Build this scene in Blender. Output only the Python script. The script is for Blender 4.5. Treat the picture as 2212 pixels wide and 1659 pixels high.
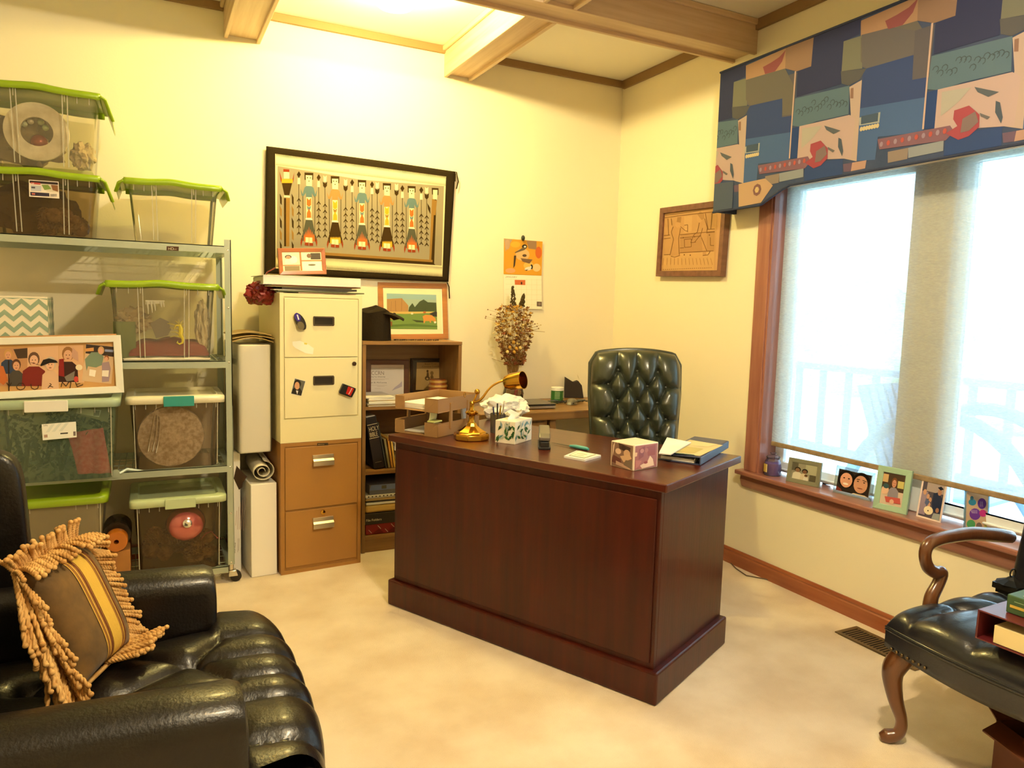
import bpy, bmesh, math, random
from mathutils import Vector, Matrix, noise
random.seed(7)
S = bpy.context.scene
C = S.collection
PI = math.pi
R = math.radians
for o in list(bpy.data.objects):
    bpy.data.objects.remove(o)

# ---------------------------------------------------------------- camera, world, exposure
W, H, FPX = 2212.0, 1659.0, 1576.7
CAM = Vector((0, 0, 1.38))
YAW, PITCH, ROLL = 0.46384, 0.10199, 0.02698
_f = Vector((math.sin(YAW)*math.cos(PITCH), math.cos(YAW)*math.cos(PITCH), -math.sin(PITCH)))
_r = Vector((math.cos(YAW), -math.sin(YAW), 0))
_u = _r.cross(_f)
_r, _u = math.cos(ROLL)*_r + math.sin(ROLL)*_u, -math.sin(ROLL)*_r + math.cos(ROLL)*_u
cd = bpy.data.cameras.new('camera'); cam = bpy.data.objects.new('camera', cd); C.objects.link(cam)
cd.sensor_width = 36; cd.sensor_fit = 'HORIZONTAL'; cd.lens = 36*FPX/W
cd.clip_start = 0.03; cd.clip_end = 200
m3 = Matrix((_r, _u, -_f)).transposed()
cam.matrix_world = Matrix.Translation(CAM) @ m3.to_4x4()
S.camera = cam

w = bpy.data.worlds.new('world'); S.world = w; w.use_nodes = True
bg = w.node_tree.nodes['Background']
bg.inputs[0].default_value = (0.62, 0.86, 1.0, 1)
bg.inputs[1].default_value = 3.2
S.view_settings.view_transform = 'Standard'; S.view_settings.look = 'None'
S.view_settings.exposure = 1.38; S.view_settings.gamma = 1; S.view_settings.use_curve_mapping = False

XW, YB, ZC = 2.898, 4.245, 2.92          # window wall, back wall, ceiling
XL, YF = -1.75, -2.3                      # left wall, wall behind the camera
SILL = 0.548
DT = 0.797                                # desk top

def light(name, kind, loc, power, col, size=0.05):
    d = bpy.data.lights.new(name, kind); d.energy = power; d.color = col
    if kind == 'POINT': d.shadow_soft_size = size
    o = bpy.data.objects.new(name, d); C.objects.link(o); o.location = loc
    return o
WARM = (1.0, 0.84, 0.30)
SOFT = (1.0, 0.86, 0.58)
LX, LY, LZ = 1.07, 3.47, 2.80
light('ceiling_bulb', 'POINT', (LX-0.055, LY, LZ), 21, WARM, 0.03)
light('ceiling_bulb', 'POINT', (LX+0.055, LY, LZ), 21, WARM, 0.03)
light('ceiling_bulb', 'POINT', (LX-0.055, 0.75, LZ), 42, SOFT, 0.03)
light('ceiling_bulb', 'POINT', (LX+0.055, 0.75, LZ), 42, SOFT, 0.03)
pl_ = bpy.data.lights.new('window_daylight', 'AREA'); pl_.shape = 'RECTANGLE'; pl_.size = 1.7; pl_.size_y = 1.7
pl_.energy = 1; pl_.cycles.is_portal = True
po = bpy.data.objects.new('window_daylight', pl_); C.objects.link(po)
po.location = (3.12, 1.95, 1.35); po.rotation_euler = (0, R(90), 0)

# ---------------------------------------------------------------- point helpers
def ray(px, py):
    return _f + _r*((px-W/2)/FPX) - _u*((py-H/2)/FPX)
def at(px, py, axis, val):               # a picture direction met with the plane axis=val
    d = ray(px, py); t = (val-CAM[axis])/d[axis]
    return CAM + d*t
def on(px, py, P, n):
    d = ray(px, py); n = Vector(n); return CAM + d*((Vector(P)-CAM).dot(n)/d.dot(n))

# ---------------------------------------------------------------- materials
def lin(c):
    return c/12.92 if c <= 0.04045 else ((c+0.055)/1.055)**2.4
def rgb(h):
    if isinstance(h, str):
        h = h.lstrip('#'); return tuple(lin(int(h[i:i+2], 16)/255) for i in (0, 2, 4))
    return tuple(h[:3])
MC = {}
def mat(name, col, rough=0.5, metal=0, col2=None, vs=6, vstretch=(1, 1, 1), bump=0, bs=80, bstretch=None, coat=0,
        spec=0.5, lo=0.35, hi=0.65, detail=4, sheen=0, emit=None, es=1):
    if name in MC: return MC[name]
    m = bpy.data.materials.new(name); m.use_nodes = True; nt = m.node_tree; b = nt.nodes['Principled BSDF']
    b.inputs['Base Color'].default_value = (*rgb(col), 1); b.inputs['Roughness'].default_value = rough
    b.inputs['Metallic'].default_value = metal; b.inputs['Coat Weight'].default_value = coat
    b.inputs['Coat Roughness'].default_value = 0.15
    b.inputs['Specular IOR Level'].default_value = spec; b.inputs['Sheen Weight'].default_value = sheen
    if emit:
        b.inputs['Emission Color'].default_value = (*rgb(emit), 1); b.inputs['Emission Strength'].default_value = es
    tc = None
    if col2 or bump:
        tc = nt.nodes.new('ShaderNodeTexCoord')
    if col2:
        mp = nt.nodes.new('ShaderNodeMapping'); mp.inputs['Scale'].default_value = vstretch
        n = nt.nodes.new('ShaderNodeTexNoise'); n.inputs['Scale'].default_value = vs; n.inputs['Detail'].default_value = detail
        r = nt.nodes.new('ShaderNodeValToRGB'); r.color_ramp.elements[0].position = lo; r.color_ramp.elements[1].position = hi
        r.color_ramp.elements[0].color = (*rgb(col), 1); r.color_ramp.elements[1].color = (*rgb(col2), 1)
        nt.links.new(tc.outputs['Object'], mp.inputs[0]); nt.links.new(mp.outputs[0], n.inputs['Vector'])
        nt.links.new(n.outputs['Fac'], r.inputs[0]); nt.links.new(r.outputs[0], b.inputs['Base Color'])
    if bump:
        mp2 = nt.nodes.new('ShaderNodeMapping'); mp2.inputs['Scale'].default_value = bstretch or (1, 1, 1)
        n2 = nt.nodes.new('ShaderNodeTexNoise'); n2.inputs['Scale'].default_value = bs; n2.inputs['Detail'].default_value = 3
        bp = nt.nodes.new('ShaderNodeBump'); bp.inputs['Strength'].default_value = bump; bp.inputs['Distance'].default_value = 0.004
        nt.links.new(tc.outputs['Object'], mp2.inputs[0]); nt.links.new(mp2.outputs[0], n2.inputs['Vector'])
        nt.links.new(n2.outputs['Fac'], bp.inputs['Height']); nt.links.new(bp.outputs[0], b.inputs['Normal'])
    MC[name] = m; return m
def wood(name, c1, c2, axis=0, rough=0.4, coat=0.2, vs=9, k=14, spec=0.5, lo=0.3, hi=0.7):
    st = [k/4, k/4, k/4]; st[axis] = 0.25
    return mat(name, c1, rough, col2=c2, vs=vs, vstretch=st, coat=coat, bump=0.12, bs=30, bstretch=st, spec=spec, detail=6, lo=lo, hi=hi)
def clear(name, tint, haze=0.15, hazecol='#d8d6c8', rough=0.1):
    if name in MC: return MC[name]
    m = bpy.data.materials.new(name); m.use_nodes = True; nt = m.node_tree; nt.nodes.clear()
    out = nt.nodes.new('ShaderNodeOutputMaterial'); tr = nt.nodes.new('ShaderNodeBsdfTransparent')
    tr.inputs[0].default_value = (*rgb(tint), 1)
    p = nt.nodes.new('ShaderNodeBsdfPrincipled'); p.inputs['Base Color'].default_value = (*rgb(hazecol), 1); p.inputs['Roughness'].default_value = rough
    gl = nt.nodes.new('ShaderNodeBsdfGlossy'); gl.inputs['Roughness'].default_value = rough
    fr = nt.nodes.new('ShaderNodeFresnel'); fr.inputs[0].default_value = 1.35
    mx = nt.nodes.new('ShaderNodeMixShader'); mx.inputs[0].default_value = haze
    m2 = nt.nodes.new('ShaderNodeMixShader')
    nt.links.new(tr.outputs[0], mx.inputs[1]); nt.links.new(p.outputs[0], mx.inputs[2])
    nt.links.new(fr.outputs[0], m2.inputs[0]); nt.links.new(mx.outputs[0], m2.inputs[1]); nt.links.new(gl.outputs[0], m2.inputs[2])
    nt.links.new(m2.outputs[0], out.inputs[0]); MC[name] = m; return m
def artmat(name, rough=0.6, spec=0.3):
    if name in MC: return MC[name]
    m = bpy.data.materials.new(name); m.use_nodes = True; nt = m.node_tree; b = nt.nodes['Principled BSDF']
    a = nt.nodes.new('ShaderNodeAttribute'); a.attribute_name = 'Col'; nt.links.new(a.outputs['Color'], b.inputs['Base Color'])
    b.inputs['Roughness'].default_value = rough; b.inputs['Specular IOR Level'].default_value = spec
    MC[name] = m; return m
ART = artmat('printed_paper'); GLOSS = artmat('printed_glossy', 0.25, 0.5); CLOTH = artmat('printed_cloth', 0.95, 0.1)
WHITE = mat('white_plastic', '#e9e6dc', 0.35); PAPER = mat('white_paper', '#eeeae0', 0.8, col2='#e2dccd', vs=4)
MANILA = mat('manila_card', '#d9bd7e', 0.75, col2='#c9a964', vs=5); BLACKP = mat('black_plastic', '#14110f', 0.35)
KRAFT = mat('kraft_card', '#b07a3c', 0.85, col2='#9a6830', vs=5); CHROME = mat('bright_chrome', '#d8d6d0', 0.2, 1)
LIME = mat('lime_plastic', '#8fae14', 0.32, coat=0.3, spec=0.6)

# ---------------------------------------------------------------- mesh builder
class MB:
    def __init__(s, M=None):
        s.bm = bmesh.new(); s.M = M or Matrix()
    def v(s, p): return s.bm.verts.new(s.M @ Vector(p))
    def f(s, vs):
        try: return s.bm.faces.new(vs)
        except ValueError: return None
    def box(s, c, sz, rot=None):
        c = Vector(c); q = rot.to_3x3() if rot is not None else Matrix.Identity(3)
        vs = [s.v(c + q @ Vector((sx*sz[0]/2, sy*sz[1]/2, sz_*sz[2]/2))) for sx in (-1, 1) for sy in (-1, 1) for sz_ in (-1, 1)]
        for i in ((0,1,3,2), (4,6,7,5), (0,4,5,1), (2,3,7,6), (0,2,6,4), (1,5,7,3)): s.f([vs[k] for k in i])
        return s
    def b6(s, x0, x1, y0, y1, z0, z1):
        return s.box(((x0+x1)/2, (y0+y1)/2, (z0+z1)/2), (abs(x1-x0), abs(y1-y0), abs(z1-z0)))
    def prism(s, pts, off):
        off = Vector(off); a = [s.v(p) for p in pts]; b = [s.v(Vector(p)+off) for p in pts]; n = len(pts)
        s.f(a[::-1]); s.f(b)
        for i in range(n): s.f([a[i], a[(i+1) % n], b[(i+1) % n], b[i]])
        return s
    def tube(s, pts, r, seg=8, cap=True, closed=False, flat=1.0):
        pts = [Vector(p) for p in pts]; n = len(pts); rs = r if isinstance(r, (list, tuple)) else [r]*n
        rings = []; up = None
        for i, p in enumerate(pts):
            a = pts[(i-1) % n] if (i or closed) else p; b = pts[(i+1) % n] if (i < n-1 or closed) else p
            t = (b-a).normalized()
            if up is None:
                up = Vector((0, 0, 1)) if abs(t.z) < 0.9 else Vector((1, 0, 0))
            up = (up - t*up.dot(t))
            if up.length < 1e-6: up = t.orthogonal()
            up.normalize(); sd = t.cross(up)
            rings.append([s.v(p + (sd*math.cos(2*PI*k/seg) + up*math.sin(2*PI*k/seg)*flat)*rs[i]) for k in range(seg)])
        m = n if closed else n-1
        for i in range(m):
            A, B = rings[i], rings[(i+1) % n]
            for k in range(seg): s.f([A[k], A[(k+1) % seg], B[(k+1) % seg], B[k]])
        if cap and not closed: s.f(rings[0][::-1]); s.f(rings[-1])
        return s
    def lathe(s, prof, c=(0, 0, 0), seg=24, rot=None, cap=True):
        c = Vector(c); q = rot.to_3x3() if rot is not None else Matrix.Identity(3); rings = []
        for r, z in prof:
            rings.append([s.v(c + q @ Vector((max(r, 1e-4)*math.cos(2*PI*k/seg), max(r, 1e-4)*math.sin(2*PI*k/seg), z))) for k in range(seg)])
        for A, B in zip(rings, rings[1:]):
            for k in range(seg): s.f([A[k], A[(k+1) % seg], B[(k+1) % seg], B[k]])
        if cap: s.f(rings[0][::-1]); s.f(rings[-1])
        return s
    def grid(s, fn, nu, nv, cu=False, cv=False):
        g = [[s.v(fn(i/(nu if cu else nu-1), j/(nv if cv else nv-1))) for j in range(nv)] for i in range(nu)]
        for i in range(nu if cu else nu-1):
            for j in range(nv if cv else nv-1):
                s.f([g[i][j], g[(i+1) % nu][j], g[(i+1) % nu][(j+1) % nv], g[i][(j+1) % nv]])
        return s
    def sph(s, c, r, seg=16, rot=None, jit=0, fr=3):
        r = r if isinstance(r, (tuple, list)) else (r, r, r); c = Vector(c); q = rot.to_3x3() if rot is not None else Matrix.Identity(3)
        t = bmesh.ops.create_icosphere(s.bm, subdivisions=3 if seg > 12 else 2, radius=1)
        for v in t['verts']:
            p = v.co.copy(); k = 1 + (jit*noise.noise(p*fr + c*9) if jit else 0)
            v.co = s.M @ (c + q @ Vector((p.x*r[0]*k, p.y*r[1]*k, p.z*r[2]*k)))
        return s
    def build(s, name, m, parent=None, smooth=True, bev=0, ang=35, weld=True, solid=0):
        if weld: bmesh.ops.remove_doubles(s.bm, verts=s.bm.verts, dist=1e-5)
        bmesh.ops.recalc_face_normals(s.bm, faces=s.bm.faces)
        me = bpy.data.meshes.new(name); s.bm.to_mesh(me); s.bm.free()
        if smooth:
            for p in me.polygons: p.use_smooth = True
            me.set_sharp_from_angle(angle=R(ang))
        ms = m if isinstance(m, list) else [m]
        for q in ms: me.materials.append(q)
        o = bpy.data.objects.new(name, me); C.objects.link(o)
        if parent: o.parent = parent
        if solid:
            k = o.modifiers.new('thickness', 'SOLIDIFY'); k.thickness = solid; k.offset = -1
        if bev:
            k = o.modifiers.new('bevel', 'BEVEL'); k.width = bev; k.segments = 2; k.limit_method = 'ANGLE'; k.angle_limit = R(40)
        return o
def spl(pts, rs=None, k=5):
    """smooth curve through the points (and radii)"""
    P = [Vector(p) for p in pts]; out = []; ro = []
    for i in range(len(P)-1):
        a, b, c, d = P[max(i-1, 0)], P[i], P[i+1], P[min(i+2, len(P)-1)]
        for j in range(k):
            t = j/k; out.append(.5*((2*b)+(c-a)*t+(2*a-5*b+4*c-d)*t*t+(3*b-a-3*c+d)*t*t*t))
            if rs: ro.append(rs[i]+(rs[i+1]-rs[i])*t)
    out.append(P[-1])
    if rs: ro.append(rs[-1]); return out, ro
    return out
def tag(o, label, cat, group=None, kind=None):
    o['label'] = label; o['category'] = cat
    if group: o['group'] = group
    if kind: o['kind'] = kind
    return o
def thing(name, label, cat, loc=(0, 0, 0), rz=0, group=None):
    o = bpy.data.objects.new(name, None); C.objects.link(o); o.location = loc; o.rotation_euler = (0, 0, rz)
    o.empty_display_size = 0.05
    return tag(o, label, cat, group)
def lab(o, t): o['label'] = t; return o
def rel(o):                       # matrix that turns world points into the local space of an Empty
    M = Matrix()
    while o:
        M = Matrix.Translation(o.location) @ o.rotation_euler.to_matrix().to_4x4() @ M; o = o.parent
    return M.inverted()
def struct(o): o['kind'] = 'structure'; return o
def rrect(w, d, r, n=5, cx=0, cy=0):
    P = []
    for sx, sy, a0 in ((1, 1, 0), (-1, 1, 90), (-1, -1, 180), (1, -1, 270)):
        for k in range(n+1):
            a = R(a0 + 90*k/n); P.append((cx + sx*(w/2-r) + r*math.cos(a), cy + sy*(d/2-r) + r*math.sin(a)))
    return P

# ---------------------------------------------------------------- flat printed artwork on real planes
_fc = {}
def text_mesh(t):
    if t in _fc: return _fc[t]
    cu = bpy.data.curves.new('t', 'FONT'); cu.body = t; cu.size = 1; cu.resolution_u = 3
    o = bpy.data.objects.new('t', cu); C.objects.link(o)
    dg = bpy.context.evaluated_depsgraph_get(); me = o.evaluated_get(dg).to_mesh()
    vs = [v.co.copy() for v in me.vertices]; fs = [tuple(p.vertices) for p in me.polygons]
    o.evaluated_get(dg).to_mesh_clear(); bpy.data.objects.remove(o); bpy.data.curves.remove(cu)
    _fc[t] = (vs, fs); return _fc[t]
class Art:
    """flat artwork: polygons in picture or crop coordinates laid on the plane through P with normal n"""
    def __init__(s, P, n, crop=(0, 0, 1), fn=None, n2=None):
        s.P = Vector(P); s.n = Vector(n).normalized(); s.crop = crop; s.V = []; s.F = []; s.K = []; s.L = 0
        if (CAM - s.P).dot(s.n) < 0 and fn is None: s.n = -s.n
        s.fn = fn
    def p(s, x, y):
        if s.fn: return s.fn(x, y) + s.n*(0.0004*(s.L+1)+0.000012*(len(s.F) % 32))
        a, b, k = s.crop; return on(a + x/k, b + y/k, s.P, s.n) + s.n*(0.0004*(s.L+1)+0.000012*(len(s.F) % 32))
    def lay(s, k): s.L = k; return s
    def poly(s, pts, c):
        i = len(s.V); s.V += [s.p(*q) for q in pts]; s.F.append(list(range(i, i+len(pts)))); s.K.append(rgb(c)); return s
    def rect(s, x0, y0, x1, y1, c): return s.poly([(x0, y0), (x1, y0), (x1, y1), (x0, y1)], c)
    def ell(s, x, y, rx, ry, c, n=14, rot=0):
        ca, sa = math.cos(R(rot)), math.sin(R(rot))
        return s.poly([(x + rx*math.cos(2*PI*k/n)*ca - ry*math.sin(2*PI*k/n)*sa, y + rx*math.cos(2*PI*k/n)*sa + ry*math.sin(2*PI*k/n)*ca) for k in range(n)], c)
    def line(s, pts, w, c):
        for a, b in zip(pts, pts[1:]):
            dx, dy = b[0]-a[0], b[1]-a[1]; l = math.hypot(dx, dy) or 1; nx, ny = -dy/l*w/2, dx/l*w/2
            s.poly([(a[0]+nx, a[1]+ny), (b[0]+nx, b[1]+ny), (b[0]-nx, b[1]-ny), (a[0]-nx, a[1]-ny)], c)
        return s
    def text(s, t, x, y, h, c, ang=0, wx=1.0):
        vs, fs = text_mesh(t); i = len(s.V); ca, sa = math.cos(R(ang)), math.sin(R(ang)); k = h*1.38
        for v in vs: s.V.append(s.p(x + v.x*k*wx*ca + v.y*k*sa, y + v.x*k*wx*sa - v.y*k*ca))
        for f in fs: s.F.append([i+q for q in f]); s.K.append(rgb(c))
        return s
    def person(s, x, y, h, shirt, skin='#c98f6a', hair='#3a2418', w=None):
        w = w or h*0.5
        s.poly([(x-w/2, y+h), (x-w*.45, y+h*.55), (x-w*.2, y+h*.42), (x+w*.2, y+h*.42), (x+w*.45, y+h*.55), (x+w/2, y+h)], shirt)
        L = s.L; s.L = L+1; s.ell(x, y+h*.2, h*.17, h*.21, hair); s.L = L+2; s.ell(x, y+h*.25, h*.125, h*.165, skin)
        s.L = L+3; s.ell(x-h*.045, y+h*.23, h*.018, h*.014, '#2a1a12', 6); s.ell(x+h*.045, y+h*.23, h*.018, h*.014, '#2a1a12', 6)
        s.ell(x, y+h*.33, h*.045, h*.014, '#8a3a30', 6); s.L = L; return s
    def build(s, name, parent=None, m=None):
        M = rel(parent) if parent else Matrix()
        me = bpy.data.meshes.new(name); me.from_pydata([M @ v for v in s.V], [], s.F)
        at_ = me.color_attributes.new('Col', 'FLOAT_COLOR', 'CORNER'); j = 0
        for f, c in zip(s.F, s.K):
            for _ in f: at_.data[j].color = (*c, 1); j += 1
        me.materials.append(m or ART); o = bpy.data.objects.new(name, me); C.objects.link(o)
        if parent: o.parent = parent
        return o
# ================================================================ THE ROOM
wallm = mat('cream_wall_paint', '#efe5c9', 0.85, bump=0.08, bs=120)
ceilm = mat('white_ceiling_paint', '#efe9dc', 0.9, bump=0.15, bs=90)
carpet = mat('beige_carpet', '#e6d6bd', 0.95, col2='#d2bd9f', vs=3.5, bump=0.6, bs=260, sheen=0.3, spec=0.1, detail=8)
oakbeam = wood('pickled_oak', '#d6bc9c', '#c4a582', 1, 0.5, 0.1, k=18)
oakbeamx = wood('pickled_oak_across', '#d6bc9c', '#c4a582', 0, 0.5, 0.1, k=18)
oaktrim = mat('brown_ceiling_trim', '#8d6f49', 0.6)
redwood = wood('red_oak_trim', '#a4603a', '#8c4a2a', 1, 0.35, 0.3)
redwoodz = wood('cedar_window_trim', '#a87260', '#8a5548', 2, 0.4, 0.3, k=12)
m = MB(); m.b6(XL-.1, XW+.4, YF-.1, YB+.1, -.1, 0); struct(m.build('floor', carpet, smooth=False))
m = MB(); m.b6(XL-.1, XW+.4, YF-.1, YB+.1, ZC, ZC+.1); struct(m.build('ceiling', ceilm, smooth=False))
m = MB(); m.b6(XL-.1, XW+.12, YB, YB+.1, 0, ZC); struct(m.build('wall_back', wallm, smooth=False))
m = MB(); m.b6(XL-.1, XL, YF, YB, 0, ZC); struct(m.build('wall_left', wallm, smooth=False))
m = MB(); m.b6(XL-.1, XW+.12, YF-.1, YF, 0, ZC); struct(m.build('wall_front', wallm, smooth=False))
WY0, WY1, WZ0, WZ1 = 1.12, 2.83, SILL, 2.08
m = MB(); m.b6(XW, XW+.16, WY1, YB, 0, ZC); m.b6(XW, XW+.16, YF, WY0, 0, ZC)
m.b6(XW, XW+.16, WY0, WY1, 0, WZ0-.02); m.b6(XW, XW+.16, WY0, WY1, WZ1, ZC)
struct(m.build('wall_right', wallm, smooth=False))
# ceiling trim
m = MB()
for x0, x1 in ((XL, .387), (.569, 1.614), (1.79, XW)): m.b6(x0, x1, YB-.022, YB, 2.878, ZC)
struct(m.build('trim_1', oaktrim, smooth=False, bev=.003))
m = MB()
for y0, y1 in ((YF, 3.02), (3.20, YB-.022)): m.b6(XW-.022, XW, y0, y1, 2.866, ZC)
struct(m.build('trim_2', oaktrim, smooth=False, bev=.003))
# baseboards
def base(name, p0, p1, nrm):
    p0, p1, n = Vector(p0), Vector(p1), Vector(nrm); m = MB()
    prof = [(0, 0), (.014, 0), (.014, .062), (.010, .068), (.012, .076), (.006, .088), (0, .088)]
    m.prism([p0 + n*a + Vector((0, 0, b)) for a, b in prof], p1-p0); struct(m.build(name, redwood, smooth=False))
base('baseboard_right', (XW, YF, 0), (XW, YB, 0), (-1, 0, 0)); base('baseboard_back', (XL, YB, 0), (XW, YB, 0), (0, -1, 0))
base('baseboard_left', (XL, YF, 0), (XL, YB, 0), (1, 0, 0))
# box beams: two side boards hanging below a recessed bottom board, small cove at the ceiling
def beam(name, lab_, a0, a1, b0, b1, along, m_):
    t = thing(name, lab_, 'ceiling beam', (0, 0, 0))
    zb, zt = 2.748, ZC
    def bx(m, s0, s1, z0, z1):
        (m.b6(s0, s1, b0, b1, z0, z1) if along == 'y' else m.b6(b0, b1, s0, s1, z0, z1))
    m = MB(); bx(m, a0+.02, a1-.02, zb+.018, zb+.034); m.build('bottom_board', m_, t, smooth=False)
    for s0, s1, q in ((a0, a0+.02, -1), (a1-.02, a1, 1)):
        m = MB(); bx(m, s0, s1, zb, zt); m.build('side_board', m_, t, smooth=False, bev=.003)
        m = MB(); e0, e1 = (s0-.018, s0) if q < 0 else (s1, s1+.018); bx(m, e0, e1, zt-.03, zt)
        m.build('cove_strip', m_, t, smooth=False, bev=.006)
    return t
beam('ceiling_beam', 'pale oak box beam meeting the wall above the calendar and wall rug corner', 1.614, 1.79, 3.202, YB, 'y', oakbeam)
beam('ceiling_beam', 'short pale oak box beam meeting the wall above the left edge of the woven rug', .387, .569, 3.202, YB, 'y', oakbeam)
beam('ceiling_beam', 'long pale oak box beam running across the ceiling to the wall over the window valance', 3.02, 3.20, XL, XW, 'x', oakbeamx)
beam('ceiling_beam', 'oak box beam joining the long cross beam from its near side at the photo top', 1.614, 1.79, YF, 3.018, 'y', oakbeam)

# ceiling lamps: brass rim and frosted dome
def ceiling_lamp(x, y, lb):
    t = thing('ceiling_light', lb, 'ceiling light', (x, y, ZC))
    gm = bpy.data.materials.get('frosted_lamp_glass')
    if not gm:
        gm = bpy.data.materials.new('frosted_lamp_glass'); gm.use_nodes = True; nt = gm.node_tree; nt.nodes.clear()
        o = nt.nodes.new('ShaderNodeOutputMaterial'); a = nt.nodes.new('ShaderNodeBsdfTransparent'); e = nt.nodes.new('ShaderNodeEmission')
        e.inputs[0].default_value = (1, .82, .5, 1); e.inputs[1].default_value = 5; a.inputs[0].default_value = (1, 1, 1, 1)
        x_ = nt.nodes.new('ShaderNodeMixShader'); x_.inputs[0].default_value = .25
        nt.links.new(a.outputs[0], x_.inputs[1]); nt.links.new(e.outputs[0], x_.inputs[2]); nt.links.new(x_.outputs[0], o.inputs[0])
    m = MB(); m.lathe([(.06, 0), (.15, 0), (.155, -.015), (.145, -.025), (.06, -.02)], (0, 0, 0), 40)
    m.build('lamp_rim', BRASS, t)
    m = MB(); m.lathe([(.145, -.022), (.14, -.07), (.12, -.11), (.08, -.145), (.03, -.158), (.001, -.16)], (0, 0, 0), 40)
    m.build('glass_dome', gm, t)
BRASS = mat('polished_brass', '#c89a3c', 0.16, 1)
ceiling_lamp(LX, LY, 'flush ceiling light with a glowing dome between two oak beams over the back wall')
ceiling_lamp(LX, .75, 'flush ceiling light with a glowing dome nearer the camera than the cross beam')

# ---------------------------------------------------------------- window
wn = thing('window_1', 'wide window with cedar casing, white sashes and a woven shade', 'window'); wn['kind'] = 'structure'
del wn['category']
m = MB(); m.b6(XW-.02, XW, 2.83, 2.918, SILL, 2.2); m.build('window_casing', redwoodz, wn, smooth=False, bev=.004)
m = MB(); m.b6(XW-.02, XW, WY0-.09, WY0, SILL, 2.2); m.build('window_casing', redwoodz, wn, smooth=False, bev=.004)
m = MB(); m.b6(XW-.02, XW, WY0-.09, 2.918, 2.08, 2.2); m.build('window_casing', redwoodz, wn, smooth=False, bev=.004)
for y0, y1 in ((2.818, 2.83), (WY0, WY0+.012)):
    m = MB(); m.b6(XW-.012, XW+.16, y0, y1, SILL, 2.08); m.build('window_jamb', redwoodz, wn, smooth=False)
silw = wood('cedar_sill', '#a87260', '#8a5548', 1, 0.3, 0.4, k=12)
m = MB(); m.b6(2.842, XW+.135, WY0-.14, 2.95, SILL-.024, SILL); m.build('window_sill', silw, wn, smooth=False, bev=.006)
m = MB(); m.prism([(XW, 2.93, SILL-.024), (2.872, 2.93, SILL-.024), (2.868, 2.93, SILL-.05), (2.878, 2.93, SILL-.085), (2.886, 2.93, SILL-.095), (XW, 2.93, SILL-.095)], (0, -(2.93-WY0+.11), 0))
m.build('sill_apron', silw, wn, smooth=False)
vin = mat('white_vinyl_sash', '#e8edf2', 0.3)
GL = clear('window_glass', '#f4fbff', 0.0, rough=0.02)
XS = XW+.10
def sash(y0, y1):
    f = MB(); z0, z1 = SILL+.012, 2.08; b = .055
    f.b6(XS, XS+.05, y0, y1, z0, z0+b); f.b6(XS, XS+.05, y0, y1, z1-b, z1); f.b6(XS, XS+.05, y0, y0+b, z0+b, z1-b); f.b6(XS, XS+.05, y1-b, y1, z0+b, z1-b)
    f.b6(XS-.012, XS, y0+.01, y1-.01, z0+.012, z0+.022)
    s = f.build('sash', vin, wn, smooth=False, bev=.004)
    g = MB(); g.b6(XS+.02, XS+.026, y0+b, y1-b, z0+b, z1-b); g.build('pane', GL, s, smooth=False)
sash(2.08, 2.817); sash(WY0+.013, 1.93)
m = MB(); m.b6(XS-.02, XS+.055, 1.93, 2.08, SILL+.001, 2.08); m.build('mullion', vin, wn, smooth=False, bev=.004)

# roller shade
def shade_mat():
    m = bpy.data.materials.new('woven_shade_cloth'); m.use_nodes = True; nt = m.node_tree; nt.nodes.clear(); L = nt.links.new
    o = nt.nodes.new('ShaderNodeOutputMaterial'); tc = nt.nodes.new('ShaderNodeTexCoord')
    mp = nt.nodes.new('ShaderNodeMapping'); mp.inputs['Scale'].default_value = (1, 0.12, 1)
    n = nt.nodes.new('ShaderNodeTexNoise'); n.inputs['Scale'].default_value = 520; n.inputs['Detail'].default_value = 3
    L(tc.outputs['Object'], mp.inputs[0]); L(mp.outputs[0], n.inputs['Vector'])
    r = nt.nodes.new('ShaderNodeMapRange'); r.inputs[1].default_value = .35; r.inputs[2].default_value = .65; r.inputs[3].default_value = .42; r.inputs[4].default_value = .64
    L(n.outputs['Fac'], r.inputs[0])
    tr = nt.nodes.new('ShaderNodeBsdfTransparent'); tl = nt.nodes.new('ShaderNodeBsdfTranslucent'); df = nt.nodes.new('ShaderNodeBsdfDiffuse')
    tl.inputs[0].default_value = (.72, .72, .66, 1); df.inputs[0].default_value = (.56, .56, .54, 1)
    a = nt.nodes.new('ShaderNodeMixShader'); a.inputs[0].default_value = .5; L(tl.outputs[0], a.inputs[1]); L(df.outputs[0], a.inputs[2])
    b = nt.nodes.new('ShaderNodeMixShader'); L(r.outputs[0], b.inputs[0]); L(tr.outputs[0], b.inputs[1]); L(a.outputs[0], b.inputs[2]); L(b.outputs[0], o.inputs[0])
    return m
SHX = XW+.045
t = thing('roller_shade', 'cream see-through roller shade pulled most of the way down over the window', 'window shade')
m = MB(); m.b6(SHX, SHX+.0015, WY0+.02, 2.795, .722, 2.07); m.build('shade_cloth', shade_mat(), t, smooth=False)
m = MB(); m.b6(SHX-.006, SHX+.008, WY0+.02, 2.795, .70, .724); m.build('hem_bar', mat('tan_hem_cloth', '#9c8468', .8, col2='#86704f', vs=40), t, smooth=False, bev=.004)
m = MB(); m.tube([(SHX+.003, WY0+.016, 2.055), (SHX+.003, 2.80, 2.055)], .022, 14); m.build('roller_tube', WHITE, t)

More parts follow.
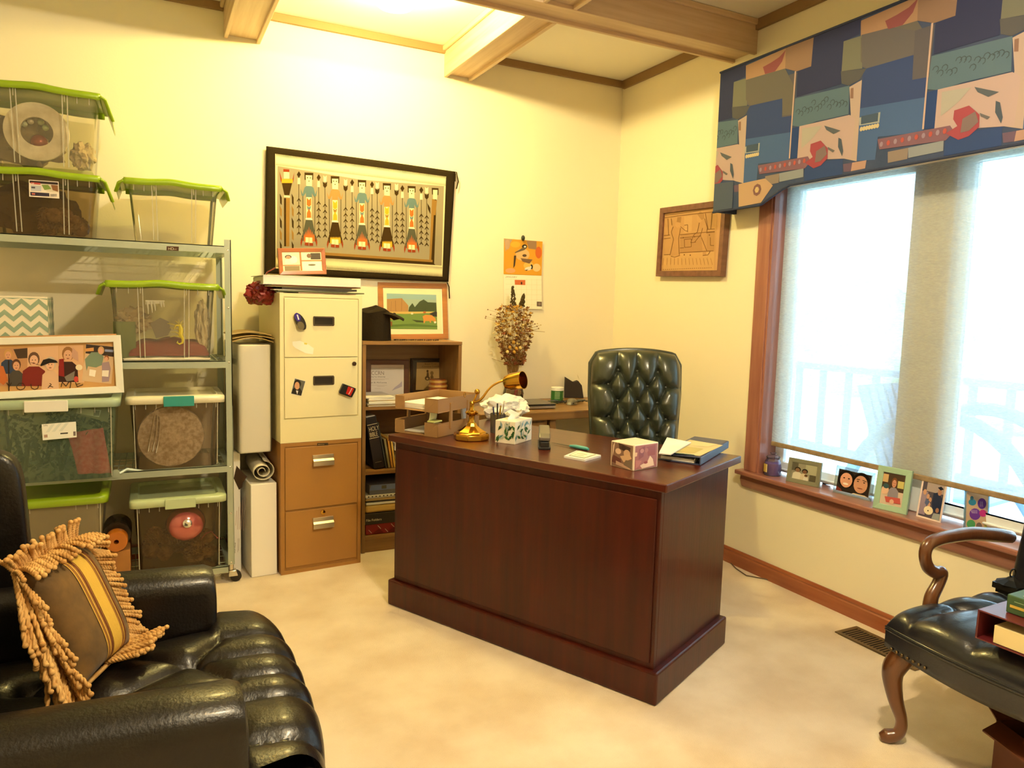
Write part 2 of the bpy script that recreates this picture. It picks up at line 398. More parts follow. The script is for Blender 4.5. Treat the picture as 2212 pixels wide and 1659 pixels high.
# ---------------------------------------------------------------- outside the window: deck, railing, chair, trees
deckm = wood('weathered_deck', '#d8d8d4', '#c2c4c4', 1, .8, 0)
m = MB()
for k in range(26): m.b6(XW+.17+k*.145, XW+.17+k*.145+.138, -4, 7, -.12, -.08)
o = m.build('deck_floor', deckm, smooth=False); struct(o)
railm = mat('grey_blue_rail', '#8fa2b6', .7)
t = thing('deck_railing', 'wooden deck railing seen through the window shade', 'railing', (6.3, 1.8, -.08))
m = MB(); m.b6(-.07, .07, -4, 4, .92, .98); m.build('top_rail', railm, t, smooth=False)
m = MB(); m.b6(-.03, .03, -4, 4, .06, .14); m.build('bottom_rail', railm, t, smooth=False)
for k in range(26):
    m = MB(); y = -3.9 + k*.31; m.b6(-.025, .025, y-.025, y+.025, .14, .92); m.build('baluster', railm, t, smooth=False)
# garden lounge chair: curved slatted frame
t = thing('deck_chair', 'bentwood outdoor chair with a curved arm behind the shade', 'outdoor chair', (4.55, 2.2, -.08), R(8))
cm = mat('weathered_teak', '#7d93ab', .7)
for s in (-.3, .3):
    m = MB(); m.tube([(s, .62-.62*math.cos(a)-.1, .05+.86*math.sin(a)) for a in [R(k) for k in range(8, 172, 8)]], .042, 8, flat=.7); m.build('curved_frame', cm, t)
    m = MB(); m.tube([(s, .05, .0), (s, .35, .42), (s, 1.0, .34)], .03, 8); m.build('leg', cm, t)
m = MB()
for k in range(9): m.box((0, .28+k*.075, .42-.01*k), (.6, .055, .02))
m.build('seat_slats', cm, t, smooth=False)
m = MB()
for k in range(6): m.box((-.25+k*.1, .95, .72), (.07, .02, .66), Matrix.Rotation(R(-20), 4, 'X'))
m.build('back_slats', cm, t, smooth=False)
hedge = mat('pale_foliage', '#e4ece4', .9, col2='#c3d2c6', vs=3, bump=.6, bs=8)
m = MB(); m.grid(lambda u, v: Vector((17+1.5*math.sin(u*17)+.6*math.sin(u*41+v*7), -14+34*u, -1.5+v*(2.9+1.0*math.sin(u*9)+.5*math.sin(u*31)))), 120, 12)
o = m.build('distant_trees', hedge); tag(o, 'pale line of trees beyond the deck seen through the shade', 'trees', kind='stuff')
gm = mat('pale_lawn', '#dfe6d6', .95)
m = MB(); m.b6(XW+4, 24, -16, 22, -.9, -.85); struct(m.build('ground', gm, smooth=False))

# ---------------------------------------------------------------- valance
VX = 2.748
VY0, VY1 = .95, 3.123
t = thing('window_valance', 'boxed patchwork fabric valance in blues, tans and red tulips over the window', 'valance')
prof = [(VY1, 2.657), (VY0, 2.657), (VY0, 2.003), (2.60, 2.003), (2.66, 1.985), (2.787, 1.930), (VY1, 1.930)]
navy = mat('navy_piping', '#2a3350', .85)
vb = mat('slate_patchwork_cloth', '#3c4866', .95, col2='#464f6c', vs=9, bump=.2, bs=200, spec=.1)
m = MB(); m.prism([(VX, y, z) for y, z in prof], (.02, 0, 0)); m.build('front_board', vb, t, smooth=False, bev=.004)
m = MB(); m.b6(VX+.02, XW, VY1-.02, VY1, 1.930, 2.657); m.b6(VX+.02, XW, VY0, VY0+.02, 2.003, 2.657); m.b6(VX+.02, XW, VY0+.02, VY1-.02, 2.637, 2.657)
m.build('side_board', vb, t, smooth=False)
for i, pts in enumerate(([(VY1, 2.657), (VY0, 2.657)], [(VY0, 2.003), (2.60, 2.003), (2.66, 1.985), (2.787, 1.930), (VY1, 1.930)])):
    m = MB(); m.tube([(VX, y, z) for y, z in pts], .006, 8); m.build('piping', navy, t)
K = (1530, 0, 3.243)
def vpt(x, y): q = on(K[0]+x/K[2], K[1]+y/K[2], (VX, 0, 0), (1, 0, 0)); return q.y, q.z
yA, zA = vpt(790, 1080); yB, zB = vpt(1830, 850); PER = yA-yB
tiles = [  # (layer, colour, polygon)
 (1, '#a5805c', [(265, 460), (545, 335), (540, 480), (395, 545), (265, 560)]), (1, '#8f7055', [(545, 335), (740, 262), (722, 465), (620, 500), (540, 480)]),
 (1, '#3c3e52', [(740, 262), (1075, 128), (1060, 240), (950, 290), (930, 590), (620, 680), (628, 500), (722, 465)]),
 (1, '#6b6355', [(265, 560), (540, 480), (600, 600), (600, 800), (520, 810), (520, 690), (300, 740), (265, 700)]),
 (1, '#76725c', [(950, 290), (1075, 250), (1080, 480), (935, 500)]), (1, '#5b5852', [(930, 500), (1110, 480), (1060, 560), (985, 600), (935, 585)]),
 (1, '#67605a', [(1075, 245), (1290, 190), (1450, 215), (1440, 385), (1110, 480), (1080, 470)]), (1, '#605a58', [(1450, 215), (1590, 170), (1550, 540), (1430, 560), (1440, 385)]),
 (1, '#3f4b6c', [(1110, 480), (1440, 385), (1430, 560), (1540, 540), (1530, 680), (1065, 760), (1085, 520)]),
 (1, '#4c6284', [(1065, 760), (1530, 680), (1505, 925), (1190, 960), (1170, 1120), (1030, 1130), (1050, 780)]),
 (1, '#5c6f74', [(610, 690), (990, 600), (985, 800), (760, 850), (650, 890), (590, 880)]), (1, '#b39b86', [(990, 610), (1078, 560), (1040, 1130), (945, 1110), (1000, 800)]),
 (2, '#8a6a55', [(1000, 620), (1020, 615), (1018, 690), (998, 690)]),
 (1, '#b49a8b', [(640, 885), (990, 805), (1030, 830), (1000, 1110), (700, 1120), (625, 1110)]), (2, '#a8a08c', [(660, 900), (800, 880), (740, 960), (700, 1000), (655, 1040)]),
 (1, '#34466a', [(585, 900), (640, 885), (625, 1110), (575, 1110)]),
 (1, '#3a4a6c', [(680, 1150), (945, 1112), (940, 1230), (670, 1270)]), (1, '#b08a72', [(1010, 1140), (1110, 1122), (1100, 1180), (1000, 1200)]), (1, '#6a5660', [(945, 1150), (1010, 1140), (1000, 1200), (950, 1205)]),
 (2, '#7e5c60', [(350, 1160), (700, 1095), (720, 1130), (680, 1180), (360, 1220)]), (2, '#8a8c88', [(500, 1215), (670, 1180), (668, 1240), (500, 1275)]), (1, '#8b7a68', [(400, 1235), (500, 1215), (495, 1280), (400, 1300)]),
 (3, '#9c4a4c', [(720, 1010), (790, 985), (840, 1040), (838, 1110), (790, 1160), (740, 1180), (680, 1140), (735, 1100), (715, 1060)]), (4, '#7d6b62', [(760, 1060), (820, 1020), (835, 1080), (790, 1130), (750, 1140)]),
 (3, '#5c5f5e', [(815, 880), (930, 915), (880, 940), (830, 910)]), (3, '#50585c', [(915, 965), (935, 975), (948, 1060), (940, 1095), (912, 1030)]), (3, '#6a6660', [(840, 1030), (890, 1055), (875, 1068), (845, 1050)]),
 (2, '#a0a092', [(1060, 825), (1208, 785), (1200, 860), (1060, 880)]), (3, '#4b5863', [(1075, 815), (1195, 790), (1190, 850), (1072, 872)]),
 (2, '#8a5048', [(385, 470), (440, 440), (500, 400), (545, 350), (520, 430), (470, 500), (400, 520)]), (2, '#c0a088', [(608, 500), (618, 498), (590, 880), (575, 1110), (566, 1112)])]
a = Art((VX, 0, 0), (-1, 0, 0))
def clipz(y, z):
    y = min(max(y, VY0+.004), VY1-.004)
    lo = 2.009 if y < 2.60 else (2.009-.073*(y-2.60)/.187 if y < 2.787 else 1.936)
    return y, min(max(z, lo), 2.651)
a.fn = lambda y, z: Vector((VX, *clipz(y, z))) + Vector((-.0004*a.L, 0, 0))
rnd = random.Random(3)
for k in (-1, 0, 1, 2):
    for L_, c, pts in tiles:
        r_, g_, b_ = [int(c[i:i+2], 16) for i in (1, 3, 5)]; c = '#%02x%02x%02x' % (int(r_*.93), int(g_*.96), min(255, int(b_*1.03)+6))  # bluish shift puts the veiling haze by the window into the patch colours
        q = [(vpt(*p)[0] - PER*k, vpt(*p)[1]) for p in pts]
        if all(y > VY1 or y < VY0 for y, z in q): continue
        a.lay(L_).poly(q, c)
    for j in range(16):                      # scrolls on the grey green patch, dots on the stone patch
        y0, z0 = vpt(630+22*j, 740+rnd.random()*70-j*5); y0 -= PER*k
        if VY0 < y0 < VY1: a.lay(2).line([(y0+.012*math.cos(q*.9), z0+.012*math.sin(q*.9)) for q in range(6)], .003, '#46525a')
    for j in range(7):
        y0, z0 = vpt(1075+19*j, 905-4*j); y0 -= PER*k
        if VY0+.02 < y0 < VY1-.02: a.lay(3).ell(y0, z0, .008, .01, '#b5a88c', 8)
    for j in range(10):
        y0, z0 = vpt(370+34*j, 1190-7*j); y0 -= PER*k
        if VY0+.02 < y0 < VY1-.02: a.lay(4).ell(y0, z0, .008, .011, '#a4514e' if j % 2 else '#8a7a90', 8)
    y0, z0 = vpt(345, 1330); y0 -= PER*k
    if 2.7 < y0 < VY1-.03: a.lay(4).ell(y0, z0, .028, .03, '#76585a', 8); a.lay(5).ell(y0, z0, .015, .016, '#b59f7c', 6)
q = vpt(215, 1290); a.lay(2).poly([(vpt(215, 1290)), vpt(400, 1250), vpt(455, 1300), vpt(370, 1430), vpt(215, 1450)], '#a98e78')
a.lay(3).poly([vpt(40, 1290), vpt(180, 1270), vpt(170, 1480), vpt(30, 1490)], '#4c566c')
a.build('patchwork_print', t, CLOTH)
# ---------------------------------------------------------------- floor register and cable
v0 = at(1807, 1367, 2, 0); t = thing('floor_register', 'brown metal floor vent set in the carpet below the window', 'floor vent', (2.755, 1.93, 0))
rm = mat('bronze_metal', '#7a6648', .45, .6); dk = mat('dark_void', '#1a130c', .9)
m = MB(); 
m.b6(-.07, .07, .17, .19, 0, .006); m.b6(-.07, .07, -.19, -.17, 0, .006); m.b6(-.07, -.05, -.17, .17, 0, .006); m.b6(.05, .07, -.17, .17, 0, .006)
m.build('vent_frame', rm, t, smooth=False, bev=.002)
m = MB(); m.b6(-.05, .05, -.17, .17, .0005, .0015); m.build('vent_opening', dk, t, smooth=False)
m = MB()
for k in range(22): m.box((0, -.16+k*.0152, .003), (.1, .006, .002))
m.build('louvre', rm, t, smooth=False)
pts = [at(1563, 1200, 2, .004), at(1590, 1228, 2, .004), at(1612, 1243, 2, .004), at(1650, 1250, 2, .004), at(1690, 1261, 2, .004), at(1715, 1272, 2, .004), at(1728, 1282, 2, .004)]
t = thing('power_cord', 'thin brown cord lying on the carpet beside the desk by the baseboard', 'cord')
m = MB(); m.tube(pts, .003, 6); m.build('cable', mat('brown_cable', '#5a4632', .5), t)
m = MB(); m.box(pts[-1]+Vector((0, -.01, .006)), (.014, .03, .014)); m.build('plug', BLACKP, t, bev=.003)
# ================================================================ DESK
mah = wood('mahogany', '#471304', '#330b02', 2, 0.42, 0.2, vs=7, k=16, spec=.3)
mahx = wood('mahogany_along', '#531b09', '#3f1205', 1, 0.3, 0.3, vs=7, k=16)
t = thing('executive_desk', 'large dark mahogany desk with a plain panelled back standing on the carpet', 'desk', (1.576, 1.958, 0), R(26))
m = MB(); m.b6(-.005, .70, -.01, 1.372, DT-.03, DT); m.build('desk_top', mahx, t, smooth=False, bev=.004)
m = MB(); m.b6(.012, .034, .016, 1.34, .12, DT-.03); m.build('front_panel', mah, t, smooth=False, bev=.002)
m = MB(); m.b6(.006, .0118, .03, 1.325, .14, DT-.06); m.build('raised_panel', mah, t, smooth=False, bev=.004)
m = MB(); m.b6(.034, .63, .016, .036, .12, DT-.03); m.build('side_panel', mah, t, smooth=False, bev=.002)
m = MB(); m.b6(.034, .63, 1.32, 1.34, .12, DT-.03); m.build('side_panel', mah, t, smooth=False, bev=.002)
m = MB(); m.prism([(-.012, -.012, 0), (-.012, -.012, .108), (-.004, -.004, .12), (.65, -.004, .12), (.65, -.012, 0)][:0] or [(-.01, -.01, 0), (.64, -.01, 0), (.64, .036, 0), (.034, .036, 0), (.034, 1.32, 0), (.64, 1.32, 0), (.64, 1.36, 0), (-.01, 1.36, 0)], (0, 0, .12))
m.build('plinth', mah, t, smooth=False, bev=.008)
for y0, y1 in ((.036, .42), (.94, 1.32)):
    m = MB(); m.b6(.06, .62, y0, y1, .12, DT-.031); p = m.build('drawer_pedestal', mah, t, smooth=False)
    for z0, z1 in ((.14, .44), (.45, .75)):
        m = MB(); m.b6(.62, .638, y0+.012, y1-.012, z0, z1); d = m.build('drawer', mah, p, smooth=False, bev=.004)
        m = MB(); yc = (y0+y1)/2; m.tube([(.638, yc-.05, z1-.1), (.66, yc-.05, z1-.1), (.66, yc+.05, z1-.1), (.638, yc+.05, z1-.1)], .005, 8); m.build('drawer_pull', BRASS, d)

# ---- letter trays
def D(px, py, z=DT): return at(px, py, 2, z)
beige = mat('tan_tray_plastic', '#a07a4c', .45, bump=.05, bs=200)
F = D(945, 946); az = R(33)
t = thing('letter_tray', 'two-tier tan plastic letter tray at the far left end of the desk', 'letter tray', (F.x, F.y, DT), az)
def tray(z0, h=.062):
    m = MB(); Lx, Wy, c = .34, .245, .03
    m.b6(0, Lx, 0, Wy, z0, z0+.004); m.b6(0, Lx, 0, .004, z0, z0+h); m.b6(0, Lx, Wy-.004, Wy, z0, z0+h); m.b6(Lx-.004, Lx, 0, Wy, z0, z0+h)
    m.b6(0, .004, 0, .075, z0, z0+h); m.b6(0, .004, Wy-.055, Wy, z0, z0+h)
    return m.build('tray', beige, t, smooth=False, bev=.0018)
tray(.001); tray(.112)
for x, y in ((.1, .0), (.24, .0), (.1, .245), (.24, .245)):
    m = MB(); m.b6(x-.008, x+.008, y-.005, y+.005, .03, .15); m.build('support_post', beige, t, smooth=False)
pr = rel(t).inverted()
def sheets(name, parentloc, sz, n, rz, lb, cat, group, cols=None, jit=.006, th=.002):
    """a loose pile of paper: each sheaf is a thing of its own"""
    x, y, z = parentloc
    for k in range(n):
        c = (cols or [PAPER])[k % len(cols or [1])] ; h = th*(.6+random.random()*.9)
        e = thing(name, lb[k % len(lb)] if isinstance(lb, list) else lb, cat, (x+random.uniform(-jit, jit), y+random.uniform(-jit, jit), z), rz+random.uniform(-.05, .05), group)
        m = MB(); w_, d_ = sz[0]*random.uniform(.93, 1), sz[1]*random.uniform(.95, 1); sag = random.uniform(.0, .0015)
        m.box((0, 0, h/2), (w_, d_, h)); m.build('sheets', c, e, smooth=False)
        z += h + .0006
    return z
q = pr @ Vector((.16, .12, .118)); z1 = sheets('paper_sheaf', q, (.29, .21), 2, az, ['lower white sheaf of papers in the top letter tray', 'uppermost white sheaf of papers in the top letter tray'], 'paper', None, th=.012)
q = pr @ Vector((.17, .12, .007)); sheets('paper_sheaf', q, (.28, .2), 1, az, 'thin white papers lying in the bottom letter tray', 'paper', None, th=.006)
P0 = F + Vector((0, 0, .075))
n0 = thing('sticky_note_pad', 'yellow sticky note pad with a curled printed top sheet on the lower letter tray', 'sticky notes', pr @ Vector((.045, .05, .063)), az)
m = MB(); m.b6(-.03, .03, -.02, .02, 0, .006); m.build('pad', mat('yellow_note_paper', '#dfe08a', .8), n0, smooth=False)
m = MB(); m.grid(lambda u, v: Vector((-.028+.056*u, .018-.02*v+.01*v*v, .0062+.045*v*v)), 6, 8); m.build('curled_sheet', mat('pale_note_paper', '#ece9bf', .8), n0, solid=.0006)

# ---- brass desk lamp
L0 = D(1018, 948); t = thing('brass_desk_lamp', 'polished brass desk lamp with an angled arm and octagonal base on the desk', 'lamp', (L0.x, L0.y, DT))
B_ = BRASS
m = MB(); m.lathe([(.001, 0), (.078, 0), (.081, .004), (.081, .024), (.076, .028), (.068, .030), (.064, .036), (.045, .046), (.028, .06), (.02, .075), (.0, .076)], (0, 0, 0), 8, Matrix.Rotation(R(10), 4, 'Z'))
m.build('lamp_base', B_, t, bev=.002, ang=20)
m = MB(); m.lathe([(.02, .07), (.014, .085), (.0125, .10), (.016, .108), (.027, .114), (.03, .12), (.026, .126), (.014, .13), (.011, .14), (.0105, .158), (.013, .162), (.009, .17), (.001, .172)], (0, 0, 0), 28)
m.build('lamp_stem', B_, t)
Ln = Vector((-.447, -.894, 0))
def lp(px, py, o=0): return rel(t) @ on(px, py, L0 + Ln*o, Ln)
j = lp(1020, 868)
m = MB(); m.tube(*spl([lp(1021, 874), lp(1022, 869), lp(1034, 866), lp(1044, 857), lp(1054, 843), lp(1066, 832), lp(1082, 824), lp(1090, 822)], [.007, .007, .006, .0055, .005, .005, .005, .006]), 10); m.build('lamp_arm', B_, t)
m = MB(); m.tube([lp(1022, 868), lp(1028, 856), lp(1031, 846)], .0045, 8); m.sph(lp(1031, 846), .013, 12); m.build('counterweight', B_, t)
m = MB(); m.tube([lp(1004, 847)+Vector((.004*math.sin(a), 0, .012*math.cos(a)-.012)) for a in [k*PI/5 for k in range(11)]], .0012, 5); m.build('pull_chain', B_, t)
sa, sb_ = lp(1094, 826), lp(1135, 818)
ax = ((sb_-sa).normalized() + Ln*.55).normalized(); qz = ax.to_track_quat('Z', 'Y').to_matrix().to_4x4()
Ls = (sb_-sa).length
m = MB(); m.lathe([(.004, -.01), (.012, -.006), (.030, 0), (.038, Ls*.3), (.040, Ls), (.038, Ls), (.036, Ls*.3), (.028, .002), (.001, -.002)], sa, 28, qz); m.build('lamp_shade', B_, t)
m = MB(); m.tube([lp(1088, 822), sa], .006, 8); m.sph(lp(1090, 822), .011, 12); m.build('shade_knuckle', B_, t)

# ---- clear pencil cup with pens, white bag, tissues
cp = D(1066, 936); t = thing('pencil_cup', 'smoky clear plastic cup of pencils behind the leafy tissue box', 'pencil cup', (cp.x+.03, cp.y+.02, DT))
m = MB(); m.lathe([(.001, 0), (.034, 0), (.037, .09), (.035, .09), (.032, .004), (.001, .004)], (0, 0, 0), 24); m.build('cup', clear('smoke_plastic', '#c4beb4', .3, '#a59c90'), t)
for k, (dx, dy, c) in enumerate(((.012, .01, '#c84a2a'), (-.012, .008, '#2a3b7a'), (.003, -.012, '#d8b23a'), (-.008, -.012, '#30302c'), (.018, -.004, '#e6e0d0'))):
    e = thing('pencil', ['red pencil in the clear cup', 'blue pen in the clear cup', 'yellow pencil in the clear cup', 'black pen in the clear cup', 'white pen in the clear cup'][k], 'pencil', (cp.x+.03, cp.y+.02, DT+.006))
    m = MB(); m.tube([(dx*.8, dy*.8, 0), (dx*1.6, dy*1.6, .105+.01*k)], .0035, 6); m.build('barrel', mat('pencil_'+c[1:], c, .5), e)
def crumple(name, lb, cat, c, r, m_, fr=3, jit=.5, group=None, rz=0, seedv=0):
    e = thing(name, lb, cat, c, rz, group); m = MB()
    t_ = bmesh.ops.create_icosphere(m.bm, subdivisions=4, radius=1)
    for v in t_['verts']:
        p = v.co.copy(); k = 1 + jit*(noise.noise(p*fr+Vector((seedv, 0, 0))))+.15*noise.noise(p*fr*3)
        q = Vector((p.x*r[0]*k, p.y*r[1]*k, p.z*r[2]*k)); q.z = max(q.z+r[2], 0); v.co = q
    m.build('body', m_, e, ang=25); return e
whitebag = mat('white_tissue_paper', '#f0ece2', .7, bump=.5, bs=25)
b0 = D(1082, 905); crumple('white_plastic_bag', 'crumpled white plastic bag lying on the desk behind the pencil cup', 'bag', (b0.x+.02, b0.y+.0, DT+.001), (.13, .075, .062), whitebag, 2.3, .35, seedv=4)
b0 = D(998, 925); e = thing('white_envelope', 'white envelope standing between the letter tray and brass lamp', 'envelope', (b0.x+.03, b0.y+.02, DT+.001), R(35))
m = MB(); m.box((0, 0, .05), (.075, .012, .10), Matrix.Rotation(R(-8), 4, 'X')); m.build('paper', whitebag, e, smooth=False, bev=.003)
# tissue box
F = D(1112, 961); A_ = D(1079, 956); B2 = D(1148, 950)
w1 = .108
t = thing('tissue_box', 'square tissue box printed with green leaves beside the brass lamp', 'tissue box', (F.x, F.y, DT), math.atan2((B2-F).y, (B2-F).x))
m = MB(); wd = (B2-F).length; ld = (A_-F).length
m.b6(0, wd, 0, max(ld, .1), 0, .1); m.build('carton', mat('leafy_carton', '#efe6cf', .6), t, smooth=False, bev=.002)
ru = t.rotation_euler.to_matrix(); du, dv = ru @ Vector((1, 0, 0)), ru @ Vector((0, 1, 0))
LE = [(80, 800), (130, 960), (240, 830), (180, 1030), (330, 900), (300, 1010), (90, 1010), (380, 960), (270, 930), (200, 880)]
for (n_, sp) in ((-dv, (0, wd)), (-du, (0, max(ld, .1)))):
    f0 = F.copy(); f0.z = DT
    dirv = du if n_ == -dv else dv
    a = Art(f0, n_, fn=lambda x, y, f0=f0, dirv=dirv: f0 + dirv*x + Vector((0, 0, y))); a.n = n_.normalized()
    rnd = random.Random(5 if n_ == -dv else 9)
    for k in range(20):
        x, y = rnd.uniform(.006, sp[1]-.012), rnd.uniform(.012, .088); rr = rnd.uniform(20, 160); c = rnd.choice(['#2f5a2c', '#3f6b35', '#8aa6ad', '#5d8c8e', '#28481f', '#b9c0b0'])
        lx, ly = .018*math.cos(R(rr)), .018*math.sin(R(rr)); cl = lambda v, hi: min(max(v, .002), hi)
        pts = [(x-lx, y-ly), (x-ly*.35, y+lx*.35), (x+lx, y+ly), (x+ly*.35, y-lx*.35)]
        a.lay(1+k % 3).poly([(cl(px_, sp[1]-.002), cl(py_, .098)) for px_, py_ in pts], c)
    a.build('leaf_print', t)
m = MB(); m.grid(lambda u, v: Vector((wd*.5+.045*(u-.5)*2*(1+.3*math.sin(v*9)), .05+.03*math.sin(u*7)*v, .098+.045*v*(1-.35*abs(math.sin(u*8))))), 24, 10); m.build('tissue', whitebag, t, solid=.001)

# stapler
a0, a1 = D(1176, 972), D(1172, 932); dr = (a1-a0); L_ = .15
t = thing('stapler', 'black and silver desk stapler lying on the desk top right of the tissue box', 'stapler', (a0.x, a0.y, DT), math.atan2(dr.y, dr.x))
gm_ = mat('black_stapler_body', '#1c1a18', .35); gs = mat('grey_stapler_metal', '#8b867a', .35, .7)
L_ = .19
m = MB(); m.b6(0, L_, -.026, .026, 0, .012); m.build('stapler_base', gm_, t, smooth=False, bev=.003)
m = MB(); m.prism([(.004, -.023, .036), (.0, -.023, .052), (.025, -.023, .066), (.18, -.023, .078), (.19, -.023, .05), (.19, -.023, .0125), (.165, -.023, .028)], (0, .046, 0)); m.build('stapler_arm', gs, t, smooth=False, bev=.004)
m = MB(); m.b6(-.003, .03, -.018, .018, .0125, .034); m.build('staple_head', gm_, t, smooth=False, bev=.002)
# pen / letter opener
a0, a1 = D(1192, 958), D(1231, 966); a2 = D(1271, 974)
t = thing('letter_opener', 'letter opener with a teal handle and dark blade lying on the desk', 'letter opener', (0, 0, 0))
m = MB(); m.tube([a0+Vector((0, 0, .004)), a1+Vector((0, 0, .005))], [.001, .004], 6, flat=.5); m.build('blade', BLACKP, t)
m = MB(); m.tube([a1+Vector((0, 0, .006)), a1.lerp(a2, .3)+Vector((0, 0, .008)), a1.lerp(a2, .9)+Vector((0, 0, .008)), a2+Vector((0, 0, .007))], [.005, .008, .008, .005], 10); m.build('handle', mat('teal_handle', '#4c9a97', .35), t)
# note pad
P = [D(1218, 989), D(1263, 997), D(1298, 987), D(1246, 977)]
t = thing('note_pad', 'small white printed note pad lying flat in the middle of the desk', 'note pad')
m = MB(); m.prism(P, (0, 0, .008)); m.build('pad', WHITE, t, smooth=False)
a = Art((0, 0, DT+.008), (0, 0, 1)); a.poly([(1228, 984), (1262, 990), (1288, 982), (1250, 973)], '#8a8a62'); a.lay(2).poly([(1231, 984), (1262, 989.5), (1285, 982), (1250, 974)], '#ece2c4')
a.lay(3).line([(1240, 983), (1262, 986)], .7, '#8a7a5a').line([(1246, 980), (1268, 983)], .7, '#8a7a5a'); a.build('note_print', t)

# photo cube
c0, cl_, cr = D(1368, 1018), D(1332, 1004), D(1420, 1009)
s_ = .125
t = thing('photo_cube', 'white edged photo cube with reddish pictures near the front edge of the desk', 'photo cube', (c0.x, c0.y, DT), math.atan2((cr-c0).y, (cr-c0).x))
Hc = on(1370, 962, c0, (-.447, -.894, 0)).z - DT
wq, lq = (cr-c0).length, (cl_-c0).length
m = MB(); m.b6(0, wq, 0, lq, 0, Hc); m.build('cube_body', mat('cube_acrylic', '#e9d8bd', .3), t, smooth=False, bev=.003)
ru = t.rotation_euler.to_matrix(); du, dv = ru @ Vector((1, 0, 0)), ru @ Vector((0, 1, 0))
def facefn(O, d, L, x0, x1, y0, y1):
    return lambda x, y: O + d*(L*(x-x0)/(x1-x0)) + Vector((0, 0, Hc*(1-(y-y0)/(y1-y0))))
a = Art(c0, -dv, fn=facefn(c0, du, wq, 580, 900, 370, 760)); a.n = -dv; a.lay(1).poly([(592, 385), (886, 385), (886, 745), (592, 745)], '#a86a64')
a.lay(2).poly([(640, 440), (720, 400), (700, 560), (640, 600)], '#8d4f52').poly([(740, 420), (860, 400), (860, 560), (760, 560)], '#9a5450').poly([(660, 690), (760, 640), (790, 560), (830, 620), (850, 720), (690, 740)], '#efd0b4').ell(680, 470, 25, 35, '#c98a80').ell(740, 470, 22, 34, '#b8766c').poly([(590, 480), (620, 485), (615, 540), (590, 545)], '#efc9a4')
a.lay(3).poly([(600, 600), (680, 620), (640, 700), (600, 730)], '#c07a72').ell(735, 655, 26, 20, '#93403c'); a.build('cube_photo', t, GLOSS)
a = Art(c0, -du, fn=facefn(c0, dv, lq, 580, 340, 350, 740)); a.n = -du; a.lay(1).poly([(352, 365), (568, 365), (568, 725), (352, 725)], '#8a6a58')
a.lay(2).poly([(420, 360), (545, 400), (540, 480), (430, 450)], '#4a342c').ell(420, 490, 30, 45, '#e2bfa2').ell(510, 500, 34, 60, '#d9b08a').poly([(440, 560), (540, 500), (560, 560), (480, 640)], '#dcb48c').poly([(370, 560), (450, 600), (460, 700), (355, 670)], '#6a3f3a').poly([(400, 640), (540, 690), (560, 735), (400, 700)], '#c4a088').poly([(500, 600), (568, 590), (568, 720), (480, 680)], '#7a6a58')
a.lay(3).poly([(365, 420), (385, 350), (372, 520), (360, 600)], '#e3c7ae').poly([(470, 380), (500, 420), (470, 470), (450, 420)], '#3c2822'); a.build('cube_photo', t, GLOSS)

# binder and papers at the right end of the desk
q0, q1, q2, q3 = D(1422, 993), D(1510, 1006), D(1571, 968), D(1500, 955)
t = thing('ring_binder', 'dark blue ring binder with a printed cover sheet at the right end of the desk', 'binder')
bl = mat('navy_binder_vinyl', '#39405c', .4)
def up(p, z): return Vector((p.x, p.y, p.z+z))
m = MB(); m.prism([up(q0, .001), up(q1, .001), up(q2, .001), up(q3, .001)], (0, 0, .003)); m.prism([up(q0, .024), up(q1, .03), up(q2, .03), up(q3, .024)], (0, 0, .003)); m.build('covers', bl, t, smooth=False)
spn = (q2-q1).normalized()*.004
m = MB(); e_ = (q1-q0).normalized()*.006; m.prism([up(q1, .001), up(q2, .001), up(q2, .001)+e_, up(q1, .001)+e_], (0, 0, .032)); m.build('spine', bl, t, smooth=False, bev=.003)
m = MB(); i0, i1, i2, i3 = [p.lerp((q0+q1+q2+q3)/4, .06) for p in (q0, q1, q2, q3)]; m.prism([up(i0, .0045), up(i1.lerp(i0, .12), .0045), up(i2.lerp(i3, .12), .0045), up(i3, .0045)], (0, 0, .012)); m.build('pages', PAPER, t, smooth=False)
m = MB(); rp = q1.lerp(q2, .05).lerp(q0, .1); m.tube([rp+Vector((.0, 0, .015))+Vector((.011*math.cos(a_), .0, .01*math.sin(a_))) for a_ in [k*PI/6 for k in range(12)]], .0015, 6, closed=True); m.build('ring', CHROME, t)
a = Art((0, 0, DT+.0335), (0, 0, 1)); a.poly([(1435, 977), (1512, 985), (1562, 962), (1490, 950)], '#cdbb88'); a.lay(2).poly([(1445, 975), (1500, 980), (1520, 970), (1470, 963)], '#b9a868').poly([(1480, 960), (1530, 966), (1550, 960), (1500, 953)], '#dcc48e').line([(1450, 978), (1500, 983)], 1.5, '#6d8070'); a.build('cover_print', t)
K0 = [D(1420, 985), D(1445, 986), D(1478, 961), D(1436, 951)]
t = thing('paper_pile', 'white papers stacked behind the photo cube, beside the blue binder', 'papers')
m = MB(); m.prism([up(p, .036) for p in (D(1422, 1000), D(1448, 1003), D(1492, 975), D(1440, 964))], (0, 0, .004)); m.build('sheets', PAPER, t, smooth=False)
b_ = [D(1425, 980), D(1440, 968), D(1486, 973), D(1478, 985)]
t = thing('paper_pad', 'white writing pad under the loose papers at the back edge of the desk', 'paper pad')
m = MB(); m.prism([D(1428, 975), D(1486, 978), D(1494, 962), D(1442, 952)], (0, 0, .006)); m.build('pad', PAPER, t, smooth=False)

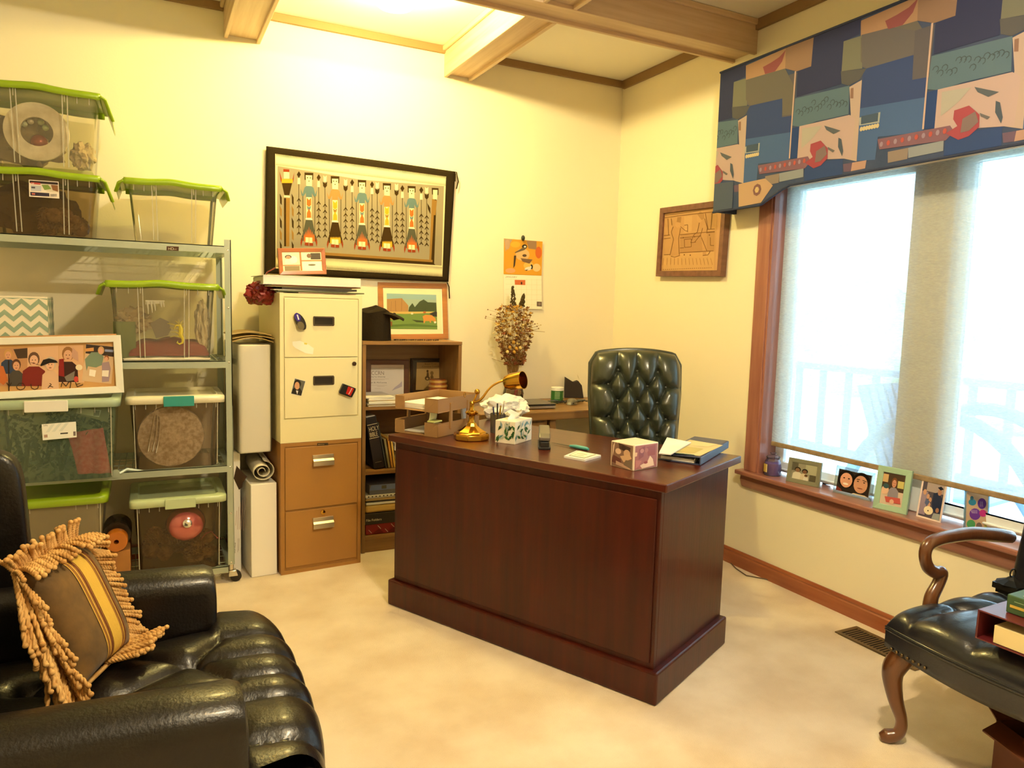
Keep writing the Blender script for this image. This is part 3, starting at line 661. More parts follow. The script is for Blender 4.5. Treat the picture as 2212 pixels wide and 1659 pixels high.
# ================================================================ tufted surfaces
def tuft_fn(segs, btn, w_=.02, H_=1.0, wb=.018, pull=.6):
    def d2(px, py, s):
        (x0, y0), (x1, y1) = s; dx, dy = x1-x0, y1-y0; L = dx*dx+dy*dy
        k = 0 if L == 0 else min(1, max(0, ((px-x0)*dx+(py-y0)*dy)/L)); return math.hypot(px-x0-k*dx, py-y0-k*dy)
    def f(x, y):
        d = min(d2(x, y, s) for s in segs); db = min(math.hypot(x-a, y-b) for a, b in btn)
        return H_*((1-math.exp(-d/w_)) - pull*math.exp(-(db/wb)**2))
    return f
green = mat('dark_green_leather', '#34392c', .32, bump=.12, bs=150, coat=.35, spec=.55)
studs = mat('antique_brass_nail', '#8a6a3a', .35, 1)
# ---- executive chair (tufted swivel chair behind the desk)
CX = on(1373, 900, (2.33, 3.14, 0), (.447, .894, 0))
t = thing('executive_chair', 'high-backed dark green tufted leather desk chair behind the desk', 'office chair', (CX.x, CX.y, 0), -YAW)
def ec(px, py): q = rel(t) @ on(px, py, CX, (.447, .894, 0)); return q.x, q.z
rows = [[(1333, 798), (1373, 800), (1417, 803)], [(1311, 828), (1354, 831), (1394, 832), (1434, 835)], [(1330, 862), (1372, 864), (1414, 867)],
        [(1311, 896), (1350, 898), (1394, 900), (1432, 902)], [(1330, 929), (1370, 932), (1412, 934)], [(1311, 962), (1350, 964), (1394, 966), (1432, 968)]]
rw = [[ec(*p) for p in r] for r in rows]
segs = []; btn = [p for r in rw for p in r]
for A_, B_r in zip(rw, rw[1:]):
    for p in A_:
        for q in B_r:
            if abs(p[0]-q[0]) < .10: segs.append((p, q))
for p in rw[0]: segs.append((p, (p[0]*1.02, p[1]+.2)))
for i in (1, 3, 5): segs.append((rw[i][0], (rw[i][0][0]-.2, rw[i][0][1]-.012))); segs.append((rw[i][3], (rw[i][3][0]+.2, rw[i][3][1]-.012)))
tf = tuft_fn(segs, btn, .020, .040, .016, .5)
(xl, zt), (xr, _) = ec(1276, 800), ec(1471, 800)
zt = ec(1373, 756)[1]; xc = (xl+xr)/2; hw = (xr-xl)/2; z0 = .50
def half(z):
    k = min(1, max(0, (z-.62)/(.35))); return hw*(.90+.10*k)
def bs(u, v):
    z = z0 + (zt-z0)*v; a = 2*u-1
    h = half(z); cc = .055; 
    zc = z0 + (zt - z0)*v - (.028*a*a)*v - max(0, abs(a)-.86)/.14*.05*v**6
    x = xc + a*h; e = (1-abs(a)**9)*(1-v**14); e = max(e, 0)**.5
    return Vector((x, -.045*e - .05 - tf(x, zc)*e + .18*(v-.5)*.5 - .03*a*a*-1, zc))
m = MB(); m.grid(bs, 120, 130); 
m.build('backrest', green, t, ang=60, weld=False)
m = MB(); m.grid(lambda u, v: bs(u, v)*1.0 + Vector((0, .035+.04*(1-(2*u-1)**4)*(1-v**8), 0)) if False else Vector((bs(u, v).x, .18*(v-.5)*.5 - .015 + .03*(2*u-1)**2 + .025*(1-(2*u-1)**4)*(1-v**8), bs(u, v).z)), 40, 40)
m.build('back_shell', green, t, weld=False)
rim = [bs(0, k/30) for k in range(31)] + [bs(k/30, 1) for k in range(31)] + [bs(1, 1-k/30) for k in range(31)]
rim = [Vector((p.x, .18*((p.z-z0)/(zt-z0)-.5)*.5-.03+.03*((p.x-xc)/hw)**2, p.z)) for p in rim]
m = MB(); m.tube(rim, .011, 8, flat=1); m.build('back_edge_welt', green, t)
m = MB()
for x, z in btn[:-4]: vv_ = (z-z0)/(zt-z0); aa_ = (x-xc)/hw; m.sph((x, -.045-.05+.012+.09*(vv_-.5)+.03*aa_*aa_, z), (.009, .006, .009), 8)
m.build('tufting_buttons', green, t); 
m = MB(); m.grid(lambda u, v: Vector(((u-.5)*.56, -.30+(v-.5)*.52, .44+.07*(1-abs(2*u-1)**6)**.5*(1-abs(2*v-1)**6)**.5)), 24, 24); m.b6(-.28, .28, -.56, -.04, .36, .44); m.build('seat', green, t, weld=False)
wal = wood('walnut_chair_wood', '#5a3320', '#41230f', 0, .3, .5)
for s in (-1, 1):
    x = s*(hw+.015)
    m = MB(); m.tube(*spl([(x*.93, -.04, .70), (x*1.06, -.14, .675), (x*1.13, -.27, .665), (x*1.14, -.36, .655), (x*1.1, -.40, .63), (x*1.08, -.36, .58), (x*1.05, -.33, .48), (x*.98, -.33, .40)], [.02, .022, .026, .028, .026, .02, .02, .02]), 10, flat=.7); m.build('armrest', wal, t)
m = MB(); m.tube([(0, -.28, .12), (0, -.28, .36)], .03, 12); m.build('gas_post', BLACKP, t)
for k in range(5):
    a_ = 2*PI*k/5+.3; e = Vector((math.cos(a_)*.28, -.28+math.sin(a_)*.28, .075))
    m = MB(); m.tube([(0, -.28, .14), e], [.03, .018], 8); l_ = m.build('base_leg', wal, t)
    m = MB(); m.tube([(e.x-.014, e.y, .028), (e.x+.014, e.y, .028)], .027, 12); m.build('caster', BLACKP, l_)

# ================================================================ FILE CABINETS
def cabinet(name, lb, z0, z1, body, drawers, handle, plinth):
    t = thing(name, lb, 'file cabinet', (.581, 3.731, z0), R(5))
    h = z1-z0; m = MB(); m.b6(0, .42, .004, .45, 0, h); m.build('cabinet_body', body, t, smooth=False, bev=.003)
    m = MB(); f = .018; m.b6(0, f, -.002, .004, 0, h); m.b6(.42-f, .42, -.002, .004, 0, h); m.b6(f, .42-f, -.002, .004, h-.018, h); m.b6(f, .42-f, -.002, .004, 0, plinth)
    m.build('front_frame', body, t, smooth=False)
    for a, b in drawers:
        m = MB(); m.b6(.022, .398, -.004, .0, a, b); d = m.build('drawer', body, t, smooth=False, bev=.002)
        handle(t, d, a, b)
    return t
creamm = mat('cream_enamel', '#eae0b0', .45, bump=.03, bs=300); tanm = mat('tan_enamel', '#a9793a', .42, col2='#a27237', vs=3, bump=.03, bs=300)
def hk1(t, d, a, b):
    m = MB(); zc = a+(b-a)*.62; x0 = .165
    m.b6(x0, x0+.105, -.009, -.004, zc+.018, zc+.024); m.b6(x0, x0+.105, -.009, -.004, zc-.024, zc-.018); m.b6(x0, x0+.006, -.009, -.004, zc-.018, zc+.018); m.b6(x0+.099, x0+.105, -.009, -.004, zc-.018, zc+.018)
    hb = mat('brown_recessed_pull', '#4a3a22', .5); m.build('handle', hb, d, smooth=False, bev=.002)
    m = MB(); m.b6(x0+.006, x0+.099, -.0055, -.004, zc-.018, zc+.018); m.build('handle_recess', mat('dark_brown_recess', '#241a0e', .8), d, smooth=False)
def hk2(t, d, a, b):
    hm = mat('aluminium_pull', '#d6c9b0', .3, .9); x0 = .16
    m = MB(); z = b-.045; m.prism([(x0, -.004, z), (x0, -.012, z), (x0, -.014, z-.02), (x0, -.026, z-.03), (x0, -.026, z-.055), (x0, -.022, z-.057), (x0, -.02, z-.034), (x0, -.004, z-.024)], (.108, 0, 0)); m.build('handle', hm, d, smooth=False, bev=.001)
    if a < .2:
        m = MB(); m.lathe([(.001, 0), (.012, 0), (.012, .006), (.006, .008), (.001, .008)], (.214, -.004, b-.02), 16, Matrix.Rotation(R(90), 4, 'X')); m.build('lock', BRASS, d)
lowc = cabinet('file_cabinet', 'tan two-drawer metal file cabinet on the carpet, under the cream one', 0, .68, tanm, [(.335, .655), (.035, .325)], hk2, .02)
a = Art((.581, 3.728, 0), lowc.rotation_euler.to_matrix() @ Vector((0, -1, 0)), (480, 700, 2.963)); a.P = a.P + a.n*.002
a.lay(1).poly([(608, 762), (678, 760), (678, 775), (608, 778)], '#3a2e1c'); a.lay(2).text('BRIGHTON', 614, 774, 7, '#cfa968', -1, .8); a.build('maker_plate', lowc)
upc = cabinet('file_cabinet', 'cream two-drawer metal file cabinet stacked on top of the tan one', .681, 1.43, creamm, [(.432, .725), (.125, .427)], hk1, .12)
m = MB(); m.lathe([(.001, 0), (.011, 0), (.011, .005), (.001, .006)], (.378, -.005, .395), 16, Matrix.Rotation(R(90), 4, 'X')); m.build('lock', mat('brown_lock', '#4a321c', .4, .5), upc)
nC = upc.rotation_euler.to_matrix() @ Vector((0, -1, 0)); PC = Vector((.581, 3.731, .68)) + nC*.0045
# magnets
cq = (520, 580, 5.925)
def mag(name, lb, cat, pts, th, m_, art=None):
    e = thing(name, lb, cat); m = MB(); m.prism([on(cq[0]+x/cq[2], cq[1]+y/cq[2], PC, nC) for x, y in pts], nC*th); m.build('body', m_, e, bev=.001)
    if art:
        a = Art(PC+nC*th, nC, cq); art(a); a.build('face_print', e, GLOSS)
    return e
el = lambda x, y, rx, ry, rot, n=16: [(x+rx*math.cos(2*PI*k/n)*math.cos(R(rot))-ry*math.sin(2*PI*k/n)*math.sin(R(rot)), y+rx*math.cos(2*PI*k/n)*math.sin(R(rot))+ry*math.sin(2*PI*k/n)*math.cos(R(rot))) for k in range(n)]
mag('clip_magnet', 'blue and grey oval clip magnet on the top drawer of the cream cabinet', 'magnet', el(752, 678, 118, 55, 62), .022, BLACKP, lambda a: (a.lay(1).poly(el(728, 622, 58, 38, 66), '#3d2a8c'), a.lay(1).poly(el(768, 732, 55, 44, 62), '#6a6046'), a.lay(2).line([(722, 590), (742, 655)], 16, '#e6dff0')))
mag('clip_magnet', 'black and red square clip magnet on the lower drawer of the cream cabinet', 'magnet', [(1252, 1570), (1300, 1470), (1460, 1530), (1455, 1560), (1410, 1645), (1380, 1640), (1255, 1595)], .018, BLACKP, lambda a: (a.lay(1).poly([(1375, 1508), (1450, 1538), (1405, 1632), (1345, 1600)], '#c0241c'), a.lay(2).line([(1380, 1612), (1425, 1530)], 9, '#ecd0c0')))
e = mag('portrait_photo', 'small portrait photo of a person in a dark suit stuck on the cream cabinet', 'photo', [(690, 1402), (830, 1440), (775, 1632), (640, 1605)], .001, PAPER, lambda a: (a.lay(1).poly([(694, 1408), (826, 1444), (773, 1628), (645, 1600)], '#5c5c54'), a.lay(2).poly([(648, 1598), (668, 1540), (700, 1520), (760, 1535), (785, 1580), (773, 1628)], '#1c1a1c'), a.lay(3).ell(725, 1475, 46, 52, '#1c1410'), a.lay(4).ell(720, 1500, 32, 50, '#d09a74'), a.lay(4).poly([(705, 1560), (735, 1565), (722, 1612)], '#e8e2dc')))
e = thing('paper_label', 'torn white paper label taped on the top drawer below the blue magnet', 'label'); a = Art(PC, nC, cq); a.poly([(660, 935), (760, 925), (870, 975), (935, 1020), (925, 1100), (830, 1085), (700, 1020), (665, 985)], '#f6f2dc').lay(2).poly([(810, 950), (850, 955), (848, 975), (812, 970)], '#e0d060'); a.build('label_paper', e)
# things on top of the cabinet
TC = 1.432
nz = Vector((.579, 3.73, TC)); rc = upc.rotation_euler.to_matrix()
def tl(x, y, z): v = rc @ Vector((x, y, 0)); return Vector((.581+v.x, 3.731+v.y, TC+z))
cols = [mat('pink_folder', '#d8b19a', .8), mat('green_folder', '#6a6e4c', .8), PAPER, mat('dark_folder', '#4b4436', .7), mat('cream_folder', '#d9cba0', .8), mat('brown_folder', '#8f4f22', .7)]
z = 0; names = ['pale pink', 'olive green', 'white', 'dark brown', 'cream', 'rust brown']
for k in range(6):
    th = (.004, .006, .004, .010, .005, .004)[k]; x0, x1 = [(.10, .40), (.0, .44), (-.02, .36), (.02, .40), (-.05, .38), (-.03, .42)][k]
    e = thing('file_folder', '%s folder in the pile on top of the cream file cabinet' % names[k], 'folder', tl(x0, .03, z), R(5+(-1)**k*1.3))
    m = MB(); m.b6(0, x1-x0, 0, .27, 0, th); m.build('cover', cols[k], e, smooth=False); z += th+.001
zt_ = z
e = thing('white_binder', 'thick white ring binder lying on the pile on top of the cream cabinet', 'binder', tl(-.075, .01, z), R(4))
m = MB(); pr_ = rrect(.045, .28, .012, 4); m.b6(0, .49, 0, .30, 0, .004); m.b6(0, .49, 0, .30, .04, .044); m.prism([(0, 0, 0), (.485, 0, 0), (.49, 0, .006), (.49, 0, .038), (.485, 0, .044), (0, 0, .044)], (0, .006, 0)); m.build('cover', WHITE, e, smooth=False, bev=.002)
m = MB(); m.b6(.01, .48, .01, .29, .005, .038); m.build('pages', PAPER, e, smooth=False)
zb = TC+z+.045
# generic standing / hung frame : three corners given as picture directions on a plane
def qframe(name, lb, P, n, bl, br, tl_, b=.018, dep=.016, m_=WHITE, art=None, mat_c=None, crop=None, cat='picture frame', inset=.35, gloss=GLOSS, legs=False):
    n = Vector(n).normalized(); P = Vector(P)
    if (CAM-P).dot(n) < 0: n = -n
    A0, A1, A2 = on(*bl, P, n), on(*br, P, n), on(*tl_, P, n)
    u = (A1-A0); w_ = u.length; u.normalize(); v = n.cross(u).normalized(); 
    if v.z < 0: v = -v
    h_ = (A2-A0).dot(v)
    e = thing(name, lb, cat, tuple(A0)); bk = -n*dep
    m = MB(); o0 = Vector((0, 0, 0))
    c4 = [o0, u*w_, u*w_+v*h_, v*h_]; i4 = [u*b+v*b, u*(w_-b)+v*b, u*(w_-b)+v*(h_-b), u*b+v*(h_-b)]
    for k in range(4):
        a_, b_ = c4[k], c4[(k+1) % 4]; c_, d_ = i4[(k+1) % 4], i4[k]
        m.prism([a_, b_, c_-n*.002, d_-n*.002], bk)
    m.build('frame_border', m_, e, smooth=False, bev=min(.0025, b*.2))
    m = MB(); q = -n*dep*inset; m.prism([x_+q for x_ in i4], -n*dep*(1-inset)*.9); m.build('backing', mat(*(mat_c or ('ivory_mount', '#efe8d0', .8))), e, smooth=False)
    if legs:
        m = MB(); mid = u*w_/2 + v*h_*.6 - n*dep; ft = u*w_/2 - n*(dep+h_*.32); ft.z = 0.0 if n.z > -.5 else ft.z
        m.prism([mid-u*.012, mid+u*.012, ft+u*.018, ft-u*.018], -n*.002); m.build('easel_leg', BLACKP, e, smooth=False)
    if art:
        a = Art(A0-n*dep*inset+n*.0002, n, crop or (0, 0, 1)); art(a, dict(A0=A0, u=u, v=v, w=w_, h=h_, n=n, b=b)); a.build('picture', e, gloss)
    return e
def uv(a, g, pad=0):
    """switch artwork to fractions of the opening: x to the right, y down"""
    O = g['A0']+g['u']*(g['b']+pad)+g['v']*(g['b']+pad); W_, H_ = g['w']-2*(g['b']+pad), g['h']-2*(g['b']+pad); P = a.P
    off = (P-g['A0']).dot(g['n'])
    a.fn = lambda x, y: O + g['u']*W_*x + g['v']*H_*(1-y) + g['n']*off
    return a
# ================================================================ PICTURE FRAMES ON THE BACK WALL SIDE
oakf = wood('honey_oak_frame', '#b87a35', '#a0642a', 0, .4, .3)
def four(a, g):
    uv(a, g); a.lay(1).rect(0, 0, 1, 1, '#f0e6c8').lay(2).rect(.04, .06, .42, .68, '#d9cfbb').rect(.5, .05, .98, .42, '#e2dac6').rect(.5, .52, .98, 1, '#efeadb').rect(.04, .75, .42, 1, '#8a7a55')
    a.lay(3).rect(.72, .05, .98, .4, '#4a3f28').person(.15, .15, .5, '#ece4d4', w=.2).ell(.68, .2, .06, .12, '#7a5a40').ell(.28, .4, .1, .2, '#f3ede0').ell(.74, .7, .1, .05, '#6a6250')
    a.lay(7).rect(.44, 0, .48, 1, '#a86c35').rect(.48, .44, 1, .49, '#a86c35').rect(0, .69, .44, .73, '#a86c35')
qframe('picture_frame', 'small oak collage frame of four photos standing on the pile on the cream cabinet', (0, 4.02, 0), (0, -1, .05), (604, 594), (706, 592), (597, 536), .022, .018, wood('copper_oak_frame', '#a8612c', '#8d4c20', 0, .4, .3), four)
def cows(a, g):
    a.lay(1).poly([(330, 180), (1040, 205), (1060, 770), (390, 780), (330, 600)], '#ece2bc')
    a.lay(2).poly([(372, 250), (985, 268), (998, 696), (380, 690)], '#9bb0a2')
    a.lay(3).poly([(372, 250), (985, 268), (986, 330), (374, 320)], '#8fb0b4').poly([(375, 320), (560, 310), (640, 400), (640, 480), (375, 480)], '#a8814e').poly([(640, 470), (650, 420), (690, 370), (720, 420), (780, 350), (830, 325), (880, 360), (985, 365), (992, 480), (650, 480)], '#3f4c2c').poly([(376, 480), (992, 470), (998, 696), (380, 690)], '#6d8a3e')
    a.lay(4).poly([(376, 478), (600, 476), (992, 478), (992, 492), (600, 505), (376, 498)], '#c8a85c').poly([(680, 575), (820, 590), (840, 610), (740, 605)], '#33401f').poly([(380, 640), (700, 625), (998, 650), (998, 670), (600, 655), (380, 668)], '#54702c').poly([(900, 500), (980, 470), (994, 480), (994, 540), (930, 530)], '#2c2a1e')
    a.lay(5).poly([(815, 535), (850, 515), (930, 520), (975, 560), (985, 610), (965, 625), (945, 590), (920, 590), (920, 615), (905, 612), (900, 592), (850, 592), (840, 620), (828, 618), (826, 575)], '#c98a3c').ell(840, 485, 18, 14, '#b0642c').poly([(385, 590), (440, 600), (440, 655), (425, 655), (420, 625), (400, 655), (390, 650)], '#7a4a26').ell(455, 560, 38, 16, '#b07a3a').ell(465, 505, 22, 16, '#2a2016').ell(685, 500, 16, 12, '#ded2b0').line([(560, 310), (555, 470)], 4, '#7a5a3a').line([(480, 340), (485, 470)], 4, '#7a5a3a').line([(430, 350), (425, 470)], 4, '#8a6a4a')
    a.lay(6).ell(970, 608, 14, 12, '#e9dfc8')
qframe('picture_frame', 'oak framed photo of cows grazing in a green field standing on the bookcase', (0, 4.12, 0), (0, -1, .08), (820, 734), (969, 732), (812, 609), .032, .02, oakf, cows, crop=(770, 590, 5.72))
# carved relief picture on the window wall
def carve(a, g):
    a.lay(1).poly([(215, 430), (1040, 330), (1000, 1290), (200, 1310)], '#b98f60')
    a.lay(2).poly([(230, 1040), (990, 980), (990, 1270), (215, 1290)], '#c39a66').poly([(540, 470), (660, 455), (650, 690), (545, 705)], '#c09868').poly([(480, 740), (1000, 690), (990, 990), (480, 1010)], '#ad8355')
    a.lay(3).poly([(380, 620), (430, 590), (490, 640), (480, 1050), (340, 1060), (370, 820)], '#b68b5c').ell(445, 590, 36, 44, '#bd9263').poly([(430, 550), (440, 480), (500, 470), (490, 560)], '#9c7448').poly([(760, 560), (850, 500), (890, 640), (880, 900), (870, 1040), (820, 1040), (800, 760)], '#b68b5c').ell(770, 500, 40, 60, '#bd9263').poly([(740, 440), (780, 390), (840, 430), (840, 500), (800, 520)], '#a67d50')
    d = '#7b5632'
    L5 = a.lay(5)
    for pts in ([(235, 450), (500, 420), (960, 350)], [(240, 490), (480, 455), (960, 400)], [(380, 620), (350, 700), (385, 810), (330, 1050)], [(490, 640), (460, 800), (470, 1040)], [(490, 620), (560, 680), (600, 690)], [(545, 600), (595, 590), (595, 700)], [(480, 740), (1000, 690)], [(480, 790), (800, 760)], [(545, 810), (550, 930), (650, 920), (650, 800), (545, 810)], [(480, 940), (540, 935)], [(850, 500), (890, 640), (880, 720)], [(770, 560), (740, 700), (690, 740)], [(820, 640), (790, 740), (700, 850)], [(800, 780), (840, 880), (880, 980)], [(480, 1010), (980, 980)], [(690, 740), (640, 860), (720, 850)], [(880, 660), (1000, 655)], [(880, 710), (1000, 700)], [(935, 780), (935, 900), (990, 900)], [(240, 750), (330, 745)], [(240, 800), (340, 790)], [(240, 1040), (330, 1035)], [(300, 500), (310, 740)], [(350, 500), (360, 600)], [(860, 420), (900, 660)], [(960, 420), (940, 650)], [(345, 1060), (400, 1075), (480, 1050)], [(820, 1050), (900, 1040), (930, 990)]):
        a.line(pts, 9, d)
    for k in range(14): a.line([(235+k*54, 1090), (225+k*57, 1190)], 5, '#94693d')
    for k in range(24): a.line([(225+k*31, 1262-k*1.2), (240+k*31, 1258-k*1.2)], 8, d)
    for x, y in ((545, 1040), (635, 1045), (530, 785), (700, 770), (920, 745)): a.ell(x, y, 10, 12, d, 6)
qframe('carved_picture', 'brown framed carved wooden relief of two figures at a counter on the window wall', (XW-.043, 0, 0), (-1, 0, 0), (1416, 597), (1556, 597), (1422, 450), .034, .041, wood('brown_picture_frame', '#7d5240', '#65402f', 0, .45, .2), carve, ('tan_carving', '#c09468', .7), (1400, 400, 6.9125), inset=.4, gloss=ART)

# ================================================================ WOVEN WALL RUG
K = (550, 300, 4.609)
RY = YB-.02
t = thing('woven_wall_rug', 'woven wall rug with a black border and a row of tall standing figures', 'wall hanging', (1.14, RY, 1.54))
cn = [on(*p, (0, RY, 0), (0, 1, 0)) for p in ((575, 316), (983, 371), (968, 609), (571, 590))]
black = mat('black_wool', '#2c2314', .95, bump=.5, bs=160, spec=.1)
rl = rel(t)
def rug(u, v, d=0):
    p = cn[0].lerp(cn[1], u).lerp(cn[3].lerp(cn[2], u), v)
    q = .006*math.sin(u*9+v*3)*(1-v)*0 + .003*math.sin(u*14)*math.sin(v*6)
    return rl @ (p + Vector((0, -d, .004*math.sin(u*PI)*(-1 if v > .5 else 1)*abs(v-.5)*2)))
m = MB(); m.grid(lambda u, v: rug(u, v), 60, 36); m.build('rug_weave', black, t, weld=False, solid=.006)
a = Art((0, RY-.0065, 0), (0, -1, 0), K)
ivory, grey, brown, ltbr, blue, org, yel, red = '#d9cda4', '#90866f', '#3a2a12', '#8c6a34', '#5c7478', '#c8662e', '#c89a2c', '#8c3a1c'
a.lay(1).poly([(205, 148), (1905, 375), (1868, 1372), (720, 1300), (210, 1290)], ivory)
a.lay(2).poly([(228, 270), (600, 330), (1050, 405), (1885, 470), (1862, 1262), (700, 1190), (215, 1180)], grey)
for k in range(120):                        # serrated dark teeth top and bottom
    x = 212+k*14.1; y = 150+(x-205)*.1335
    a.lay(2).poly([(x, y-6), (x+9, y-5), (x+4.5, y+34)], brown); a.poly([(x, y+112-(x-205)*.012), (x+10, y+112-(x-205)*.012), (x+5, y+78-(x-205)*.012)], grey)
for k in range(118):
    x = 218+k*14; y = 1288+(x-720)*.073 if x > 300 else 1270
    a.lay(2).poly([(x, y+6), (x+9, y+7), (x+4.5, y-38)], brown); a.lay(3).poly([(x, y-95), (x+10, y-95), (x+5, y-62)], grey)
a.lay(3).poly([(700, 1130), (1770, 1205), (1770, 1228), (700, 1158)], ltbr).poly([(700, 1158), (1770, 1228), (1800, 1255), (700, 1186)], brown).poly([(1790, 560), (1812, 560), (1786, 1250), (1740, 1240)], brown).poly([(1765, 600), (1792, 600), (1758, 1205), (1738, 1202)], ltbr)
a.lay(4).poly([(290, 590), (350, 590), (345, 1070), (292, 1070)], ltbr).poly([(292, 590), (312, 590), (312, 1070), (294, 1070)], brown)
a.poly([(262, 400), (382, 400), (345, 560), (296, 560)], brown).poly([(268, 400), (380, 400), (378, 440), (270, 440)], yel).poly([(290, 330), (345, 330), (345, 395), (290, 395)], ivory).poly([(286, 300), (345, 305), (345, 332), (286, 328)], red).poly([(292, 562), (350, 568), (350, 585), (292, 580)], ivory)
for k in range(5):
    for x in (250, 368):
        a.poly([(x, 545+k*118), (x+20, 585+k*118), (x+20, 660+k*118), (x+4, 640+k*118)], ltbr if k % 2 else brown)
a.poly([(245, 320), (270, 400), (262, 440)], red).poly([(395, 330), (378, 400), (384, 440)], red)
figs = [(540, 335, 0), (800, 370, 1), (1068, 408, 0), (1316, 440, 1), (1562, 468, 0)]
for fx, fy, q in figs:
    s = 1-(fx-540)*.00009; top = org if q else blue; b1, b2 = (yel, ltbr) if q else (org, blue)
    top = '#a07a4a' if q else blue; sk = brown if q else '#4f5042'
    Y = lambda y: fy + y*s*.98
    a.lay(4).poly([(fx-44*s, Y(0)), (fx+44*s, Y(5)), (fx+42*s, Y(75)), (fx-42*s, Y(75))], brown)
    a.lay(5).poly([(fx-32*s, Y(28)), (fx+32*s, Y(30)), (fx+30*s, Y(140)), (fx-28*s, Y(135))], ivory)
    a.lay(6).ell(fx-15*s, Y(54), 7, 6, brown, 6).ell(fx+14*s, Y(56), 7, 6, brown, 6).ell(fx, Y(88), 6, 6, brown, 6)
    a.lay(4).poly([(fx-42*s, Y(150)), (fx-20*s, Y(135)), (fx+20*s, Y(137)), (fx+45*s, Y(155)), (fx+62*s, Y(225)), (fx+82*s, Y(170)), (fx+72*s, Y(240)), (fx+52*s, Y(245)), (fx+30*s, Y(210)), (fx+30*s, Y(260)), (fx-30*s, Y(260)), (fx-30*s, Y(205)), (fx-52*s, Y(240)), (fx-72*s, Y(235)), (fx-84*s, Y(165)), (fx-62*s, Y(220))], top)
    a.poly([(fx-27*s, Y(250)), (fx+27*s, Y(252)), (fx+27*s, Y(470)), (fx-27*s, Y(466))], '#d8c9a0')
    a.lay(5).poly([(fx-22*s, Y(255)), (fx, Y(280)), (fx+22*s, Y(255)), (fx+22*s, Y(330)), (fx, Y(350)), (fx-22*s, Y(330))], b1).poly([(fx-22*s, Y(335)), (fx, Y(355)), (fx+22*s, Y(335)), (fx+12*s, Y(380)), (fx-12*s, Y(380))], b2).poly([(fx, Y(365)), (fx+20*s, Y(410)), (fx+22*s, Y(460)), (fx-22*s, Y(460)), (fx-20*s, Y(410))], b1)
    a.poly([(fx-33*s, Y(464)), (fx+33*s, Y(470)), (fx+33*s, Y(482)), (fx-33*s, Y(478))], '#f4ecc8')
    a.lay(4).poly([(fx-30*s, Y(482)), (fx+34*s, Y(486)), (fx+68*s, Y(650)), (fx+66*s, Y(700)), (fx-66*s, Y(695)), (fx-66*s, Y(640))], sk)
    c2 = yel if q else org
    zz = [(fx-52*s, Y(700))]
    for k in range(7): zz += [(fx-48*s+k*16*s, Y(600-24*(3-abs(3-k))*(0 if q else 1)+(30 if q else 20))), (fx-40*s+k*16*s, Y(650))]
    zz += [(fx+58*s, Y(700))]
    a.lay(5).poly(zz, c2)
    a.lay(6).poly([(fx-34*s, Y(658)), (fx-2*s, Y(660)), (fx-2*s, Y(712)), (fx-34*s, Y(710))], ivory).poly([(fx+2*s, Y(660)), (fx+34*s, Y(662)), (fx+34*s, Y(716)), (fx+2*s, Y(714))], ivory)
    a.poly([(fx-42*s, Y(712)), (fx-4*s, Y(712)), (fx-4*s, Y(745)), (fx-42*s, Y(738))], red).poly([(fx+4*s, Y(714)), (fx+42*s, Y(718)), (fx+42*s, Y(745)), (fx+4*s, Y(745))], red)
    for sx in (-1, 1):
        a.lay(4).line([(fx+sx*60*s, Y(240)), (fx+sx*58*s, Y(600))], 5, brown).line([(fx+sx*66*s, Y(640)), (fx+sx*80*s, Y(700))], 5, brown).lay(5).poly([(fx+sx*66*s, Y(660)), (fx+sx*84*s, Y(710)), (fx+sx*78*s, Y(755)), (fx+sx*64*s, Y(700))], red)
# last half figure
a.lay(4).poly([(1762, 488), (1830, 492), (1828, 560), (1765, 555)], brown).lay(5).poly([(1775, 508), (1820, 510), (1815, 605), (1775, 600)], ivory).lay(4).poly([(1765, 610), (1815, 612), (1800, 760), (1765, 760)], ltbr)
a.lay(5).poly([(1718, 640), (1748, 690), (1748, 750), (1725, 700)], brown)
for (px_, y0, y1, kind) in ((440, 330, 950, 0), (637, 360, 980, 0), (700, 385, 975, 1), (905, 420, 1000, 1), (970, 410, 1005, 0), (1168, 430, 1010, 0), (1220, 450, 1030, 1), (1412, 465, 1040, 1), (1470, 468, 1040, 0), (1658, 485, 1050, 0), (1712, 500, 1060, 1)):
    a.lay(4).line([(px_, y0+20), (px_, y1)], 5, brown)
    if kind == 0: a.lay(5).poly([(px_-20, y0+25), (px_, y0-8), (px_+20, y0+25), (px_, y0+60)], brown).lay(4).poly([(px_-12, y0+60), (px_+12, y0+60), (px_+14, y0+120), (px_-14, y0+120)], ivory)
    else: a.lay(5).poly([(px_-22, y0+40), (px_, y0+62), (px_+22, y0+40), (px_+18, y0+85), (px_, y0+105), (px_-18, y0+85)], brown).lay(4).poly([(px_-16, y0-20), (px_, y0-5), (px_+16, y0-20), (px_+14, y0+45), (px_-14, y0+45)], ivory)
    for k in range(6):
        y = y0 + 265 + k*(y1-y0-275)/5.2
        a.lay(5).line([(px_-18, y+28), (px_, y)], 8, brown).line([(px_, y), (px_+18, y+28)], 8, brown)
a.build('woven_pattern', t, CLOTH)
for pts in (((980, 371), (986, 372), (990, 392), (986, 408)), ((981, 371), (984, 375), (983, 392)), ((966, 610), (970, 620), (971, 645)), ((572, 590), (570, 600), (566, 606))):
    m = MB(); m.tube([rl @ on(x, y, (0, RY-.006, 0), (0, 1, 0)) for x, y in pts], .0035, 6); m.build('corner_tassel', black, t)

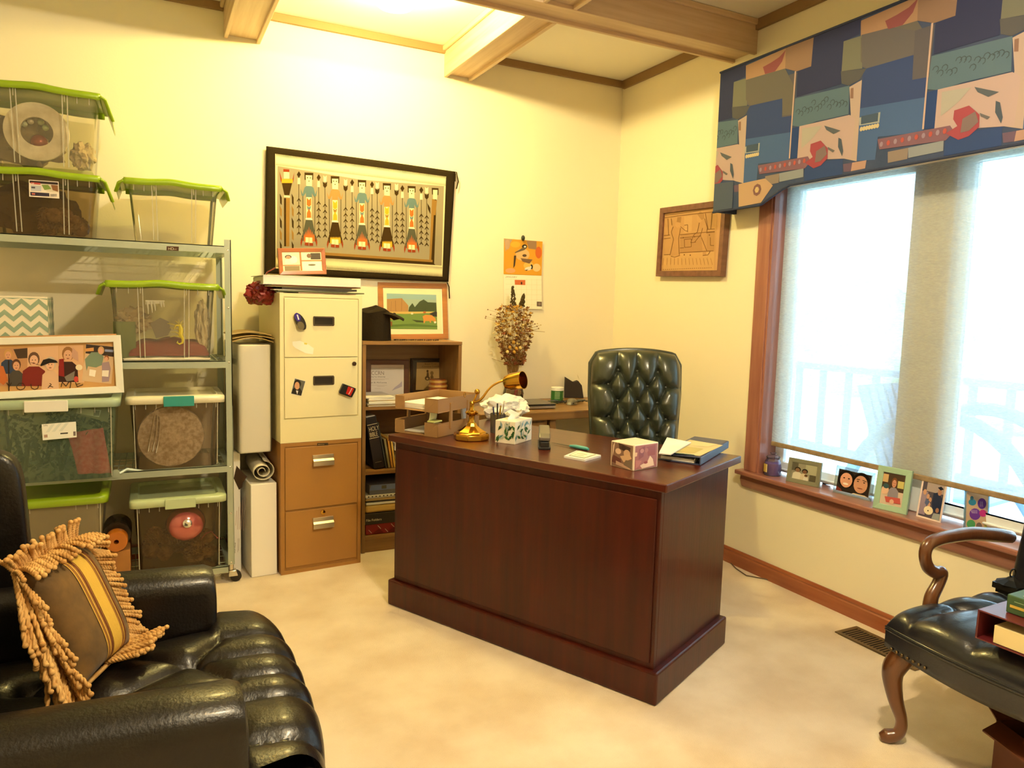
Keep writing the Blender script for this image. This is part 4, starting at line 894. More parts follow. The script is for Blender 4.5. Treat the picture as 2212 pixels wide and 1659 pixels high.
# ================================================================ WALL CALENDAR
K = (1020, 500, 4.609)
CYp = YB-.012
t = thing('wall_calendar', 'wall calendar with an orange bird photo and a white month page', 'calendar', (2.17, CYp, 1.39))
m = MB(); rl2 = rel(t); q = [(316, 70), (700, 100), (690, 440), (312, 425)]; m.prism([rl2 @ on(K[0]+x/K[2], K[1]+y/K[2], (0, CYp, 0), (0, 1, 0)) for x, y in q], (0, .004, 0)); m.build('photo_page', PAPER, t, smooth=False)
m = MB(); q = [(312, 427), (688, 442), (696, 775), (318, 765)]; m.prism([rl2 @ on(K[0]+x/K[2], K[1]+y/K[2], (0, CYp, 0), (0, 1, 0)) for x, y in q], (0, .004, 0)); m.build('month_page', PAPER, t, smooth=False)
a = Art((0, CYp, 0), (0, -1, 0), K)
a.lay(1).poly([(316, 70), (700, 100), (690, 440), (312, 425)], '#d89a2c'); a.lay(2).poly([(318, 72), (400, 80), (330, 200)], '#b59a7c').poly([(540, 90), (640, 96), (640, 180), (560, 170)], '#9a7858').ell(660, 210, 32, 60, '#d0662c').ell(640, 360, 40, 40, '#e2c08a').ell(380, 390, 50, 25, '#d8a070').ell(350, 130, 26, 50, '#c4a080').ell(500, 230, 70, 60, '#e0b27a').ell(560, 340, 50, 40, '#e4b65a').ell(430, 130, 50, 30, '#e2ac3a')
a.lay(3).ell(520, 150, 26, 22, '#2a2418').poly([(505, 160), (540, 165), (520, 185), (430, 215), (420, 210)], '#6a5a44').poly([(415, 240), (438, 240), (425, 340), (408, 365)], '#4a3c2c').poly([(480, 265), (600, 280), (570, 320), (500, 300)], '#7a5c40').ell(520, 240, 22, 14, '#5a4430').ell(560, 370, 40, 18, '#e8dcc8', rot=-10).ell(590, 352, 13, 24, '#221c14').poly([(520, 385), (560, 378), (540, 392)], '#3a3024')
a.lay(4).ell(524, 152, 12, 9, '#ece4d4').ell(582, 355, 7, 14, '#ece4d4')
a.lay(1).poly([(312, 427), (688, 442), (696, 775), (318, 765)], '#f3edd4'); a.lay(2).text('JANUARY', 332, 458, 15, '#8a6a4a', 2, 1.3).poly([(422, 482), (528, 484), (528, 534), (424, 530)], '#cf6e3c').poly([(642, 698), (692, 700), (692, 748), (642, 745)], '#6a5648')
a.lay(3).ell(490, 515, 8, 14, '#3a2418', 8).ell(668, 722, 15, 14, '#8a7468', 8)
for k in range(6): a.lay(2).line([(330, 475+k*50), (690, 482+k*50)], 1.4, '#d9cca4')
for k in range(1, 7): a.lay(2).line([(335+k*51, 470), (338+k*51, 765)], 1.4, '#d9cca4')
a.build('calendar_print', t)
m = MB(); m.sph(rl2 @ on(1130, 514, (0, CYp-.012, 0), (0, 1, 0)), (.013, .012, .018), 12); m.tube([rl2 @ on(1131, 520, (0, CYp-.004, 0), (0, 1, 0)), rl2 @ on(1131, 520, (0, YB, 0), (0, 1, 0))], .002, 6); m.build('push_pin', mat('green_pin', '#2c3020', .4), t)

# ================================================================ BOOKCASE
oak = wood('oak_bookcase', '#99703c', '#7d5829', 0, .45, .2, k=16); oakz = wood('oak_bookcase_upright', '#99703c', '#7d5829', 2, .45, .2, k=16)
t = thing('bookcase', 'low oak bookcase between the file cabinets and the computer desk', 'bookcase', (1.33, 4.07, 0))
BX0, BX1, BY0, BY1 = 1.04, 1.622, 3.90, 4.235
def bl_(m, x0, x1, y0, y1, z0, z1): m.b6(x0-1.33, x1-1.33, y0-4.07, y1-4.07, z0, z1); return m
bl_(MB(), BX0, BX0+.02, BY0, BY1, 0, 1.166).build('side_panel', oakz, t, smooth=False, bev=.002)
bl_(MB(), BX1-.02, BX1, BY0, BY1, 0, 1.166).build('side_panel', oakz, t, smooth=False, bev=.002)
bl_(MB(), BX0, BX1, BY0-.004, BY1, 1.167, 1.186).build('top_board', oak, t, smooth=False, bev=.002)
bl_(MB(), BX0+.021, BX1-.021, BY1-.012, BY1-.004, .03, 1.165).build('back_panel', oak, t, smooth=False)
for z in (.807, .445, .075): bl_(MB(), BX0+.0205, BX1-.0205, BY0+.004, BY1-.014, z, z+.018).build('shelf', oak, t, smooth=False)
bl_(MB(), BX0+.0205, BX1-.0205, BY0+.012, BY0+.026, 0, .074).build('kick_board', oak, t, smooth=False)
# top: black cap / bag
e = thing('black_hat', 'black soft cap standing on the bookcase beside the cream cabinet', 'cap', (1.14, 4.0, 1.187))
capm = mat('black_cloth', '#241b0e', .9, bump=.4, bs=90, spec=.2)
def capf(u, v):
    a_ = 2*PI*u; r = (.085+.012*math.sin(a_*3))*(1-.12*v) * (1 if v < .85 else (1-(v-.85)/.15*.98)); z = .165*min(v/.85, 1)+.012*math.sin(a_*2+v*4)*v + (.02*(v-.85)/.15 if v > .85 else 0)
    return Vector((r*math.cos(a_)*1.05, r*math.sin(a_)*.8, max(z, 0)))
m = MB(); m.grid(capf, 36, 24, cu=True); m.build('crown', capm, e, weld=True)
m = MB(); m.grid(lambda u, v: Vector((.02+.125*v*math.cos((u-.5)*1.2), -.03+.11*math.sin((u-.5)*1.9)*(.4+.6*v), .165-.035*v*v-.03*abs(u-.5))), 14, 10); m.build('brim', capm, e, solid=.004)
e = thing('beaded_necklace', 'thin string of dark beads lying along the bookcase top in front of the cow picture', 'beads', (1.36, 3.97, 1.187))
m = MB()
for k in range(26): m.sph((-.12+k*.0105, .006*math.sin(k*1.3), .005), .0048, 8)
m.build('beads', mat('dark_beads', '#4a3428', .4), e)
# certificate shelf (top)
cherry = wood('cherry_certificate_frame', '#6a2f10', '#52220a', 0, .35, .4)
def cert(a, g):
    a.lay(1).poly([(45, 150), (1010, 150), (1005, 760), (1000, 900), (30, 900)], '#efe6dc').lay(2).poly([(45, 175), (1005, 185), (1005, 285), (600, 275), (45, 265)], '#e2cfc0').line([(45, 278), (300, 285), (600, 275), (960, 280)], 7, '#9c8478')
    a.lay(3).text('CCRN', 240, 440, 95, '#9a8878', 0, .85).text('Keeping You Advancing', 155, 498, 30, '#6c5a54', 0, 1.05).text('Keri B. McCorma', 185, 640, 36, '#6c5a54', 0, 1.2).text('CERTIFICATE', 290, 205, 22, '#8a746a')
    for x0, x1, y in ((100, 660, 535), (240, 560, 560), (100, 620, 685), (380, 560, 712), (320, 470, 765)): a.line([(x0, y), (x1, y)], 6, '#c9b8a8')
    a.lay(2).poly([(975, 590), (975, 720), (730, 820), (800, 740), (920, 650)], '#c8bcc8')
qframe('certificate_frame', 'framed white certificate reading CCRN on the upper shelf of the bookcase', (0, 4.165, 0), (0, -1, .06), (700, 884), (884, 884), (700, 778), .016, .02, cherry, cert, crop=(780, 770, 11.06)) if False else None
def cframe():
    P, n = Vector((0, 4.16, 0)), Vector((0, -1, .05)).normalized()
    return qframe('certificate_frame', 'cherry framed white certificate reading CCRN on the bookcase shelf', P, n, (791, 868), (883, 866), (789, 777), .03, .02, cherry, cert, crop=(780, 770, 11.06))
cframe()
def award(a, g):
    a.lay(1).poly([(1225, 45), (1960, 45), (1960, 900), (1180, 900)], '#33200a').lay(2).poly([(1330, 140), (1955, 140), (1940, 800), (1305, 800)], '#b3935a')
    a.lay(3).text('Royal Rose', 1520, 195, 34, '#4a3418', -1, 1.3).text('Country Concert', 1450, 255, 36, '#4a3418', -1, 1.3)
    a.ell(1585, 350, 25, 30, '#4a3418').poly([(1570, 380), (1610, 380), (1620, 470), (1560, 470)], '#5a4424').ell(1580, 520, 60, 55, '#5a4424').ell(1690, 400, 40, 50, '#7d6236').ell(1690, 500, 36, 60, '#6a5028').lay(4).ell(1580, 530, 25, 22, '#b3935a')
qframe('picture_frame', 'grey framed certificate with a brown mount leaning behind the award plaque on the bookcase', (0, 4.195, 0), (0, -1, .03), (886, 862), (958, 860), (884, 769), .006, .012, mat('silver_frame', '#b0a490', .4, .5))
qframe('award_plaque', 'dark wooden award plaque with a gold plate on the upper shelf of the bookcase', (0, 4.155, 0), (0, -1, .05), (888, 863), (962, 861), (890, 774), .012, .018, mat('dark_plaque_wood', '#2e1c0a', .4), award, crop=(780, 770, 11.06))
e = thing('wooden_barrel', 'small orange wooden keg with pale hoops on the bookcase shelf by the plaque', 'barrel', (1.538, 4.06, .826))
kw = wood('orange_keg_wood', '#a85a1c', '#8a4614', 2, .35, .4)
m = MB(); m.lathe([(.001, 0), (.048, 0), (.055, .04), (.057, .065), (.055, .09), (.048, .13), (.001, .13)], (0, 0, 0), 28); m.build('staves', kw, e)
for z, r in ((.035, .0555), (.085, .0565), (.112, .0535)):
    m = MB(); m.lathe([(r-.004, z), (r+.002, z), (r+.001, z+.012), (r-.004, z+.012)], (0, 0, 0), 28); m.build('hoop', mat('pale_hoop', '#d9b060', .35, .4), e)
# paper piles
zz = sheets('paper_sheaf', (1.15, 4.03, .826), (.17, .25), 9, R(2), ['sheaf of papers in the pile at the front of the bookcase upper shelf'], 'paper', 'papers piled on the upper bookcase shelf', [PAPER, MANILA, PAPER, PAPER], .008, .006)
zz = sheets('paper_sheaf', (1.29, 4.0, .826), (.16, .20), 4, R(-8), ['sheaf of loose white papers beside the main pile on the upper bookcase shelf'], 'paper', 'loose papers beside the pile on the upper bookcase shelf', [PAPER, PAPER, MANILA], .008, .005)
# middle shelf : bible and folders
e = thing('bible', 'black hardback book lettered Holy Bible standing tilted on the bookcase middle shelf', 'book', (1.122, 3.945, .464), R(0))
e.rotation_euler = (0, R(-10), 0)
bk = mat('black_book_cloth', '#1b120c', .5, bump=.2, bs=120)
m = MB(); m.b6(0, .062, 0, .20, 0, .30); m.build('cover', bk, e, smooth=False, bev=.004)
m = MB(); m.b6(.006, .056, .002, .195, .3, .302); m.build('pages', PAPER, e, smooth=False)
eM = Matrix.Translation(e.location) @ e.rotation_euler.to_matrix().to_4x4()
a = Art((0, 0, 0), (0, -1, 0), fn=lambda x, y: eM @ Vector((x, -.0008, y))); a.n = Vector((0, -1, 0))
vs, fs = None, None
def uptext(a, t_, x, y, h, c, wx=1):
    vs, fs = text_mesh(t_); i = len(a.V); k = h*1.38
    for v in vs: a.V.append(a.p(x+v.x*k*wx, y+v.y*k))
    for f in fs: a.F.append([i+q for q in f]); a.K.append(rgb(c))
uptext(a, 'HOLY', .007, .218, .026, '#d8c89c', .62); uptext(a, 'BIBLE', .007, .186, .026, '#d8c89c', .55)
a.rect(.002, .254, .060, .257, '#d8c89c'); a.rect(.002, .176, .060, .179, '#d8c89c'); a.rect(.012, .036, .05, .0375, '#a89870')
a.build('gold_lettering', e)
for k, (c, w_, h_, x, lbk, tl_) in enumerate((('#3a382c', .008, .27, 1.156, 'dark grey thin binder leaning against the bible', -11), ('#8a7a4a', .012, .17, 1.172, 'olive spined folder leaning next to the bible', -10), ('#c98a2c', .01, .17, 1.190, 'orange manila folder leaning next to the olive folder', -9), ('#d9b04a', .01, .165, 1.205, 'yellow manila folder at the right end of the leaning row', -8))):
    e = thing('file_folder', lbk+' on the bookcase middle shelf', 'folder', (x+.035, 3.95, .464)); e.rotation_euler = (0, R(tl_), 0)
    m = MB(); m.b6(0, w_, 0, .22, 0, h_); m.build('cover', mat('folder_'+c[1:], c, .7), e, smooth=False, bev=.002)
zz = sheets('paper_sheaf', (1.36, 4.06, .464), (.22, .24), 9, R(0), ['sheaf of papers in the white pile right of the leaning folders on the middle shelf'], 'paper', 'white papers piled on the middle bookcase shelf', [PAPER, PAPER, MANILA], .01, .017)
# lower shelf
z = .095
def slab(name, lb, cat, x0, x1, y0, y1, h, m_, art=None, bev=.002, gap=.0015):
    global z
    e = thing(name, lb, cat, ((x0+x1)/2, (y0+y1)/2, z), R(random.uniform(-1.5, 1.5))); m = MB(); m.b6(-(x1-x0)/2, (x1-x0)/2, -(y1-y0)/2, (y1-y0)/2, 0, h); m.build('body', m_, e, smooth=False, bev=bev)
    if art:
        zz0 = z; a = Art((0, y0, 0), (0, -1, 0), fn=lambda x, y: Vector((x0+x*(x1-x0), y0-.004, zz0+y*h))); a.n = Vector((0, -1, 0)); art(a); a.build('front_print', e)
    z += h+gap; return e
redbox = mat('red_pattern_card', '#8a1512', .6)
slab('gift_box', 'red box printed with small pale scissors at the bottom of the bookcase', 'box', 1.07, 1.42, 3.93, 4.2, .058, redbox, lambda a: [a.lay(2).line([(x, y), (x+.05, y-.35)], .012, '#d8b8a0') for x, y in ((.05, .5), (.2, .85), (.32, .45), (.42, .9), (.6, .6), (.8, .9))] + [a.lay(1).poly([(x, .1), (x+.12, .5), (x+.2, .1)], '#5e0d0c') for x in (.1, .35, .6)])
slab('file_folder_box', 'black carton lettered File Folders above the red box in the bookcase', 'box', 1.065, 1.44, 3.92, 4.2, .062, mat('black_carton', '#2a2216', .5), lambda a: (uptext(a.lay(2), 'File Folders', .01, .35, .22, '#e9ddb4', .17), a.lay(1).poly([(.52, .2), (.99, .2), (.99, .85), (.52, .85)], '#e0d2a4'), a.lay(2).poly([(.53, .26), (.70, .26), (.70, .79), (.53, .79)], '#2a2216').poly([(.71, .26), (.98, .26), (.98, .79), (.71, .79)], '#2a2216'), uptext(a.lay(3), '1/3 cut', .55, .42, .2, '#e9ddb4', .13), uptext(a.lay(3), 'tabs', .76, .42, .18, '#e9ddb4', .13)))
slab('padded_envelope', 'thick yellow padded envelope lying on the file folder carton', 'envelope', 1.07, 1.42, 3.93, 4.18, .045, mat('yellow_envelope', '#d0ac58', .7), bev=.012)
for k in range(4): slab('paper_sheaf', 'sheaf of papers between the yellow envelope and the keyboard box', 'paper', 1.075, 1.44, 3.93, 4.19, (.012, .008, .012, .006)[k], (PAPER, mat('dark_folder', '#4b4436', .7), MANILA, PAPER)[k]); bpy.data.objects
slab('spiral_notebook', 'white notebook with a dark comb binding under the grey box', 'notebook', 1.07, 1.43, 3.925, 4.18, .014, PAPER, lambda a: [a.lay(2).ell(.04+k*.06, .45, .012, .3, '#2a2018', 6) for k in range(15)])
slab('grey_box', 'flat grey box with a pale blue lid print under the bookcase middle shelf', 'box', 1.09, 1.44, 3.93, 4.19, .055, mat('grey_card', '#75757a', .6), lambda a: (a.lay(1).poly([(0, .45), (1, .45), (1, 1), (.03, 1)], '#7c8fb8'), a.lay(2).poly([(.2, .55), (.28, .55), (.28, .9), (.2, .9)], '#6a6a5a'), a.lay(2).poly([(.55, .55), (.68, .55), (.68, .9), (.55, .9)], '#5a6a7a')))
grp = [o for o in bpy.data.objects if o.get('label') == 'sheaf of papers between the yellow envelope and the keyboard box']
for o in grp: o['group'] = 'papers on the lower bookcase shelf'; o['label'] = 'sheaf of papers between the padded envelope and the comb-bound notebook'

# ================================================================ COMPUTER DESK (credenza)
t = thing('computer_desk', 'oak computer desk along the back wall behind the dark desk', 'desk', (2.2, 3.95, 0))
CY0 = 3.655
def cl2(m, x0, x1, y0, y1, z0, z1): m.b6(x0-2.2, x1-2.2, y0-3.95, y1-3.95, z0, z1); return m
cl2(MB(), 1.64, 2.84, CY0, 4.225, .745, .795).build('desk_top', oak, t, smooth=False, bev=.006)
cl2(MB(), 1.66, 2.08, CY0+.03, 4.2, .04, .744).build('pedestal', oakz, t, smooth=False, bev=.002)
for z0_, z1_ in ((.52, .72), (.3, .5), (.06, .28)):
    d = cl2(MB(), 1.685, 2.055, CY0+.014, CY0+.03, z0_, z1_).build('drawer', oak, t, smooth=False, bev=.004)
    m = MB(); zc = (z0_+z1_)/2; m.tube([(1.83-2.2, CY0+.014-3.95, zc), (1.83-2.2, CY0-.01-3.95, zc), (1.91-2.2, CY0-.01-3.95, zc), (1.91-2.2, CY0+.014-3.95, zc)], .005, 8); m.build('drawer_pull', BRASS, d)
cl2(MB(), 2.10, 2.14, CY0+.03, CY0+.07, .0, .744).build('leg', oakz, t, smooth=False, bev=.002)
cl2(MB(), 2.78, 2.82, CY0+.03, CY0+.07, .0, .744).build('leg', oakz, t, smooth=False, bev=.002)
CT = .796
def cz(px, py, z=CT): return at(px, py, 2, z)
# laptop
L1 = cz(1062, 888)
t = thing('laptop', 'closed black laptop with silver edges on the oak computer desk', 'laptop', (2.0, 3.88, CT+.004), R(-3))
silver = mat('laptop_silver', '#b9b5ad', .3, .8)
m = MB(); m.prism([(x, y, 0) for x, y in rrect(.37, .25, .02)], (0, 0, .014)); m.build('base', silver, t, ang=50, bev=.002)
m = MB(); m.prism([(x, y, .0145) for x, y in rrect(.37, .25, .02)], (0, 0, .012)); m.build('lid', mat('laptop_black', '#1e1a15', .25, coat=.4), t, ang=50, bev=.003)
m = MB(); m.prism([(x, y, .0267) for x, y in rrect(.045, .014, .006)], (0, 0, .0005)); m.build('logo', silver, t)
m = MB(); 
for x in (-.16, .16):
    for y in (-.1, .1): m.lathe([(.008, -.004), (.008, 0)], (x, y, 0), 10)
m.build('rubber_foot', BLACKP, t)
# framed award on the credenza
def dip(a, g): uv(a, g); a.lay(1).rect(.0, .0, 1, 1, '#e2d8bc').lay(2).rect(.12, .06, .96, .95, '#efe6cc'); a.lay(3).text('Registered Nurse', .2, .22, .07, '#8a7a5a', 0, .9); [a.line([(.2, y), (.8, y)], .012, '#b8a888') for y in (.35, .45, .55)]; a.lay(2).ell(.55, .75, .07, .08, '#b89a50')
qframe('certificate_frame', 'grey box-framed certificate standing on the computer desk right of the bookcase', (0, 4.03, 0), (0.12, -1, .0), (1016, 874), (1072, 872), (1013, 818), .022, .06, mat('grey_frame_board', '#6a6350', .55), dip)
# vase with dried flowers
vb_ = Vector((2.04, 4.06, CT))
vb_ = on(1108, 880, (0, 4.08, 0), (0, 1, 0)); vb_.z = CT
t = thing('glass_vase', 'clear bulbous glass vase with a red ribbon on the computer desk', 'vase', tuple(vb_))
m = MB(); m.lathe([(.001, 0), (.045, 0), (.062, .03), (.066, .06), (.056, .10), (.04, .125), (.036, .14), (.04, .155), (.038, .155), (.034, .14), (.038, .125), (.053, .1), (.062, .06), (.058, .03), (.04, .006), (.001, .006)], (0, 0, 0), 30); m.build('glass', clear('vase_glass', '#e8dcc4', .12, '#cdbb94', .04), t)
rib = mat('dark_red_ribbon', '#6e1c16', .5)
m = MB()
for s, q in ((-1, .035), (1, .045), (-.4, .02)): m.tube([(s*.005, -.06, .11), (s*q, -.075, .135), (s*q*1.2, -.07, .10), (s*.01, -.062, .10), (s*q*.7, -.07, .055)], .006, 6, flat=.4)
m.build('ribbon_bow', rib, t)
e = thing('dried_flowers', 'tall bouquet of dried brown and yellow flowers standing in the glass vase', 'dried flowers', (vb_.x, vb_.y, CT+.01))
rnd = random.Random(11)
hgt = on(1115, 620, vb_, (0, 1, 0)).z - CT
K2 = (1020, 500, 4.609)
def fpt(x, y, d=0): p = on(K2[0]+x/K2[2], K2[1]+y/K2[2], (0, vb_.y+d, 0), (0, 1, 0)); return rel(e) @ p
sm = mat('dried_stem', '#9a7438', .8); c1 = mat('dried_petal_gold', '#b88a34', .85); c2_ = mat('dried_petal_brown', '#7d5220', .85); c3 = mat('dried_petal_rust', '#8a4a24', .85); c4 = mat('dried_petal_cream', '#d9bd78', .85); c5 = mat('dark_seed_head', '#4e3d16', .9)
ms = MB(); P_ = {0: MB(), 1: MB(), 2: MB(), 3: MB()}
for k in range(430):
    v = rnd.random(); x = 415+(rnd.random()-.5)*2*(70+95*math.sin(v*PI*.75)+20); y = 1330-v*590; d = rnd.uniform(-.05, .04)
    tp = fpt(x, y, d); 
    if k % 5 == 0: ms.tube([Vector((rnd.uniform(-.015, .015), rnd.uniform(-.015, .015), .02)), fpt(400+(x-400)*.35, 1340, d*.4), tp], .0012, 4)
    q = 0 if v > .5 and rnd.random() < .5 else (1 if rnd.random() < .5 else (2 if v < .3 or rnd.random() < .4 else 3))
    for j in range(5):
        dr_ = Vector((rnd.uniform(-1, 1), rnd.uniform(-1, 1), rnd.uniform(-.3, 1))).normalized(); sd_ = dr_.orthogonal().normalized()*rnd.uniform(.004, .0075); L_ = rnd.uniform(.010, .020)
        P_[q].prism([tp, tp+dr_*L_*.5+sd_, tp+dr_*L_, tp+dr_*L_*.5-sd_], dr_.cross(sd_).normalized()*.0012)
for x, y, q in ((412, 1105, 0), (375, 1155, 0), (440, 1165, 0), (480, 1160, 3), (350, 1200, 3), (420, 1200, 0)):
    P_[q].sph(fpt(x, y, -.05), .011, 8, jit=.3)
for k in range(26):
    s = rnd.choice((-1, 1)); y0 = rnd.uniform(760, 1080); x1 = 415+s*rnd.uniform(150, 300); 
    if s > 0: y0 = rnd.uniform(900, 1030); x1 = 415 + rnd.uniform(120, 270)
    ms.tube([fpt(415+s*60, y0+60), fpt(x1, y0)], .0007, 3); P_[rnd.choice((1, 3))].sph(fpt(x1, y0), .004, 6)
ms.tube([fpt(330, 1310), fpt(195, 1265)], .001, 4); ms.tube([fpt(600, 990), fpt(722, 1000)], .0012, 4)
ms.build('stems', sm, e); [P_[k].build('petals', mm, e, smooth=False).__setitem__('kind', 'stuff') for k, mm in ((0, c1), (1, c2_), (2, c3), (3, c4))]
for (bx, by, tx, ty) in ((410, 760, 405, 560), (490, 760, 515, 635)):
    m = MB()
    for k in range(110):
        v = rnd.random(); wdt = 34*(1-v*.75); x = bx+(tx-bx)*v+rnd.uniform(-wdt, wdt); y = by+(ty-by)*v; p_ = fpt(x, y, rnd.uniform(-.012, .012)); m.prism([p_, p_+Vector((.004, 0, .006)), p_+Vector((0, 0, .014)), p_+Vector((-.004, 0, .006))], (0, .003, 0))
    m.build('seed_plume', c5, e, smooth=False)['kind'] = 'stuff'
# tub, mouse, boxes, plastic packaging
tb = cz(1203, 868); t = thing('green_tub', 'green plastic tub with a white lid on the computer desk left of the tufted chair', 'tub', (tb.x, tb.y, CT))
r_ = .036; tbw = (cz(1216, 868)-cz(1190, 868)).length/2; hh = on(1203, 836, tb, (0, 1, 0)).z-CT
m = MB(); m.lathe([(.001, 0), (tbw, 0), (tbw, hh*.78), (.001, hh*.78)], (0, 0, 0), 28); m.build('jar', mat('green_label', '#2f6a2c', .5), t)
m = MB(); m.lathe([(.001, hh*.78), (tbw*1.04, hh*.78), (tbw*1.04, hh*.97), (tbw*.95, hh), (.001, hh)], (0, 0, 0), 28); m.build('lid', WHITE, t)
a = Art(tb, (0, -1, 0), fn=lambda x, y: tb + Vector((math.sin(x)*(tbw+.0006), -math.cos(x)*(tbw+.0006), y))); a.n = Vector((0, 0, 0))
for k in range(5): 
    for j in range(6): a.rect(-.9+j*.14, hh*(.66-.1*k), -.9+j*.14+.1, hh*(.66-.1*k)+.004, '#b9cf9c')
for j in range(4): a.rect(.45+j*.12, hh*.3, .45+j*.12+.05, hh*.66, '#8fb86a')
a.build('label_print', t)
mp = cz(1235, 873); t = thing('computer_mouse', 'grey and black computer mouse on the computer desk in front of the plastic wrapping', 'mouse', (mp.x, mp.y, CT), R(40))
m = MB(); m.grid(lambda u, v: Vector(((v-.5)*.11, (u-.5)*.06*math.sin(PI*min(max(v, .08), .95))**.4, .036*max(0, math.sin(PI*v))**.6*max(0, 1-(2*u-1)**4)**.5+.001)), 16, 20); m.build('shell', mat('mouse_grey', '#6c675a', .35), t)
m = MB(); m.tube([(-.05, .028, .012), (0, .031, .018), (.045, .026, .01)], .004, 8); m.tube([(-.05, -.028, .012), (0, -.031, .018), (.045, -.026, .01)], .004, 8); m.build('side_grip', BLACKP, t)
t = thing('mouse_cable', 'tangle of dark cables lying round the green tub on the computer desk', 'cable', (tb.x, tb.y, CT))
m = MB(); rnd = random.Random(2)
for k in range(4):
    m.tube([(-.09+.24*s/9*1.1, -.05-.018*k+.03*math.sin(s*1.1+k*2), .004+.012*abs(math.sin(s*.9+k))) for s in range(10)], .0028, 6)
m.build('cables', BLACKP, t)
# black gift box and clear wrap
gp = cz(1245, 862)
t = thing('black_box', 'dark brown upright box wrapped in clear plastic beside the tufted chair', 'box', (gp.x+.03, gp.y+.10, CT), R(-22))
hb_ = on(1240, 822, gp, (0, 1, 0)).z-CT
m = MB(); m.prism([(-.06, -.04, 0), (.07, -.04, 0), (.055, -.04, .085), (.03, -.04, .115), (0, -.04, .105), (-.06, -.04, .14)], (0, .08, 0)); m.build('carton', mat('dark_brown_carton', '#241709', .6), t, smooth=False)
crumple('plastic_wrap', 'crinkled clear plastic wrapping standing on the computer desk behind the tufted chair', 'plastic wrap', (gp.x+.06, gp.y+.17, CT), (.10, .05, .105), clear('crinkled_wrap', '#efe6cc', .16, '#cfc29a', .08), 3.5, .45, seedv=8)
t = thing('black_speaker', 'small black wedge shaped device behind the laptop', 'device', (*cz(1128, 878).xy, CT), R(-20))
m = MB(); m.prism([(-.035, -.02, 0), (.035, -.02, 0), (.035, -.01, .035), (-.025, -.01, .05), (-.035, -.015, .04)], (0, .05, 0)); m.build('housing', BLACKP, t, bev=.006)
# ================================================================ STEEL SHELVING
steel = mat('grey_green_steel', '#a9b3a2', .35, .25, coat=.2)
SX0, SX1, SY0, SY1 = -1.02, .36, 3.728, 4.20
t = thing('wire_shelving', 'tall pale grey steel shelving rack on casters holding storage bins', 'shelving rack', (-.33, 3.96, 0))
def sh(m, x0, x1, y0, y1, z0, z1): m.b6(x0+.33, x1+.33, y0-3.96, y1-3.96, z0, z1); return m
for x in (SX0, SX1-.03):
    for y, s in ((SY0, 1), (SY1-.03, -1)):
        m = MB(); sh(m, x, x+.03, y, y+.004, .09, 1.67) if s > 0 else sh(m, x, x+.03, y+.026, y+.03, .09, 1.67)
        xx = x+.026 if x > 0 else x
        sh(m, xx, xx+.004, y, y+.03, .09, 1.67)
        p = m.build('upright', steel, t, smooth=False)
        m = MB()
        for z in (.10, .58, 1.09, 1.62, .35, 1.35): m.sph((x+.015+.33, (y if s > 0 else y+.03)-3.96, z), (.005, .002, .005), 8)
        m.build('bolt_heads', CHROME, p)
        m = MB(); cx_, cy_ = x+.015+.33, y+.015-3.96
        m.tube([(cx_-.0, cy_, .055), (cx_, cy_, .095)], .012, 10); m.prism([(cx_-.014, cy_-.02, .03), (cx_+.03, cy_-.02, .03), (cx_+.022, cy_-.02, .06), (cx_-.012, cy_-.02, .06)], (0, .04, 0)); f = m.build('caster_fork', CHROME, t, bev=.003)
        m = MB(); m.tube([(cx_+.02, cy_-.013, .0265), (cx_+.02, cy_+.013, .0265)], .0265, 18); m.build('caster_wheel', BLACKP, f)
SHZ = [1.640, 1.098, .590, .085]
for z in SHZ:
    m = MB(); h = .034
    sh(m, SX0+.03, SX1-.03, SY0+.0, SY0+.004, z-h, z); sh(m, SX0+.03, SX1-.03, SY0, SY0+.025, z-.004, z)
    sh(m, SX0+.03, SX1-.03, SY1-.004, SY1, z-h, z)
    for x in (SX0+.004, SX1-.034): sh(m, x, x+.03, SY0+.03, SY1-.03, z-h, z-.002)
    s_ = m.build('shelf_beam', steel, t, smooth=False)
    m = MB()
    for k in range(46): sh(m, SX0+.04+k*.029, SX0+.0435+k*.029, SY0+.02, SY1-.01, z-.004, z-.0005)
    for k in range(4): sh(m, SX0+.03, SX1-.03, SY0+.08+k*.1, SY0+.084+k*.1, z-.008, z-.0045)
    m.build('wire_deck', steel, s_, smooth=False)
a = Art((0, SY0, 0), (0, -1, 0), (0, 150, 3.95)); a.lay(1).poly([(1422, 1508), (1526, 1512), (1524, 1548), (1420, 1545)], '#4a2c18'); a.lay(2).text('HD', 1434, 1540, 22, '#d8c9a8', 0, 1.1).text('pow', 1478, 1538, 12, '#c8b898'); a.build('maker_label', t)
m = MB(); m.tube([(-.02+.33, SY0+.02-3.96, .58), (-.1+.33, SY0+.01-3.96, .60), (-.13+.33, SY0-.002-3.96, .585)], .008, 6); m.lathe([(.001, 0), (.02, 0), (.02, .006), (.001, .008)], (-.145+.33, SY0-.0-3.96, .585), 14, Matrix.Rotation(R(90), 4, 'X')); m.build('joint_plate', steel, t)

